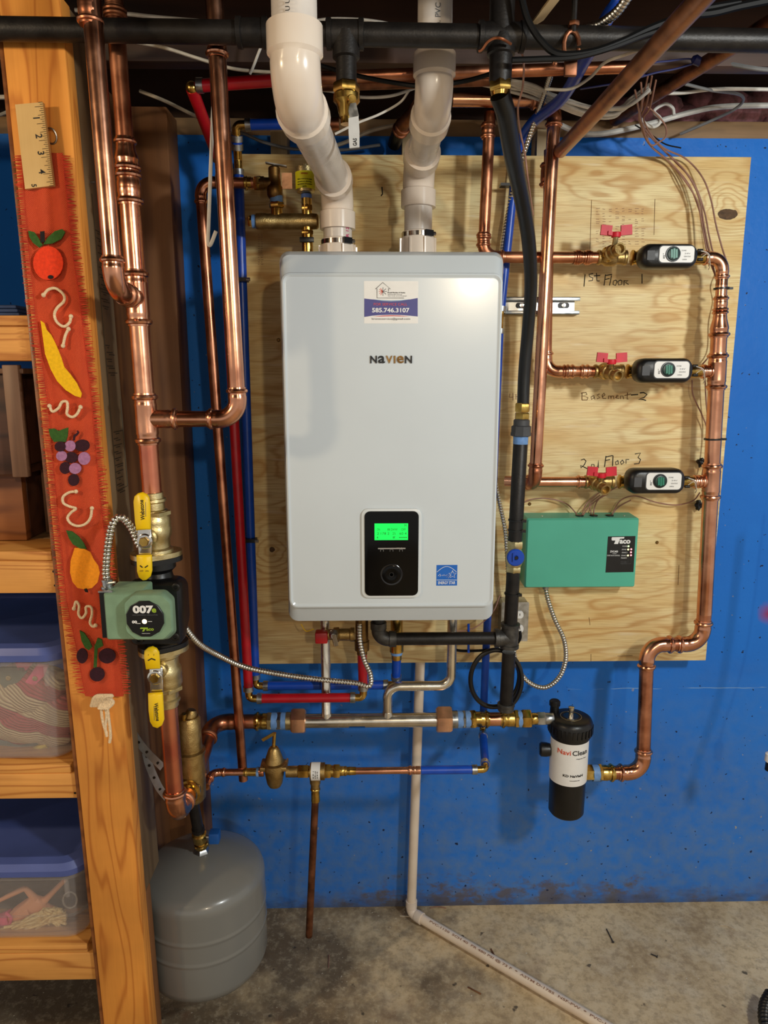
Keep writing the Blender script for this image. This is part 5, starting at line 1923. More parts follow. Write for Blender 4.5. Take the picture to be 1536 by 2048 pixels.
# perforated strap behind the copper leg
for (lab, pts) in (('upper galvanised perforated strap running from the post to the copper leg', [P(260, 1446, -.50), P(268, 1470, -.50), P(290, 1500, -.50), P(325, 1535, -.515)]),
                   ('lower galvanised perforated strap below the first, reaching the elbow', [P(292, 1506, -.49), P(300, 1535, -.495), P(318, 1575, -.505), P(336, 1598, -.515)])):
    c = crom(pts, 8)
    vs, fs = [], []
    for i, p in enumerate(c):
        d = (c[min(i + 1, len(c) - 1)] - c[max(i - 1, 0)]).normalized()
        n_ = d.cross(V(0, -1, 0)).normalized() * .0085
        for (s_, y_) in ((1, 0), (-1, 0), (-1, .0012), (1, .0012)):
            vs.append(p + n_ * s_ + V(0, y_, 0))
    for i in range(len(c) - 1):
        for k in range(4):
            a, b = i * 4 + k, i * 4 + (k + 1) % 4
            fs.append((a, b, b + 4, a + 4))
    fs += [(0, 1, 2, 3), tuple(len(vs) - 4 + k for k in range(4))]
    st = thing('pipe_strap', c[-1], lab, 'strap', 'perforated straps by the copper leg')
    MB().add(vs, fs).part('band', 'strap_metal', st)
    for k in range(2, len(c) - 1, 5):
        MB().lathe(c[k] + V(0, -.0002, 0), V(0, -1, 0), [(0, .0032), (.0004, .0032)], 10).part('hole', 'black_rubber', st)

# ---------------------------------------------------------------- make-up water line
WY = -.335
WZ = P(600, 1543, WY).z


def W(u):
    return V(P(u, 1543, WY).x, WY, WZ)


fill = thing('fill_line', W(470), 'thin copper make-up line between the air separator and the pressure regulator', 'pipe')
run(fill, [V(W(424).x, sepc.y + .025, WZ), W(424), W(492)], .0080, 'copper', L=.014)
MB().lathe(W(487), XP, sock(.012, .0082) + [(W(514).x - W(487).x, .0095)], 18).part('press_adapter', 'brass', fill)
prv = thing('pressure_regulator', W(548), 'bell-shaped brass pressure regulator with a lever on top', 'regulator')
WSEG = lambda u0, u1, r_, m_, n_, t_: MB().lathe(W(u0), XP, [(0, r_ * .95), (.0008, r_), (W(u1).x - W(u0).x - .0008, r_), (W(u1).x - W(u0).x, r_ * .95)], 20).part(n_, m_, t_)
WHEX = lambda u0, u1, r_, m_, n_, t_: MB().hexnut(W(u0), W(u1), r_, .5).part(n_, m_, t_)
WSEG(513, 518, .0115, 'tape_blue', 'thread_tape', prv)
WSEG(517, 528, .0105, 'copper_dull', 'nipple', prv)
pcx = W(549)
zf = lambda v: P(549, v, WY - .01).z
prof = [(zf(1576), .014), (zf(1570), .018), (zf(1552), .022), (zf(1541), .0225), (zf(1539), .029), (zf(1534), .029), (zf(1531), .0285), (zf(1529), .0285), (zf(1527), .022), (zf(1518), .019), (zf(1504), .013), (zf(1499), .0095), (zf(1497), .005)]
MB().lathe((pcx.x, WY, 0), V(0, 0, 1), prof, 26).part('body', 'brass_cast', prv)
MB().bbox(pcx.x - .031, pcx.x + .031, WY - .022, WY + .022, zf(1539), zf(1530), .003).part('flange', 'brass_cast', prv)
MB().cyl((pcx.x, WY, zf(1498)), (pcx.x + .003, WY, zf(1470)), .0042, 10).part('adjuster', 'brass', prv)
MB().obox(V(pcx.x - .011, WY - .004, zf(1476)), V(.014, 0, .0085), V(0, .0015, 0), V(-.0018, 0, .003)).part('lever', 'brass', prv)
MB().prism([P(u, v, WY + .012) for u, v in ((556, 1492), (563, 1490), (572, 1510), (574, 1522), (566, 1520), (558, 1505))], (0, 1, 0), .0006).part('tag', 'blue_cap', prv)
chk = thing('check_valve', W(630), 'brass check valve with a white rating plate between regulator and copper', 'valve')
WSEG(572, 596, .0130, 'brass_cast', 'nipple', chk)
WHEX(596, 618, .0160, 'brass', 'union', chk)
WSEG(617, 623, .0130, 'brass', 'neck', chk)
WSEG(620, 650, .0200, 'brass_cast', 'body', chk)
MB().lathe(W(623), XP, [(0, .0201), (0, .0206), (W(641).x - W(623).x, .0206), (W(641).x - W(623).x, .0201)], 22, caps=False).part('rating_plate', 'white_label', chk)
for k in range(3):
    text_cyl(chk, 'plate_text', ('125', 'PSI', '250')[k], 'ink_grey', W(628 + k * 4), (1, 0, 0), (0, -1, .1), .0207, w=.018, h=.0022, along=False)
WHEX(648, 662, .0175, 'brass', 'hex', chk)
WSEG(661, 668, .0135, 'brass', 'neck', chk)
WHEX(667, 680, .0170, 'brass', 'hex', chk)
WSEG(679, 688, .0110, 'brass', 'neck', chk)
MB().lathe(W(686), XP, sock(.012, .0085) + [(W(712).x - W(686).x, .0090)], 18).part('press_adapter', 'brass', chk)
# relief stub pointing down
zc = WZ
ox = W(630).x
MB().lathe((ox, WY, zc), V(0, 0, -1), [(0, .0125), (.030, .0125), (.031, .0105), (.042, .0105)], 18).part('vent_port', 'brass_cast', chk)
MB().lathe((ox, WY, zc - .040), V(0, 0, -1), sock(.02, .0088) + [(.036, .0105)], 18).part('press_adapter', 'brass', chk)
zb_ = P(618, 1872, -.235).z
drp = thing('vent_drain_pipe', (ox - .004, WY, zb_), 'brown copper drain pipe hanging from the check valve to near the floor', 'pipe')
pipe(drp, (ox, WY, zc - .062), (P(618, 1872, WY).x, WY, P(618, 1872, WY).z), .0085, 'copper_old')

# ================================================================== dirt filter and the leg to the zone riser
fil = thing('magnetic_filter', V(.503, HY, P(1130, 1640, -.245).z), 'white-labelled black canister filter with a knurled black cap', 'filter')
FX = .503
zf2 = lambda v: P(1138, v, HY - .046).z
zl1, zl0, zb2 = zf2(1494), zf2(1573), zf2(1645)
zcap = HZ + .002
MB().lathe((FX, HY, 0), V(0, 0, 1), [(zb2 + .002, .030), (zb2, .040), (zb2 + .006, .0445), (zl0, .0450), (zl0, .0462), (zl1 + .01, .0462)], 40).part('canister', 'black_plastic', fil)
flab = MB().lathe((FX, HY, 0), V(0, 0, 1), [(zl0 - .001, .0463), (zl0 - .001, .0472), (zl1 + .006, .0472), (zl1 + .006, .0463)], 48, caps=False).part('label', 'white_label', fil)
fcap = MB().lathe((FX, HY, 0), V(0, 0, 1), [(zl1 + .004, .046), (zl1 + .006, .0485), (zl1 + .014, .0485), (zl1 + .016, .0535), (zcap - .008, .0545), (zcap, .0505), (zcap + .004, .044), (zcap + .004, .020)], 48).part('cap', 'black_plastic', fil)
for k in range(30):
    a = 2 * math.pi * k / 30
    d_ = V(math.cos(a), math.sin(a), 0)
    MB().obox(V(FX, HY, (zl1 + zcap) / 2 + .004) + d_ * .0545, d_ * .0016, V(-d_.y, d_.x, 0) * .0028, V(0, 0, .010)).part('grip_rib', 'black_plastic', fcap)
MB().lathe((FX, HY, zcap + .0035), V(0, 0, 1), [(0, .0265), (.0012, .0265), (.0012, .0250), (0, .0250)], 36, caps=False).part('cap_mark', 'brass_pale', fcap)
MB().lathe((FX, HY, zcap + .003), V(0, 0, 1), [(0, .019), (.002, .019), (.002, .006), (.016, .0058), (.017, .0075), (.026, .0075), (.027, .006)], 20).part('bleed_screw', 'chrome', fil)
MB().lathe((FX - .034, HY + .03, zcap - .01), V(0, 0, 1), [(0, .012), (.028, .011), (.030, .014), (.040, .014), (.043, .011)], 16).part('vent_knob', 'black_plastic', fil)
MB().lathe((FX - .048, HY + .004, zf2(1520)), V(-1, 0.15, 0), [(0, .016), (.010, .018), (.022, .018), (.026, .014)], 18).part('drain_knob', 'black_plastic', fil)
for (s, off, v, w, h, m, bo) in (('Navi', -.0262, 1507, .034, .0128, 'print_orange', .008), ('Clean', .0160, 1507, .043, .0128, 'ink_black', .008), ('Magnetic Filter', .020, 1519, .030, .0026, 'ink_grey', 0),
                                 ('KD NaVIeN', .000, 1553, .052, .0062, 'ink_black', .02), ('www.navien.com', .004, 1562, .026, .0022, 'ink_grey', 0)):
    p = P(1138, v, HY - .047)
    ang = off / .0475
    text_cyl(flab, 'label_text', s, m, V(FX, HY, p.z), (0, 0, 1), (math.sin(ang), -math.cos(ang), 0), .0474, w=w, h=h, along=False, bold=bo)
ftl = thing('filter_inlet_fittings', H(1000), 'brass and copper fittings between the steel manifold and the black filter', 'fitting')
HEX(939, 951, .0245, 'brass', 'adapter_hex', ftl)
MB().lathe(H(949), XP, [(0, .0195)] + [(H(978).x - H(949).x - d_, q_) for d_, q_ in reversed(sock(.02, rL * .96))], 22).part('press_adapter', 'brass', ftl)
SEG(972, 1006, .0172, 'copper', 'pipe', ftl)
MB().lathe(H(1000), XP, sock(.018, rL * .96) + [(H(1030).x - H(1000).x, .0195)], 22).part('press_adapter', 'brass', ftl)
HEX(1027, 1036, .0240, 'brass', 'adapter_hex', ftl)
SEG(1034, 1043, .0210, 'tape_blue', 'thread_tape', ftl)
HEX(1042, 1061, .0245, 'brass', 'bushing', ftl)
SEG(1060, 1075, .0150, 'brass', 'nipple', ftl)
HEX(1073, 1090, .0175, 'galvanised', 'union_nut', ftl)
SEG(1089, 1106, .0150, 'galvanised', 'sleeve', ftl)

NZ = P(1185, 1546, HY).z
N_ = lambda u: V(P(u, 1546, HY).x, HY, NZ)
leg = thing('filter_outlet_leg', N_(1285), 'copper leg rising from the filter outlet to the zone riser', 'pipe')
lx = .6955
y2 = -.17
c0 = V(lx, HY, NZ)
zU = P(1300, 1289, y2).z
MB().hexnut(N_(1163), N_(1186), .0215, .3).part('outlet_hex', 'brass', leg)
MB().lathe(N_(1184), XP, [(0, .0205), (N_(1197).x - N_(1184).x, .0205)], 22).part('thread_tape', 'tape_blue', leg)
MB().hexnut(N_(1196), N_(1204), .0225, .3).part('adapter_hex', 'brass', leg)
MB().lathe(N_(1202), XP, [(0, .0195)] + [(N_(1228).x - N_(1202).x - d_, q_) for d_, q_ in reversed(sock(.018, .0172))], 22).part('press_adapter', 'brass', leg)
rX = lambda v: P(1440 + (v - 700) * (1405 - 1441) / 530, v, y2)
ZR = P(1402, 1262, y2)
xr0 = P(1403, 1289, y2).x
run(leg, [N_(1222), c0, V(lx, y2, zU), V(xr0, y2, zU), V(xr0, y2, zU + .085)], .0172, 'copper_dull', L=.024, me='copper')

# ---------------------------------------------------------------- zone riser
zr_b = V(xr0, y2, zU + .08)
zr_t = P(1446, 516, y2)
zdir = (zr_t - zr_b).normalized()


def ZP(v):
    z = P(1430, v, y2).z
    k = (z - zr_b.z) / (zr_t.z - zr_b.z)
    return zr_b.lerp(zr_t, k)


zone = thing('zone_riser', ZP(1230), 'upright copper zone riser at the right edge of the plywood, feeding three zones', 'pipe')
rz = .0180
z3c, z2c, z1c = ZP(963), ZP(743), zr_t
pipe(zone, zr_b, ZP(990), rz, 'copper')
tee(zone, z3c, zdir, V(-1, 0, 0), rz, .0125, La=(ZP(922) - ZP(996)).length / 2, Lb=.036)
pipe(zone, ZP(935), ZP(770), rz, 'copper')
tee(zone, z2c, zdir, V(-1, 0, 0), rz, .0125, La=(ZP(706) - ZP(781)).length / 2, Lb=.036)
pipe(zone, ZP(716), ZP(660), rz, 'copper')
reducer(zone, ZP(620), ZP(676), .0135, rz)
coupling(zone, ZP(592), ZP(624), .0132)
pipe(zone, ZP(606), ZP(550), .0125, 'copper')
E1 = V(zr_t.x, y2, zr_t.z)


# ---------------------------------------------------------------- zones: valve head, drain valve, pipe
def zone_line(k, label, cu, cv, left, red, drainpx, spout):
    """k = zone number; cu, cv = centre of the actuator; red = centre of the red wing handle"""
    Yp = y2
    zz = (z1c, z2c, z3c)[k].z
    hd = thing('zone_valve', V(P(cu, cv, Yp).x, Yp, zz - .03), label[0], 'zone valve', 'black zone valve heads with green dials')
    yb0, yb1 = Yp - .020, Yp - .072
    a, b = P(cu - 55, cv - 25, yb1), P(cu + 55, cv + 25, yb1)
    r_ = .020
    MB().loft([rr(a.x + .006, b.x - .006, b.z + .005, a.z - .005, r_ * .8, yb0), rr(a.x + .001, b.x - .001, b.z + .0005, a.z - .0005, r_, yb0 - .012), rr(a.x, b.x, b.z, a.z, r_, yb1 + .014),
               rr(a.x + .004, b.x - .003, b.z + .003, a.z - .003, r_, yb1 + .004), rr(a.x + .012, b.x - .009, b.z + .008, a.z - .008, r_ * .8, yb1)]).part('head', 'black_plastic', hd, sharp=60)
    # body behind
    xa, xb_ = P(cu - 75, cv, Yp).x, P(cu + 72, cv, Yp).x
    MB().lathe(V(xa - .002, Yp, zz), XP, [(0, .0140), (.010, .0145), (.011, .0165), (.018, .0165), (.020, .0150), (xb_ - xa - .014, .0150), (xb_ - xa, .0135)], 20).part('body', 'brass', hd)
    for uu in (cu - 66, cu - 79):
        p = P(uu, cv - 10, Yp)
        MB().lathe(V(P(uu, cv, Yp).x, Yp, zz), XP, [(0, .0145), (.001, .0170), (.004, .0170), (.005, .0145)], 18).part('ring', 'brass', hd)
    # face plate and dial
    a, b = P(cu - 22, cv - 18, yb1 - .001), P(cu + 45, cv + 15, yb1 - .001)
    MB().loft([rr(a.x - .002, b.x + .002, b.z - .002, a.z + .002, .009, yb1 + .001), rr(a.x - .002, b.x + .002, b.z - .002, a.z + .002, .009, yb1 - .0008), rr(a.x - .0006, b.x + .0006, b.z - .0006, a.z + .0006, .008, yb1 - .0012)]).part('bezel', 'rubber_grey', hd)
    fpl = MB().loft([rr(a.x, b.x, b.z, a.z, .008, yb1 + .001), rr(a.x, b.x, b.z, a.z, .008, yb1 - .0016)]).part('face_plate', 'white_label', hd)
    dk = P(cu + 4, cv - 2, yb1 - .002)
    MB().lathe(dk, V(0, -1, 0), [(0, .0165), (.002, .0160), (.0022, .0145)], 26).part('dial_ring', 'black_plastic', fpl)
    MB().lathe(dk + V(0, -.002, 0), V(0, -1, 0), [(0, .0140), (.0025, .0132), (.003, .012)], 24).part('dial', 'knob_dark', fpl)
    for j_ in (-1, 0, 1):
        MB().obox(dk + V(.0052 * j_, -.0055, 0), V(.0021, 0, .0003), V(0, .0015, 0), V(-.0006, 0, .0105 - .0018 * abs(j_))).part('dial_grip', 'knob_green', fpl)
    for (s, u, v, w, h) in (('Taco', cu - 14, cv + 2, 4, 10), ('ZONE', cu + 26, cv - 9, 10, 2.5), ('24V', cu + 33, cv - 3, 12, 2.5), ('SENTRY', cu + 33, cv + 3, 14, 2.5), ('OPEN', cu + 27, cv + 9, 9, 2.5)):
        p = P(u, v, yb1 - .0019)
        text(fpl, 'face_print', s, 'ink_grey', p, (1, 0, 0), (0, 0, 1), w=w * mpp(p), h=h * mpp(p), ext=.0001)
    p = P(cu - 40, cv, yb1 + .0)
    a, b = P(cu - 47, cv - 9, yb1), P(cu - 33, cv + 10, yb1)
    MB().loft([rr(a.x, b.x, b.z, a.z, .001, yb1 + .004), rr(a.x, b.x, b.z, a.z, .001, yb1 - .0008)]).part('warning_label', 'rubber_grey', hd)
    for (v) in (-9, 9):
        q = P(cu + 57, cv + v, yb1 + .03)
        MB().cyl(q + V(-.004, 0, 0), q + V(.007, 0, 0), .0035, 10).part('terminal_screw', 'black_iron', hd)
    # low-voltage tails to the terminals
    for i, (m_) in enumerate(('cable_white', 'cable_brown', 'cable_tan')):
        q = P(cu + 60, cv - 8 + i * 7, yb1 + .028)
        MB().tube(crom([q, q + V(.012, -.004, -.004 + .006 * i), q + V(.024, .006, -.012), q + V(.028, .02, -.022)], 5), .0011, 6).part('lead_wire', m_, hd)
    # drain ball valve with the red wing handle
    dv = thing('drain_valve', V(P(drainpx[0], drainpx[1], Yp).x, Yp, zz - .03), label[1], 'valve', 'brass drain valves with red wing handles')
    p0, p1 = P(drainpx[0] - 28, drainpx[1], Yp), P(drainpx[0] + 30, drainpx[1], Yp)
    p0.z = p1.z = zz
    MB().lathe(p0, XP, [(0, .0145), (.002, .0165), (.006, .0165), (.008, .014), (.014, .0150), (.018, .0185), (.030, .0195), (.040, .0185), (.044, .0150), (p1.x - p0.x - .008, .0150), (p1.x - p0.x - .006, .0168), (p1.x - p0.x, .0168)], 22).part('body', 'brass_cast', dv)
    s0 = V(p0.x + .020, Yp - .005, zz + .004)
    s1 = P(spout[0], spout[1], Yp - .058)
    ds = (s1 - s0).normalized()
    Ls = (s1 - s0).length
    MB().lathe(s0, ds, [(0, .0165), (.006, .0175), (.022, .0170), (.024, .0145), (Ls - .018, .0140), (Ls - .016, .0120), (Ls - .008, .0120), (Ls - .007, .0132), (Ls, .0132), (Ls, .0095), (Ls - .010, .0088)], 22).part('spout', 'brass_cast', dv)
    MB().hexnut(s0 + ds * .006, s0 + ds * .020, .0190, .3).part('hex', 'brass', dv)
    hb = P(red[0], red[1] + 8, Yp - .045)
    base_ = s0 + ds * (Ls * .50)
    MB().cyl(base_, hb, .0060, 12).part('stem', 'brass_pale', dv)
    hub_ = MB().lathe(hb + V(0, 0, -.004), V(0, 0, 1), [(0, .0095), (.004, .0105), (.010, .0100), (.011, .008)], 16).part('handle_hub', 'red_handle', dv)
    for s_ in (-1, 1):
        c = hb + V(s_ * .0215, -.002 * s_, .011)
        MB().obox(c, V(.0120, 0, .001 * s_), V(0, .0028, 0), V(-.0008 * s_, 0, .0105)).part('handle_wing', 'red_handle', hub_)
        MB().obox(hb + V(s_ * .0125, 0, .004), V(.006, 0, .001 * s_), V(0, .0045, 0), V(0, 0, .0042)).part('handle_arm', 'red_handle', hub_)
    return zz, p0, p1, xa, xb_


Z = []
Z.append(zone_line(0, ('black zone valve head above the pencilled first floor note', 'red-handled brass drain valve beside the first floor zone head'), 1342, 510, None, (1232, 463), (1222, 516), (1241, 497)))
Z.append(zone_line(1, ('black zone valve head above the pencilled basement note', 'red-handled brass drain valve beside the basement zone head'), 1332, 741, None, (1223, 717), (1215, 748), (1237, 752)))
Z.append(zone_line(2, ('black zone valve head at the second floor zone, just above the green box', 'red-handled brass drain valve just under the pencilled second floor note'), 1316, 964, None, (1203, 944), (1196, 966), (1212, 980)))

# pipes from the heads to the riser (they belong to the riser)
cz = z1c.z
elb = elbow(zone, E1, V(-1, 0, 0), -zdir, .0125, 'copper')
pipe(zone, V(Z[0][4] - .012, y2, cz), V(E1.x - .03, y2, cz), .0125)
pipe(zone, E1 - zdir * .03, E1 - zdir * .06, .0125)
for k in (1, 2):
    pipe(zone, V(Z[k][4] - .012, y2, Z[k][0]), V((z1c, z2c, z3c)[k].x - .02, y2, Z[k][0]), .0125)
    c = V(Z[k][4] - .004, y2, Z[k][0])
    coupling(zone, c + V(.0, 0, 0), c + V(.03, 0, 0), .0125)


def ztie(v, r_, par):
    c = ZP(v)
    MB().lathe(c - zdir * .002, zdir, [(0, r_ + .0002), (0, r_ + .0022), (.004, r_ + .0022), (.004, r_ + .0002)], 20, caps=False).part('cable_tie', 'black_rubber', par)
    MB().obox(c + V(r_ + .004, -.004, 0), V(.005, 0, 0), V(0, .003, 0), V(0, 0, .0025)).part('tie_head', 'black_rubber', par)


ztie(577, .0150, zone)
ztie(878, .0195, zone)

# ---------------------------------------------------------------- zone returns on the left of the drain valves
YE = -.195
ret1 = thing('zone_return_first_floor', V(P(975, 400, y2).x, y2, cz), 'copper return from the first floor drain valve running behind the gas hose to the boiler side', 'pipe')
px0 = P(966, 517, y2).x
run(ret1, [Z[0][1] + V(.005, 0, 0), V(px0, y2, cz), V(P(980, 225, y2).x, y2, P(980, 225, y2).z)], .0125, 'copper_dull', me='copper_dull')
for v in (262, 480):
    c = P(976 if v < 300 else 967, v, y2)
    coupling(ret1, V(c.x, y2, c.z - .016), V(c.x, y2, c.z + .016), .0125, 'copper_dull')
for u in (1168, 1148):
    c = V(P(u, 517, y2).x, y2, cz)
    coupling(ret1, c, c + V(.016, 0, 0), .0125, 'copper_dull')

e_top = P(1110, 204, YE)
e_bot = P(1069, 980, YE)
e_bot.z = Z[2][0] - .004
retE = thing('zone_return_upright', e_bot, 'long upright copper return in front of the plywood, right of the black gas hose', 'pipe')
run(retE, [P(905, 200, YE), V(e_top.x, YE, P(905, 200, YE).z), V(e_bot.x, YE, e_bot.z), V(e_bot.x - .002, YE + .045, e_bot.z)], .0142, 'copper', me='copper_dull', L=.02)
rg = V(e_top.x, YE, P(1110, 240, YE).z)
MB().lathe(rg, V(0, 0, 1), [(0, .0144), (0, .0152), (.006, .0152), (.006, .0144)], 18, caps=False).part('solder_ring', 'galvanised', retE)
# pieces behind the upright: zone 3 and zone 2 tails
ret3 = thing('zone_return_second_floor', V(e_bot.x, y2, Z[2][0]), 'copper return pipe left of the second floor drain valve', 'pipe')
pipe(ret3, V(e_bot.x - .06, y2 + .03, Z[2][0] - .002), V(e_bot.x + .012, y2 + .002, Z[2][0]), .0125)
pipe(ret3, V(e_bot.x + .010, y2, Z[2][0]), Z[2][1] + V(.004, 0, 0), .0125)
c = V(P(1152, 966, y2).x, y2, Z[2][0])
coupling(ret3, c, c + V(.030, 0, 0), .0125)
ret2 = thing('zone_return_basement', V(P(1090, 745, y2).x, y2, Z[1][0]), 'copper return pipe left of the basement drain valve, rising behind the upright', 'pipe')
x2 = P(1092, 746, y2 + .02).x
run(ret2, [Z[1][1] + V(.004, 0, 0), V(x2, y2 + .02, Z[1][0]), V(P(1098, 330, y2 + .02).x, y2 + .02, P(1098, 300, y2 + .02).z)], .0125, 'copper_dull', me='copper')
for u in (1130, 1160):
    c = V(P(u, 747, y2).x, y2, Z[1][0])
    coupling(ret2, c, c + V(.022, 0, 0), .0125)
c = P(1094, 350, y2 + .02)
coupling(ret2, c - V(0, 0, .025), c + V(0, 0, .025), .0125, 'copper_dull')

# ---------------------------------------------------------------- green zone control box
gb = thing('zone_control_box', P(1160, 1175, PY), 'flat green zone control box with a black indicator label', 'control box')
yg = PY - .068
a, b = P(1056, 1044, yg), P(1273, 1175, yg)
a2, b2 = P(1060, 1048, yg), P(1266, 1172, yg)
MB().loft([rr(a.x - .002, b.x - .004, b.z + .002, a.z + .010, .004, PY - .001), rr(a.x - .002, b.x - .004, b.z, a.z + .008, .004, yg + .006), rr(a.x + .001, b.x - .006, b.z + .003, a.z + .004, .004, yg)]).part('cover', 'green_box', gb, sharp=25)
for (u) in (1084, 1248):
    q = P(u, 1038, yg + .03)
    MB().lathe(V(q.x, yg + .03, a.z + .008), V(0, 0, 1), [(0, .003), (.0015, .0026)], 10).part('screw', 'chrome', gb)
for (u) in (1159, 1187, 1219):
    q = P(u, 1036, yg + .03)
    MB().lathe(V(q.x, yg + .030, a.z + .008), V(0, 0, 1), [(0, .010), (.003, .010), (.0035, .008)], 16).part('grommet', 'black_rubber', gb)
yl = yg - .0004
lb = MB().prism([P(u, v, yl) for u, v in ((1216, 1073), (1271, 1072), (1267, 1144), (1211, 1145))], (0, 1, 0), .0006).part('indicator_label', 'black_plastic', gb)
yl2 = yg - .0010
for (s, u, v, w, h, m, bo) in (('aco', 1250, 1083.5, 22, 8, 'print_white', .04), ('ZVC403', 1228, 1103, 16, 4, 'print_white', .03), ('3 Zone', 1229, 1107, 8, 2, 'print_white', 0), ('ZONE VALVE CONTROL', 1227, 1111, 26, 2.6, 'print_white', 0),
                               ('POWER', 1250, 1092.5, 10, 2.4, 'print_white', 0), ('ZONE 1', 1249, 1099, 11, 2.4, 'print_white', 0), ('ZONE 2', 1249, 1105, 11, 2.4, 'print_white', 0), ('ZONE 3', 1248, 1111, 11, 2.4, 'print_white', 0),
                               ('PRIORITY', 1248, 1116, 12, 2.4, 'print_white', 0), ('STATUS', 1247, 1124, 11, 2, 'ink_grey', 0), ('THERMOSTAT', 1247, 1127.5, 12, 2, 'ink_grey', 0)):
    p = P(u, v, yl2)
    text(lb, 'label_text', s, m, p, (1, 0, -.01), (.01, 0, 1), w=w * mpp(p), h=h * mpp(p), bold=bo, ext=.0001)
MB().prism([P(u, v, yl2) for u, v in ((1224, 1074.5), (1249, 1074), (1248, 1077), (1240, 1077.5), (1236, 1088), (1228, 1088), (1231, 1081), (1224, 1081), (1223, 1078))], (0, 1, 0), .0003).part('label_logo', 'print_white', lb)
for (u, v, m) in ((1257, 1092.5, 'led_green'), (1256.5, 1099, 'led_yellow'), (1262.5, 1098.5, 'led_red'), (1262, 1104.5, 'led_red'), (1256, 1111, 'led_yellow'), (1262, 1110.5, 'led_red')):
    MB().lathe(P(u, v, yl2), V(0, -1, 0), [(0, .0022), (.0006, .0018)], 10).part('indicator_light', m, lb)
strokes_mb([[P(1256, 1114, yl2), P(1256, 1124, yl2), P(1249, 1124, yl2)], [P(1262, 1114, yl2), P(1262, 1127, yl2), P(1252, 1127.5, yl2)]], .0003, 4).part('label_rule', 'ink_grey', lb)
fl = flex([P(1090, 1172, PY - .035), P(1096, 1200, PY - .04), P(1110, 1240, PY - .045), P(1128, 1280, PY - .05), P(1131, 1320, PY - .05), P(1118, 1355, PY - .05), P(1090, 1375, PY - .05), P(1058, 1365, PY - .05), P(1035, 1335, PY - .045), P(1028, 1300, PY - .04), P(1030, 1268, PY - .035)], .0068)
fl.solo('control_conduit', 'conduit_metal', 'flexible metal conduit looping below the green box to the outlet', 'conduit')
MB().lathe(P(1091, 1178, PY - .035), V(0, 0, 1), [(0, .008), (.006, .009), (.010, .009)], 14).part('conduit_connector', 'galvanised', gb)

# outlet box
ob = thing('outlet_box', P(1035, 1278, PY), 'grey metal outlet box with a white receptacle, behind the black iron tee', 'outlet')
yo = PY - .045
a, b = P(1004, 1205, yo), P(1054, 1281, yo)
MB().loft([rr(a.x, b.x, b.z, a.z, .003, PY - .001), rr(a.x, b.x, b.z, a.z, .003, yo)]).part('box', 'galvanised', ob)
cpl = MB().loft([rr(a.x - .001, b.x + .001, b.z - .001, a.z + .001, .003, yo - .0002), rr(a.x - .001, b.x + .001, b.z - .001, a.z + .001, .003, yo - .002)]).part('cover_plate', 'galvanised', ob)
for (v) in (1229, 1257):
    c = P(1036, v, yo - .002)
    MB().loft([[c + V(.014 * math.cos(t_), 0, .013 * max(-.75, min(.75, math.sin(t_)))) for t_ in [k * math.pi / 10 for k in range(20)]], [c + V(.0135 * math.cos(t_), -.004, .0125 * max(-.75, min(.75, math.sin(t_)))) for t_ in [k * math.pi / 10 for k in range(20)]]]).part('receptacle', 'white_label', cpl)
    for dx in (-.004, .004):
        MB().box(c.x + dx - .0008, c.x + dx + .0008, yo - .0064, yo - .0055, c.z - .002, c.z + .004).part('slot', 'black_plastic', cpl)
pl_ = cable([P(1040, 1262, yo - .008), P(1041, 1275, yo - .012), P(1034, 1288, yo - .01), P(1020, 1300, -.15), P(985, 1300, -.16), P(930, 1302, -.17), P(900, 1298, -.18)], .0035, 8)
pl_.solo('power_cord', 'cable_black', 'black power cord from the outlet box to the underside of the boiler', 'cord')

# strut channel
sc = thing('strut_channel', P(1085, 630, PY), 'short galvanised strut channel screwed to the plywood behind the gas hose', 'bracket')
a, b = P(1011, 594, PY - .018), P(1158, 629, PY - .018)
th = .0022
z1_, z0_ = a.z, b.z
MB().box(a.x, b.x - .008, PY - .003, PY - .0005, z0_, z1_).part('web', 'galvanised', sc)
for (za_, zb__) in ((z1_ - th, z1_), (z0_, z0_ + th)):
    MB().bbox(a.x, b.x, PY - .022, PY - .0005, za_, zb__, .0006).part('flange', 'galvanised', sc)
MB().bbox(a.x, b.x, PY - .022, PY - .0195, z1_ - .0085, z1_, .0006).part('lip', 'galvanised', sc)
MB().bbox(a.x, b.x, PY - .022, PY - .0195, z0_, z0_ + .0085, .0006).part('lip', 'galvanised', sc)
for (u) in (1043, 1127):
    c = P(u, 611, PY - .003)
    MB().loft([rr(c.x - .014, c.x + .014, c.z - .0065, c.z + .0065, .006, PY - .003), rr(c.x - .014, c.x + .014, c.z - .0065, c.z + .0065, .006, PY - .0038)]).part('slot', 'rubber_grey', sc)
    MB().lathe(c + V(0, -.0008, 0), V(0, -1, 0), [(0, .0055), (.003, .005), (.0032, .003)], 12).part('screw', 'chrome', sc)

# ================================================================== gas line
GY = -.60
g0, g1 = P(-120, 52, GY), P(1660, 88, GY)
g0.z = P(100, 58, GY).z
g1.z = P(1500, 88, GY).z + .004
gx = lambda u: P(u, 70, GY).x
gas = thing('gas_main', V(0, GY, 2.0), 'black iron gas main crossing under the joists', 'pipe')
pipe(gas, g0, g1, .0172, 'black_iron', seg=20)
gz = lambda x: g0.z + (g1.z - g0.z) * (x - g0.x) / (g1.x - g0.x)
for (u, w) in ((505, .05), (690, .06), (1003, .075)):
    x = gx(u)
    MB().lathe(V(x - w / 2, GY, gz(x)), XP, [(0, .020), (.001, .0225), (.008, .0225), (.009, .0205), (w - .009, .0205), (w - .008, .0225), (w - .001, .0225), (w, .020)], 20).part('fitting', 'black_iron', gas)
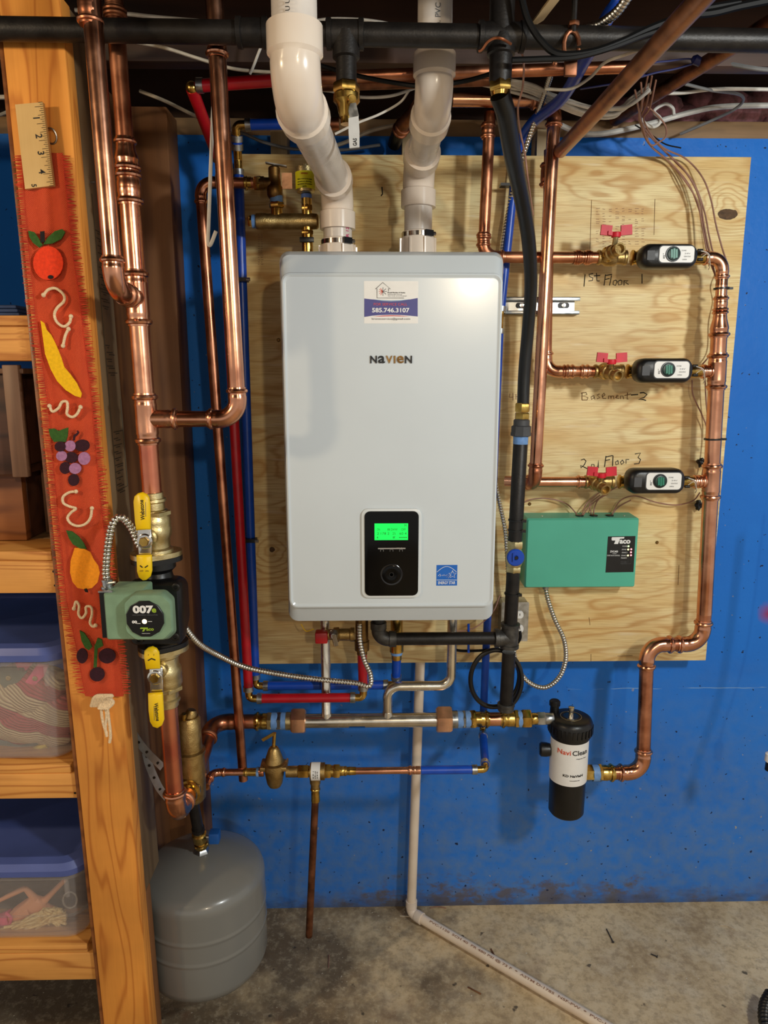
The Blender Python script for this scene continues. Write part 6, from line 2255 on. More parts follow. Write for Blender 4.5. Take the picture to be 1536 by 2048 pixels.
# branch with the lever cock (left of the intake vent)
xb1 = gx(692)
zz_ = gz(xb1)
MB().lathe(V(xb1, GY, zz_), V(0, 0, -1), [(0, .0215), (.034, .0215), (.035, .019), (.036, .0165), (.075, .0165)], 20).part('branch', 'black_iron', gas)
ck = thing('gas_cock', V(xb1, GY, zz_ - .16), 'brass gas cock with a white tagged lever hanging under the gas main', 'valve')
MB().hexnut(V(xb1, GY, zz_ - .070), V(xb1, GY, zz_ - .086), .0215, .3).part('nut', 'brass', ck)
MB().lathe(V(xb1, GY, zz_ - .085), V(0, 0, -1), [(0, .019), (.003, .0215), (.012, .0215), (.018, .016), (.034, .012), (.036, .010), (.046, .010)], 20).part('body', 'brass', ck)
lv = P(708, 215, GY - .028)
MB().lathe(V(xb1 + .006, GY, lv.z + .014), V(.15, -1, 0), [(0, .009), (.022, .008), (.026, .006)], 14).part('stem', 'brass', ck)
MB().prism([P(u, v, GY - .030) for u, v in ((697, 222), (700, 207), (712, 205), (718, 232), (699, 236))], (0, 1, 0), .002).part('lever', 'galvanised', ck)
MB().prism([P(u, v, GY - .032) for u, v in ((697, 236), (717, 232), (719, 262), (719, 294), (699, 296), (697, 262))], (0, 1, 0), .004).part('lever_grip', 'lever_white', ck)
text(ck, 'grip_text', 'GAS', 'ink_black', P(710, 284, GY - .0325), (0, 0, 1), (-1, 0, 0), w=.011, h=.006, bold=.02, ext=.0001)

# drop to the hose
xd = gx(1003)
zd = gz(xd)
drop = thing('gas_drop', V(xd, GY, zd - .10), 'black iron gas drop with a brass flare fitting above the hose', 'pipe')
MB().lathe(V(xd, GY, zd + .004), V(0, 0, 1), [(0, .020), (.05, .020), (.052, .0172), (2.384 - zd - .005, .0172)], 20).part('upper_pipe', 'black_iron', drop)
zq = P(1005, 168, GY).z
MB().lathe(V(xd, GY, zd), V(0, 0, -1), [(0, .0215), (.020, .0225), (.026, .0225), (.028, .0185), (zd - zq - .006, .0180), (zd - zq, .0165)], 20).part('nipple', 'black_iron', drop)
MB().hexnut(V(xd, GY, zq + .004), V(xd + .001, GY, zq - .012), .0190, .2).part('flare_nut', 'brass', drop)
MB().lathe(V(xd, GY, zq - .010), V(0.02, 0, -1), [(0, .015), (.008, .0135)], 18).part('flare_collar', 'brass', drop)
YG = -.245
hose = thing('gas_hose', P(1046, 808, YG), 'black flexible gas hose curving down past the right side of the boiler', 'hose')
hp = crom([V(xd, GY, zq - .016), P(1012, 230, GY + .02), P(1025, 310, -.52), P(1044, 400, -.43), P(1057, 480, -.36), P(1062, 570, -.30), P(1056, 660, -.265), P(1049, 740, -.25), P(1046, 812, YG)], 12)
MB().tube(hp, [.0165 - .003 * min(1, i / 60) for i in range(len(hp))], 18).part('sleeve', 'black_rubber', hose)
xg = P(1046, 830, YG).x
tw = [P(1053 - 1 * k / 12, 775 + k * 2.6, YG - .013) for k in range(13)]
for p in tw:
    MB().sphere(p, .0014, 6, 4).part('vent_bead', 'rubber_grey', hose)
gl = thing('gas_drip_leg', P(1011, 1425, YG), 'black iron gas line with union, blue cock, tee and drip leg, right of the boiler', 'pipe')
gt, gbm = P(1045, 812, YG), P(1011, 1428, YG)
gax = (gbm - gt).normalized()


def GP(v):
    z = P(1030, v, YG).z
    return gt.lerp(gbm, (z - gt.z) / (gbm.z - gt.z))


def glathe(v0, v1, prof, name, m, seg=20):
    L_ = (GP(v1) - GP(v0)).length
    MB().lathe(GP(v0), gax, [(t_ * L_, r_) for t_, r_ in prof], seg).part(name, m, gl)


MB().hexnut(GP(806), GP(824), .0175, .3).part('flare_nut', 'brass', gl)
MB().hexnut(GP(825), GP(839), .0170, .1).part('flare_body', 'brass', gl)
glathe(838, 851, [(0, .015), (.2, .0182), (1, .0182)], 'union_tail', 'rubber_grey')
MB().lathe(GP(850), gax, [(0, .017), (.003, .0225), (.016, .0225), (.018, .0235), (.024, .0235), (.026, .018)], 8).part('union_nut', 'rubber_grey', gl)
glathe(871, 888, [(0, .0170), (1, .0168)], 'thread_tape', 'tape_blue')
glathe(886, 1084, [(0, .0150), (.01, .0165), (1, .0165)], 'pipe', 'black_iron')
MB().hexnut(GP(1081), GP(1096), .0200, .2).part('cock_hex', 'brass_pale', gl)
glathe(1095, 1135, [(0, .0150), (.3, .0205), (.7, .0205), (1, .015)], 'cock_body', 'brass_pale')
MB().hexnut(GP(1132), GP(1144), .0185, .2).part('cock_hex', 'brass_pale', gl)
c = P(1031, 1115, YG - .032)
kb = MB().lathe(c + V(0, .016, 0), V(0, -1, 0), [(0, .012), (.010, .012), (.011, .0195), (.018, .0200), (.020, .018), (.020, .006), (.017, .0045)], 24).part('cock_knob', 'pex_blue', gl)
MB().lathe(c + V(.001, -.0042, 0), V(0, -1, 0), [(0, .004), (.0006, .004)], 12).part('knob_socket', 'black_rubber', kb)
MB().obox(c + V(-.006, -.006, .002), V(.0018, 0, 0), V(0, .002, 0), V(0, 0, .010)).part('knob_rib', 'pex_blue', kb)
glathe(1143, 1252, [(0, .0160), (1, .0160)], 'pipe', 'black_iron')
tg = GP(1276)
MB().lathe(GP(1246), gax, [(0, .0190), (.001, .0228), (.009, .0228), (.010, .0205), (.052, .0205), (.053, .0228), (.061, .0228), (.062, .019)], 22).lathe(tg, V(-1, 0, 0), [(0, .0205), (.026, .0205), (.027, .0228), (.036, .0228), (.037, .019)], 22).part('tee', 'grey_iron', gl)
glathe(1304, 1410, [(0, .0160), (1, .0160)], 'drip_pipe', 'black_iron')
MB().lathe(GP(1406), gax, [(0, .0190), (.002, .0212), (.006, .0212), (.007, .0196), (.018, .0196), (.021, .012)], 20).part('cap', 'grey_iron', gl)
xe = P(757, 1268, YG).x
MB().tube([tg + V(-.03, 0, 0), V(P(780, 1268, YG).x, YG, tg.z)], .0152, 20).part('pipe', 'black_iron', gl)
elbow(gl, V(xe, YG, tg.z), V(1, 0, 0), V(0, 0, 1), .0155, 'grey_iron', R=.024, L=.018, press=False)
pipe(gl, V(xe, YG, tg.z + .03), V(xe, YG, BZ0 + .002), .0150, 'black_iron')
for v in (1040, 1060, 1187, 1229):
    if v in (1040, 1060, 1187):
        MB().lathe(GP(v) - gax * .0015, gax, [(0, .0167), (0, .0185), (.0035, .0185), (.0035, .0167)], 18, caps=False).part('cable_tie', 'black_rubber', gl)
        MB().obox(GP(v) + V(.015, -.012, 0), V(.005, 0, 0), V(0, .004, 0), V(0, 0, .003)).part('tie_head', 'black_rubber', gl)

# condensate tubing coil behind the drip leg
co = []
for k in range(0, 33):
    a = -math.pi * .35 + k * 2 * math.pi / 26
    co.append(V(P(993, 1362, YG + .03).x + .062 * math.cos(a), YG + .026 + .0010 * k, P(993, 1362, YG + .03).z + .078 * math.sin(a)))
MB().tube(crom(co, 3), .0060, 10).solo('condensate_tubing', 'black_rubber', 'coil of black condensate tubing looped around the gas drip leg', 'tubing')

# ================================================================== PEX tubing
rX_ = .0112


def crimp(parent, p, d, r_=rX_, m='copper_dull'):
    d = Vector(d).normalized()
    MB().lathe(Vector(p) - d * .006, d, [(0, r_ * 1.02), (0, r_ * 1.16), (.012, r_ * 1.16), (.012, r_ * 1.02)], 16, caps=False).part('crimp_ring', m, parent)


def pex(name, label, pts, m='pex_blue', r_=rX_):
    t_ = thing(name, pts[-1], label, 'tubing')
    pts = [Vector(p) for p in pts]
    n = len(pts)
    for i in range(n - 1):
        d = (pts[i + 1] - pts[i]).normalized()
        s0 = pts[i] + d * (.020 if i > 0 else 0)
        s1 = pts[i + 1] - d * (.020 if i < n - 2 else 0)
        MB().cyl(s0, s1, r_, 16).part('tube', m, t_)
        if i > 0:
            crimp(t_, s0 + d * .006, d, r_, 'galvanised')
        if i < n - 2:
            crimp(t_, s1 - d * .006, d, r_, 'galvanised')
    for i in range(1, n - 1):
        a = (pts[i - 1] - pts[i]).normalized()
        b = (pts[i + 1] - pts[i]).normalized()
        bent([pts[i] + a * .024, pts[i], pts[i] + b * .024], r_ * .82, .011, 12, 6).part('barb_elbow', 'brass', t_)
    return t_


XYr, XYb = -.236, -.165
rr_t = P(441, 330, XYr)
rr_b = P(498, 1397, XYr)
rr_e = V(P(727, 1397, XYr).x, XYr, rr_b.z)
pr = pex('hot_pex_line', 'red hot-water tubing left of the boiler, bending right under it', [P(384, 178, -.42), rr_t, rr_b, rr_e, V(P(724, 1300, XYr).x, XYr, P(724, 1305, XYr).z)], 'pex_red')
MB().cyl(P(392, 172, -.42), P(560, 160, -.40), rX_, 16).part('tube', 'pex_red', pr)
crimp(pr, P(400, 171, -.42), XP, rX_, 'galvanised')
MB().sphere(P(384, 176, -.42), .0115, 12, 8).part('barb_elbow', 'brass', pr)
zq_ = P(724, 1305, XYr).z
MB().lathe(V(P(724, 1300, XYr).x, XYr, zq_ - .004), V(0, 0, 1), [(0, .0125), (.010, .0125), (.011, .0175), (.034, .0180), (.036, .0155), (BZ0 - zq_ + .004, .0155)], 18).part('boiler_adapter', 'brass_dark', pr)
b_t = P(472, 250, XYb - .03)
b_b = P(511, 1372, XYb)
b_e = V(P(792, 1374, XYb).x, XYb, b_b.z)
b_u = P(793, 1300, XYb)
pbl = pex('cold_pex_line', 'blue cold-water tubing beside the red one, bending right under the boiler', [P(640, 247, XYb - .03), b_t, P(476, 320, XYb), b_b, b_e, V(b_e.x, XYb - .03, b_u.z)], 'pex_blue')
MB().lathe(P(636, 247, XYb - .03), XP, sock(.02, .0125) + [(.045, .0125)], 18).part('copper_stub', 'copper_dull', pbl)
MB().lathe(V(b_e.x, XYb - .03, b_u.z - .012), V(0, 0, 1), [(0, .0125), (.012, .0128), (.013, .0140), (.020, .0140), (.021, .0175), (.044, .0180), (.046, .0150), (BZ0 - b_u.z + .012, .0150)], 18).part('boiler_adapter', 'brass', pbl)
MB().lathe(V(b_e.x, XYb - .03, b_u.z + .001), V(0, 0, 1), [(0, .0145), (.008, .0145)], 18).part('thread_tape', 'tape_blue', pbl)
for (v, uu) in ((560, 482), (1080, 500)):
    p = P(uu, v, XYb - .012)
    MB().obox(p, V(.016, 0, 0), V(0, .0115, 0), V(0, 0, .0042)).part('cable_tie', 'black_rubber', pbl)
    MB().cyl(p + V(.014, -.012, 0), p + V(.022, -.012, 0), .004, 8).part('tie_head', 'galvanised', pbl)
# right-hand blue line
q0 = P(971, 1548, WY)
q0.z = WZ
cold = pex('feed_pex_line', 'blue feed tubing from the ceiling down behind the boiler to the make-up line', [P(1035, 300, -.125), P(1000, 640, -.115), V(P(966, 1440, -.15).x, -.15, WZ), V(q0.x, WY, WZ), W(842)], 'pex_blue', .0098)
MB().tube(crom([P(1300, -60, -.62), P(1225, 20, -.58), P(1175, 110, -.48), P(1125, 195, -.32), P(1070, 240, -.20), P(1045, 275, -.14), P(1035, 300, -.125)], 8), .0115, 14).part('tube', 'pex_blue', cold)
cu2 = thing('make_up_copper', W(770), 'thin copper pipe between the check valve and the blue feed tubing', 'pipe')
pipe(cu2, W(706), W(826), .0080, 'copper')
MB().lathe(W(815), XP, sock(.012, .0082) + [(.018, .0090), (.020, .0095), (.030, .0095)], 18).part('press_adapter', 'copper', cu2)
p = P(1012, 371, -.122)
MB().obox(p, V(.014, 0, 0), V(0, .012, 0), V(0, 0, .003)).part('cable_tie', 'black_rubber', cold)

# BX cables beside the boiler
fl = flex([P(1130, 60, -.50), P(1105, 140, -.36), P(1080, 215, -.24), P(1050, 300, -.16), P(1022, 400, -.125), P(1006, 480, -.115), P(998, 560, -.112)], .0062, seg=8)
fl.solo('armoured_cable', 'conduit_metal', 'armoured cable running down beside the blue feed tubing above the boiler', 'cable')
fl = flex([P(985, 880, -.10), P(992, 970, -.105), P(1000, 1010, -.11), P(1010, 1060, -.12), P(1014, 1110, -.125), P(1018, 1180, -.12), P(1022, 1215, -.11)], .0062, seg=8)
fl.solo('outlet_cable', 'conduit_metal', 'armoured cable between the boiler side and the outlet box', 'cable')

# ================================================================== white drain line
dy = -.048
dx0 = P(846, 1255, dy)
dx1 = P(822, 1842, dy)
dxx = (dx0.x + dx1.x) / 2
rP = .0134
zfl = rP * 1.32 + .002
tl = P(846, 1180, dy)
drain = thing('drain_pipe', V(dx1.x, dy, 0), 'white plastic drain pipe down the wall and out along the floor', 'pipe')
far = Pz(1230, 2064, zfl)
dd = (V(far.x, far.y, zfl) - V(dx1.x, dy, zfl)).normalized()
endp = V(dx1.x, dy, zfl) + dd * .85
run(drain, [V(dx0.x, dy, BZ0 + .05), V(dx1.x, dy, zfl), endp], rP, 'pvc_cream', R=rP * 1.3, L=rP * 1.6, me='pvc_fitting', press=False, seg=20)
fc = (CAM - (V(dx1.x, dy, zfl) + dd * .4)).normalized()
text_cyl(drain, 'pipe_print', 'PVC-1120  SCH 40  PR 480 PSI @ 73 F  *  ASTM D-1785  NSF-PW  *  PVC-1120  SCH 40', 'ink_faint', V(dx1.x, dy, zfl) + dd * .37, dd, fc + V(.2, .2, .15), rP, w=.60, h=.0075, bold=.01)
text_cyl(drain, 'pipe_print', 'PVC-1120 SCH 40 PR 480 PSI @ 73 F ASTM D-1785 NSF', 'ink_faint', V((dx0.x + dx1.x) / 2, dy, .36), (dx0 - dx1).normalized(), (-.9, -.5, 0), rP, w=.50, h=.006)

# small bits under the boiler
MB().tube([P(937, 1248, -.20), P(937, 1305, -.20)], .003, 8).solo('blue_drain_pin', 'pex_blue', 'thin blue drain lever hanging under the right of the boiler', 'lever')
cable([P(1000, 1190, -.13), P(985, 1225, -.16), P(950, 1255, -.19), P(915, 1262, -.2), P(900, 1250, -.2)], .0016, 6).solo('sensor_wire', 'cable_brown', 'thin brown sensor wire running under the right corner of the boiler', 'wire')
bxp = P(880, 1252, -.17)
MB().bbox(bxp.x - .022, bxp.x + .022, -.19, -.15, BZ0 - .022, BZ0 + .002, .003).solo('condensate_outlet', 'pvc_fitting', 'white condensate outlet block under the boiler', 'fitting')


# ================================================================== clutter under the joists
def solo_cable(name, m, label, pts, r, cat='cable', group=None, seg=7):
    return cable(pts, r, seg).solo(name, m, label, cat, group)


# diagonal copper pipes
t = thing('diagonal_copper_pipe', P(1121, 300, -.215), 'long copper pipe slanting up to the right from behind the upright return', 'pipe')
pipe(t, P(1121, 302, -.215), P(1440, -45, -.95), .0142, 'copper_worn')
t = thing('dull_copper_pipe', P(1238, 246, -.24), 'dull brown pipe slanting up to the right below the slanted copper one', 'pipe')
pipe(t, P(1230, 240, -.02), P(1560, 34, -.56), .0140, 'copper_old')
t = thing('overhead_copper_pipe', P(900, 145, -.385), 'copper water pipe running level under the joists, upper of two behind the vents', 'pipe')
pipe(t, P(560, 158, -.385), P(1266, 134, -.385), .0110, 'copper_dull')
t = thing('overhead_copper_pipe', P(900, 170, -.37), 'copper water pipe running level under the joists, lower of two behind the vents', 'pipe')
pipe(t, P(600, 172, -.37), P(990, 160, -.37), .0105, 'copper_old')
t = thing('capped_copper_stub', P(790, 285, -.03), 'short slanting copper stub with a black end, left of the intake vent', 'pipe')
pipe(t, P(836, 212, -.22), P(797, 262, -.10), .0142, 'copper_old')
pipe(t, P(798, 260, -.102), P(788, 290, -.06), .0150, 'black_rubber', name='black_end')
coupling(t, P(808, 250, -.13), P(799, 262, -.10), .0142, 'copper_dull')
MB().obox(P(1092, 20, -.62), (P(1120, -20, -.66) - P(1066, 50, -.58)) / 2, V(.014, 0, .008), V(0, .012, .004)).solo('wood_block', 'wood_pale_x', 'slanting pale wood strip tucked above the gas main', 'wood strip')

# cables on the left
solo_cable('white_cable', 'cable_white', 'white cable crossing behind the upper end of the copper drop pipe', [P(150, 20, -.40), P(255, 28, -.40), P(310, 34, -.38), P(400, 42, -.36)], .0034)
solo_cable('white_cable', 'cable_tan', 'white cable sagging from the thick riser past the red tubing', [P(195, 74, -.52), P(260, 82, -.48), P(330, 96, -.42), P(400, 118, -.38), P(470, 138, -.36), P(560, 146, -.36)], .0030)
solo_cable('white_cable', 'cable_tan', 'tan cable slanting between riser and red tubing elbow', [P(280, 182, -.10), P(330, 202, -.12), P(400, 236, -.15), P(470, 262, -.12)], .0040)
solo_cable('white_cable', 'cable_white', 'short white cable behind the ruler post', [P(-20, 195, -.2), P(20, 194, -.2), P(70, 194, -.2)], .0045)
solo_cable('white_cable', 'cable_white', 'short white cable slanting up behind the ruler post', [P(-20, 238, -.2), P(15, 224, -.2), P(60, 205, -.2)], .0035)
solo_cable('hanging_cable', 'cable_white', 'pale flat cable hanging straight down beside the copper return pipe', [P(428, 180, -.50), P(425, 240, -.50), P(421, 340, -.50), P(417, 450, -.50), P(416, 484, -.50), P(421, 489, -.50), P(432, 462, -.505)], .0034)
solo_cable('grey_cable', 'cable_grey', 'grey cable sagging between the blue elbow and the exhaust vent', [P(455, 258, -.10), P(490, 268, -.10), P(530, 285, -.09), P(590, 298, -.08), P(680, 300, -.07), P(760, 290, -.06)], .0036)
solo_cable('tan_cable', 'cable_tan', 'tan cable looping behind the gas cock lever', [P(640, 300, -.06), P(690, 285, -.06), P(740, 262, -.07), P(800, 248, -.10), P(850, 240, -.1)], .0045)
solo_cable('white_cable', 'cable_white', 'white cable running behind the gas cock to the intake vent', [P(600, 178, -.34), P(660, 182, -.34), P(720, 194, -.34), P(780, 192, -.34), P(830, 176, -.34)], .0028)
solo_cable('white_cable', 'cable_white', 'thin white cable drooping from the intake vent to the gas cock lever', [P(818, 182, -.40), P(800, 205, -.40), P(760, 228, -.42), P(715, 246, -.45), P(670, 268, -.45)], .0022)
solo_cable('white_cable', 'cable_white', 'white cable showing above the gas main beside the exhaust vent', [P(500, 148, -.36), P(545, 60, -.40), P(640, 40, -.42), P(700, 38, -.42), P(760, 44, -.42), P(840, 62, -.4)], .0026)
solo_cable('black_cable', 'cable_black', 'black cable slanting behind the gas main to the intake vent', [P(630, 128, -.42), P(700, 148, -.42), P(780, 164, -.42), P(850, 172, -.44), P(930, 162, -.44), P(1000, 142, -.46)], .0040)
# white cable bundle on the right
rnd = random.Random(5)
for k in range(7):
    o = [(rnd.uniform(-6, 6), rnd.uniform(-5, 5)) for _ in range(7)]
    base = [(900, 140 + k * 3), (985, 152 + k * 3), (1060, 165 + k * 4), (1120, 196 + k * 3), (1175, 214 + k * 3), (1225, 220 + k * 2), (1262, 212 - k * 3), (1300, 180 - k * 2)]
    pts = [P(u + (o[i][0] if i < 7 else 0), v + (o[i][1] if i < 7 else 0), -.28 + .012 * k - .02 * math.sin(i)) for i, (u, v) in enumerate(base)]
    solo_cable('white_cable', 'cable_white', ('topmost', 'second', 'third', 'middle', 'fifth', 'sixth', 'lowest')[k] + ' white cable, counted from the top, in the bundle above the upright copper return', pts, .0034, group='white cable bundle above the copper return')
solo_cable('thick_white_cable', 'cable_white', 'thick cream cable swooping across the sill to the right edge', [P(1100, 240, -.06), P(1150, 262, -.05), P(1200, 268, -.05), P(1290, 250, -.06), P(1380, 225, -.07), P(1450, 213, -.08), P(1600, 210, -.10)], .0062, seg=9)
solo_cable('white_cable', 'cable_white', 'white cable running level above the thick cream cable at the right', [P(1290, 185, -.20), P(1360, 186, -.20), P(1440, 178, -.22), P(1600, 180, -.22)], .0036)
solo_cable('grey_cable', 'cable_grey', 'grey cable curving down to a loop at the right end of the sill', [P(1370, 168, -.24), P(1420, 180, -.22), P(1475, 188, -.18), P(1487, 200, -.15), P(1470, 218, -.12), P(1430, 238, -.08), P(1360, 268, -.04)], .0032)
solo_cable('grey_cable', 'cable_grey', 'grey cable at the upper right corner under the joist', [P(1400, 118, -.30), P(1460, 128, -.32), P(1520, 138, -.34), P(1600, 144, -.34)], .0040)
solo_cable('tan_cable', 'cable_tan', 'thin tan cable curving from the bundle up past the slanted copper pipe', [P(1090, 178, -.42), P(1140, 178, -.42), P(1180, 155, -.42), P(1210, 125, -.44), P(1255, 108, -.46), P(1290, 95, -.5)], .0028)
for (lab, pts, r) in (('black cable dipping below the gas main beside the pipe hanger', [(1040, -20), (1056, 40), (1085, 85), (1118, 108), (1180, 104), (1240, 84), (1310, 52), (1400, 20), (1480, 5)], .0052),
                      ('black cable rising to the top right corner', [(1350, 30), (1420, 26), (1480, 12), (1560, -4)], .0060),
                      ('black cable under the gas main right of the gas drop', [(1024, 120), (1080, 118), (1150, 114), (1220, 96), (1300, 66), (1380, 46)], .0045),
                      ('thin black cable along the sill above the plywood corner', [(1270, 250), (1300, 268), (1330, 288), (1362, 296)], .0016)):
    solo_cable('black_cable', 'cable_black', lab, [P(u, v, -.64 if r > .004 else -.10) for u, v in pts], r)
fl = flex([P(1160, 60, -.56), P(1200, 48, -.58), P(1235, 22, -.62), P(1265, -20, -.66)], .0080, .007)
fl.solo('ceiling_conduit', 'conduit_metal', 'armoured conduit at the top edge beside the blue ceiling tubing', 'conduit')
# pipe hanger
ph = thing('pipe_hanger', P(1140, 130, -.50), 'copper pipe hanger clamp with a threaded rod, right of the gas drop', 'hanger')
a = P(1143, 90, -.62)
MB().tube([a + V(.012 * math.cos(k * .5), 0, .020 * math.sin(k * .5)) for k in range(13)], .0035, 8).part('ring', 'copper_old', ph)
MB().bbox(a.x - .010, a.x + .010, a.y - .004, a.y + .004, a.z - .045, a.z - .016, .002).part('saddle', 'copper_old', ph)
MB().cyl(a + V(.002, 0, .018), a + V(.002, 0, .075), .0045, 8).part('rod', 'black_iron', ph)
MB().hexnut(a + V(.002, 0, .026), a + V(.002, 0, .033), .009).part('nut', 'copper_old', ph)
# earth wire on the gas drop
solo_cable('earth_wire', 'wire_copper', 'bare copper wire hooked over the gas drop', [P(958, 102, -.63), P(965, 98, -.635), P(975, 84, -.64), P(990, 76, -.64), P(1005, 78, -.64), P(1022, 88, -.63)], .0022, 'wire')
solo_cable('control_wire', 'cable_brown', 'thin mauve wire hanging down along the black gas hose', [P(1020, 90, -.58), P(1045, 110, -.56), P(1046, 170, -.54), P(1036, 215, -.52), P(1040, 260, -.46), P(1050, 310, -.42), P(1056, 360, -.40), P(1066, 430, -.33)], .0018, 'wire')
# blue and brown thermostat wiring
for k, pts in enumerate(([(1270, 152), (1300, 128), (1340, 122), (1372, 118), (1395, 120)], [(1262, 160), (1310, 146), (1350, 138), (1385, 128)], [(1160, 178), (1200, 172), (1232, 166), (1290, 150)])):
    solo_cable('blue_wire', 'cable_blue', ('upper', 'middle', 'lower')[k] + ' blue control wire tangled beside the slanted copper pipe', [P(u, v, -.36) for u, v in pts], .0018, 'wire')
MB().lathe(P(1384, 116, -.365), V(1, 0, -.45), [(0, .004), (.006, .009), (.022, .0075), (.024, .004)], 10).solo('wire_nut', 'cable_blue', 'dark blue wire connector at the end of the blue wires', 'connector')
TH = [[(1296, 150), (1286, 200), (1278, 236), (1290, 262), (1330, 302), (1372, 345), (1398, 395), (1408, 450), (1418, 498), (1428, 520)],
      [(1304, 152), (1294, 205), (1282, 238), (1300, 272), (1345, 318), (1385, 362), (1408, 420), (1418, 470), (1426, 505), (1438, 540)],
      [(1282, 165), (1284, 210), (1280, 240), (1296, 285), (1335, 320), (1365, 355), (1394, 402), (1406, 460), (1416, 510), (1434, 560)],
      [(1312, 160), (1300, 215), (1288, 242), (1322, 292), (1372, 318), (1405, 355), (1422, 400), (1432, 450), (1444, 495), (1452, 520)],
      [(1270, 180), (1278, 222), (1284, 248), (1300, 290), (1340, 325), (1378, 370), (1400, 425), (1412, 478), (1424, 525), (1436, 575)]]
for k, pts in enumerate(TH):
    n = len(pts)
    solo_cable('thermostat_wire', 'cable_brown', ('fourth brown thermostat wire from the left, fanning from ceiling to zone riser', 'middle brown thermostat wire of the five fanning to the zone riser', 'leftmost brown thermostat wire of the five fanning to the zone riser', 'rightmost brown thermostat wire of the five fanning to the zone riser', 'second brown thermostat wire from the left, fanning from ceiling to zone riser')[k], [P(u, v, -.30 + .20 * min(1, i / 4) if i < 5 else -.10 - .05 * (i - 4) / (n - 5)) for i, (u, v) in enumerate(pts)],
               .0019, 'wire', 'brown thermostat wires from the ceiling')
solo_cable('looped_wire', 'cable_brown', 'brown wire looping back on itself under the ceiling bundle', [P(u, v, -.16) for u, v in ((1285, 205), (1310, 226), (1330, 250), (1332, 272), (1318, 284), (1300, 288), (1282, 240))], .0018, 'wire')
solo_cable('white_tail', 'cable_white', 'white cable tail curled above the thermostat wires', [P(u, v, -.12) for u, v in ((1280, 236), (1292, 248), (1305, 254), (1318, 248), (1320, 236), (1308, 222), (1330, 208), (1345, 216), (1348, 230))], .0036)
# wires along the riser and into the green box
for k, (lab, pts) in enumerate((('brown wire along the left of the zone riser beside the first floor head', [(1440, 545), (1432, 570), (1436, 600), (1428, 640), (1424, 700), (1400, 735)]),
                  ('brown wire from the basement zone head down the zone riser', [(1384, 760), (1386, 790), (1404, 830), (1414, 860), (1412, 905), (1404, 950)]),
                  ('second brown wire from the basement zone head down the zone riser', [(1410, 755), (1412, 800), (1416, 850), (1414, 890)]),
                  ('brown wire curving from the second floor head along the riser foot to the left', [(1400, 985), (1385, 1002), (1350, 1010), (1310, 1004), (1270, 992), (1240, 1002), (1222, 1034)]),
                  ('brown wire arching from the gas line to the green box', [(1046, 1006), (1062, 999), (1095, 997), (1130, 1006), (1150, 1024), (1158, 1038)]),
                  ('brown wire from the second floor drain valve to the left grommet of the green box', [(1206, 980), (1190, 992), (1172, 1010), (1162, 1036)]),
                  ('pinkish wire crossing to the left grommet of the green box', [(1250, 965), (1215, 985), (1180, 1012), (1162, 1037)]),
                  ('brown wire to the middle grommet of the green box', [(1215, 988), (1196, 1000), (1188, 1020), (1187, 1037)]),
                  ('short brown wire to the middle grommet of the green box', [(1200, 990), (1180, 1008), (1182, 1025), (1186, 1038)]),
                  ('pale wire to the right grommet of the green box', [(1262, 1000), (1240, 1012), (1226, 1026), (1220, 1037)]))):
    solo_cable('control_wire', 'cable_brown', lab, [P(u, v, PY - .020 - (.018 if k in (4, 5, 6, 7, 8, 9) and i == len(pts) - 1 else 0)) for i, (u, v) in enumerate(pts)], .0017, 'wire')
# dark knot of tape on the board beside the riser
for (u, v, lab) in ((1402, 926, 'black taped wire splice beside the zone riser, upper'), (1398, 1010, 'black taped wire splice beside the zone riser, lower')):
    blob(tuple(P(u, v, PY - .012)), .010, (1.0, .7, 1.1), .3, u).solo('wire_splice', 'black_rubber', lab, 'splice')

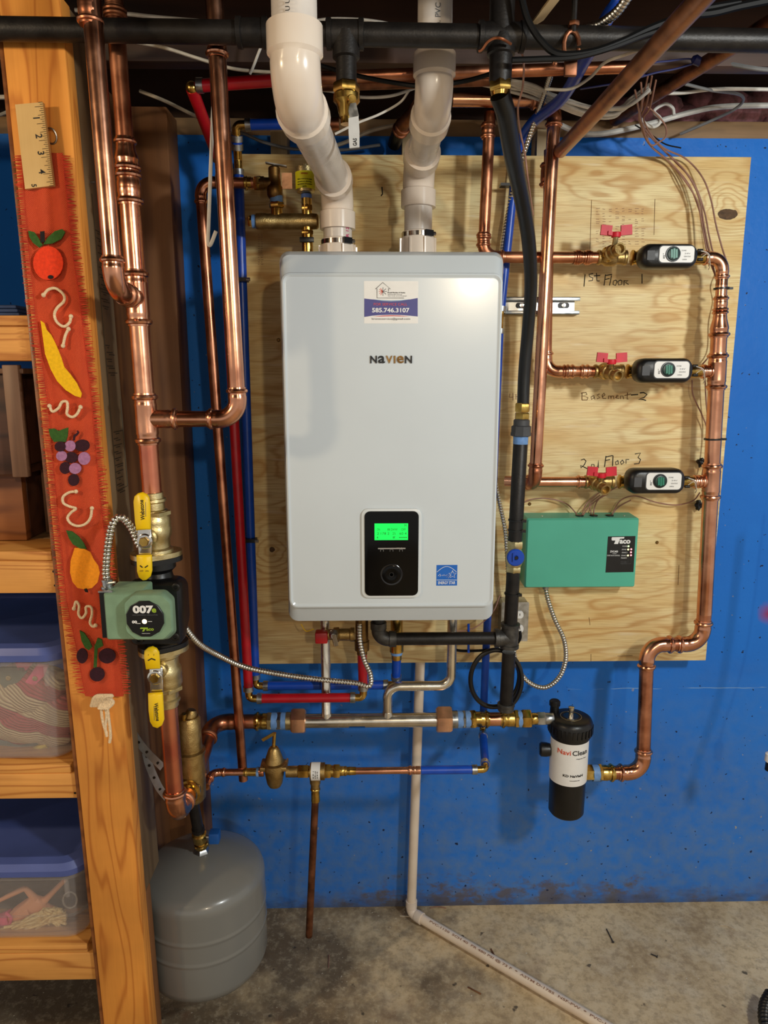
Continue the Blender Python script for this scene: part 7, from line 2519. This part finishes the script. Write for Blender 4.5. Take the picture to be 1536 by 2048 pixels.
# ================================================================== bits on the floor and at the right edge
for k, (u0, v0, u1, v1, r, m, lab, cat) in enumerate(((1213, 1858, 1226, 1884, .0016, 'cloth_dark', 'dark nail lying on the concrete near the wall', 'nail'), (1302, 1908, 1314, 1913, .0018, 'cloth_dark', 'small dark screw on the concrete right of the nail', 'screw'),
                                      (936, 1974, 962, 1988, .0018, 'wood_brown', 'brown splinter on the concrete beside the drain pipe', 'splinter'), (982, 1898, 992, 1918, .0022, 'wood_brown', 'short brown splinter on the concrete above the drain pipe', 'splinter'),
                                      (658, 1910, 657, 1935, .0014, 'cable_brown', 'brown wire offcut on the concrete below the vent drain pipe', 'wire offcut'), (860, 1816, 892, 1816, .0014, 'cable_brown', 'brown wire offcut at the foot of the wall', 'wire offcut'),
                                      (800, 1832, 852, 1842, .0012, 'cable_tan', 'pale wire offcut behind the drain elbow', 'wire offcut'), (1440, 1850, 1470, 1858, .0010, 'cable_tan', 'pale wire offcut on the concrete at the right', 'wire offcut'))):
    a, b = Pz(u0, v0, r + .001), Pz(u1, v1, r + .001)
    mid = (a + b) / 2 + V(0, .006 if 'wire' in lab else 0, 0)
    mb = MB().tube(crom([a, mid, b], 5), r, 7)
    if 'nail' in lab or 'screw' in lab:
        mb.lathe(b, b - a, [(0, r * 2.2), (.0015, r * 2.2)], 10)
    mb.solo('floor_bit', m, lab, cat)
hz = Pz(1545, 2030, .03)
pts = [Pz(1542, 1990, .05), Pz(1532, 2010, .045), Pz(1530, 2040, .04), Pz(1540, 2075, .03)]
flex(pts, .016, .009, 14).solo('corrugated_hose', 'black_rubber', 'black corrugated hose at the lower right edge of the floor', 'hose')
pc_ = P(1543, 1505, -.30)
eq = thing('hanging_plug', pc_ - V(0, 0, .06), 'white and black plug hanging at the right edge by the blue wall', 'plug')
MB().lathe(pc_, V(0, 0, -1), [(0, .008), (.004, .013), (.022, .0135), (.026, .009)], 14).part('plug_body', 'white_label', eq)
MB().lathe(pc_ - V(0, 0, .024), V(0, 0, -1), [(0, .010), (.022, .011), (.024, .006)], 14).part('socket', 'black_rubber', eq)
MB().tube(crom([pc_, pc_ + V(.01, 0, .06), pc_ + V(.05, .02, .25), pc_ + V(.06, .02, .6)], 6), .0035, 8).part('lead', 'cable_white', eq)
p = P(1534, 1228, -.001)
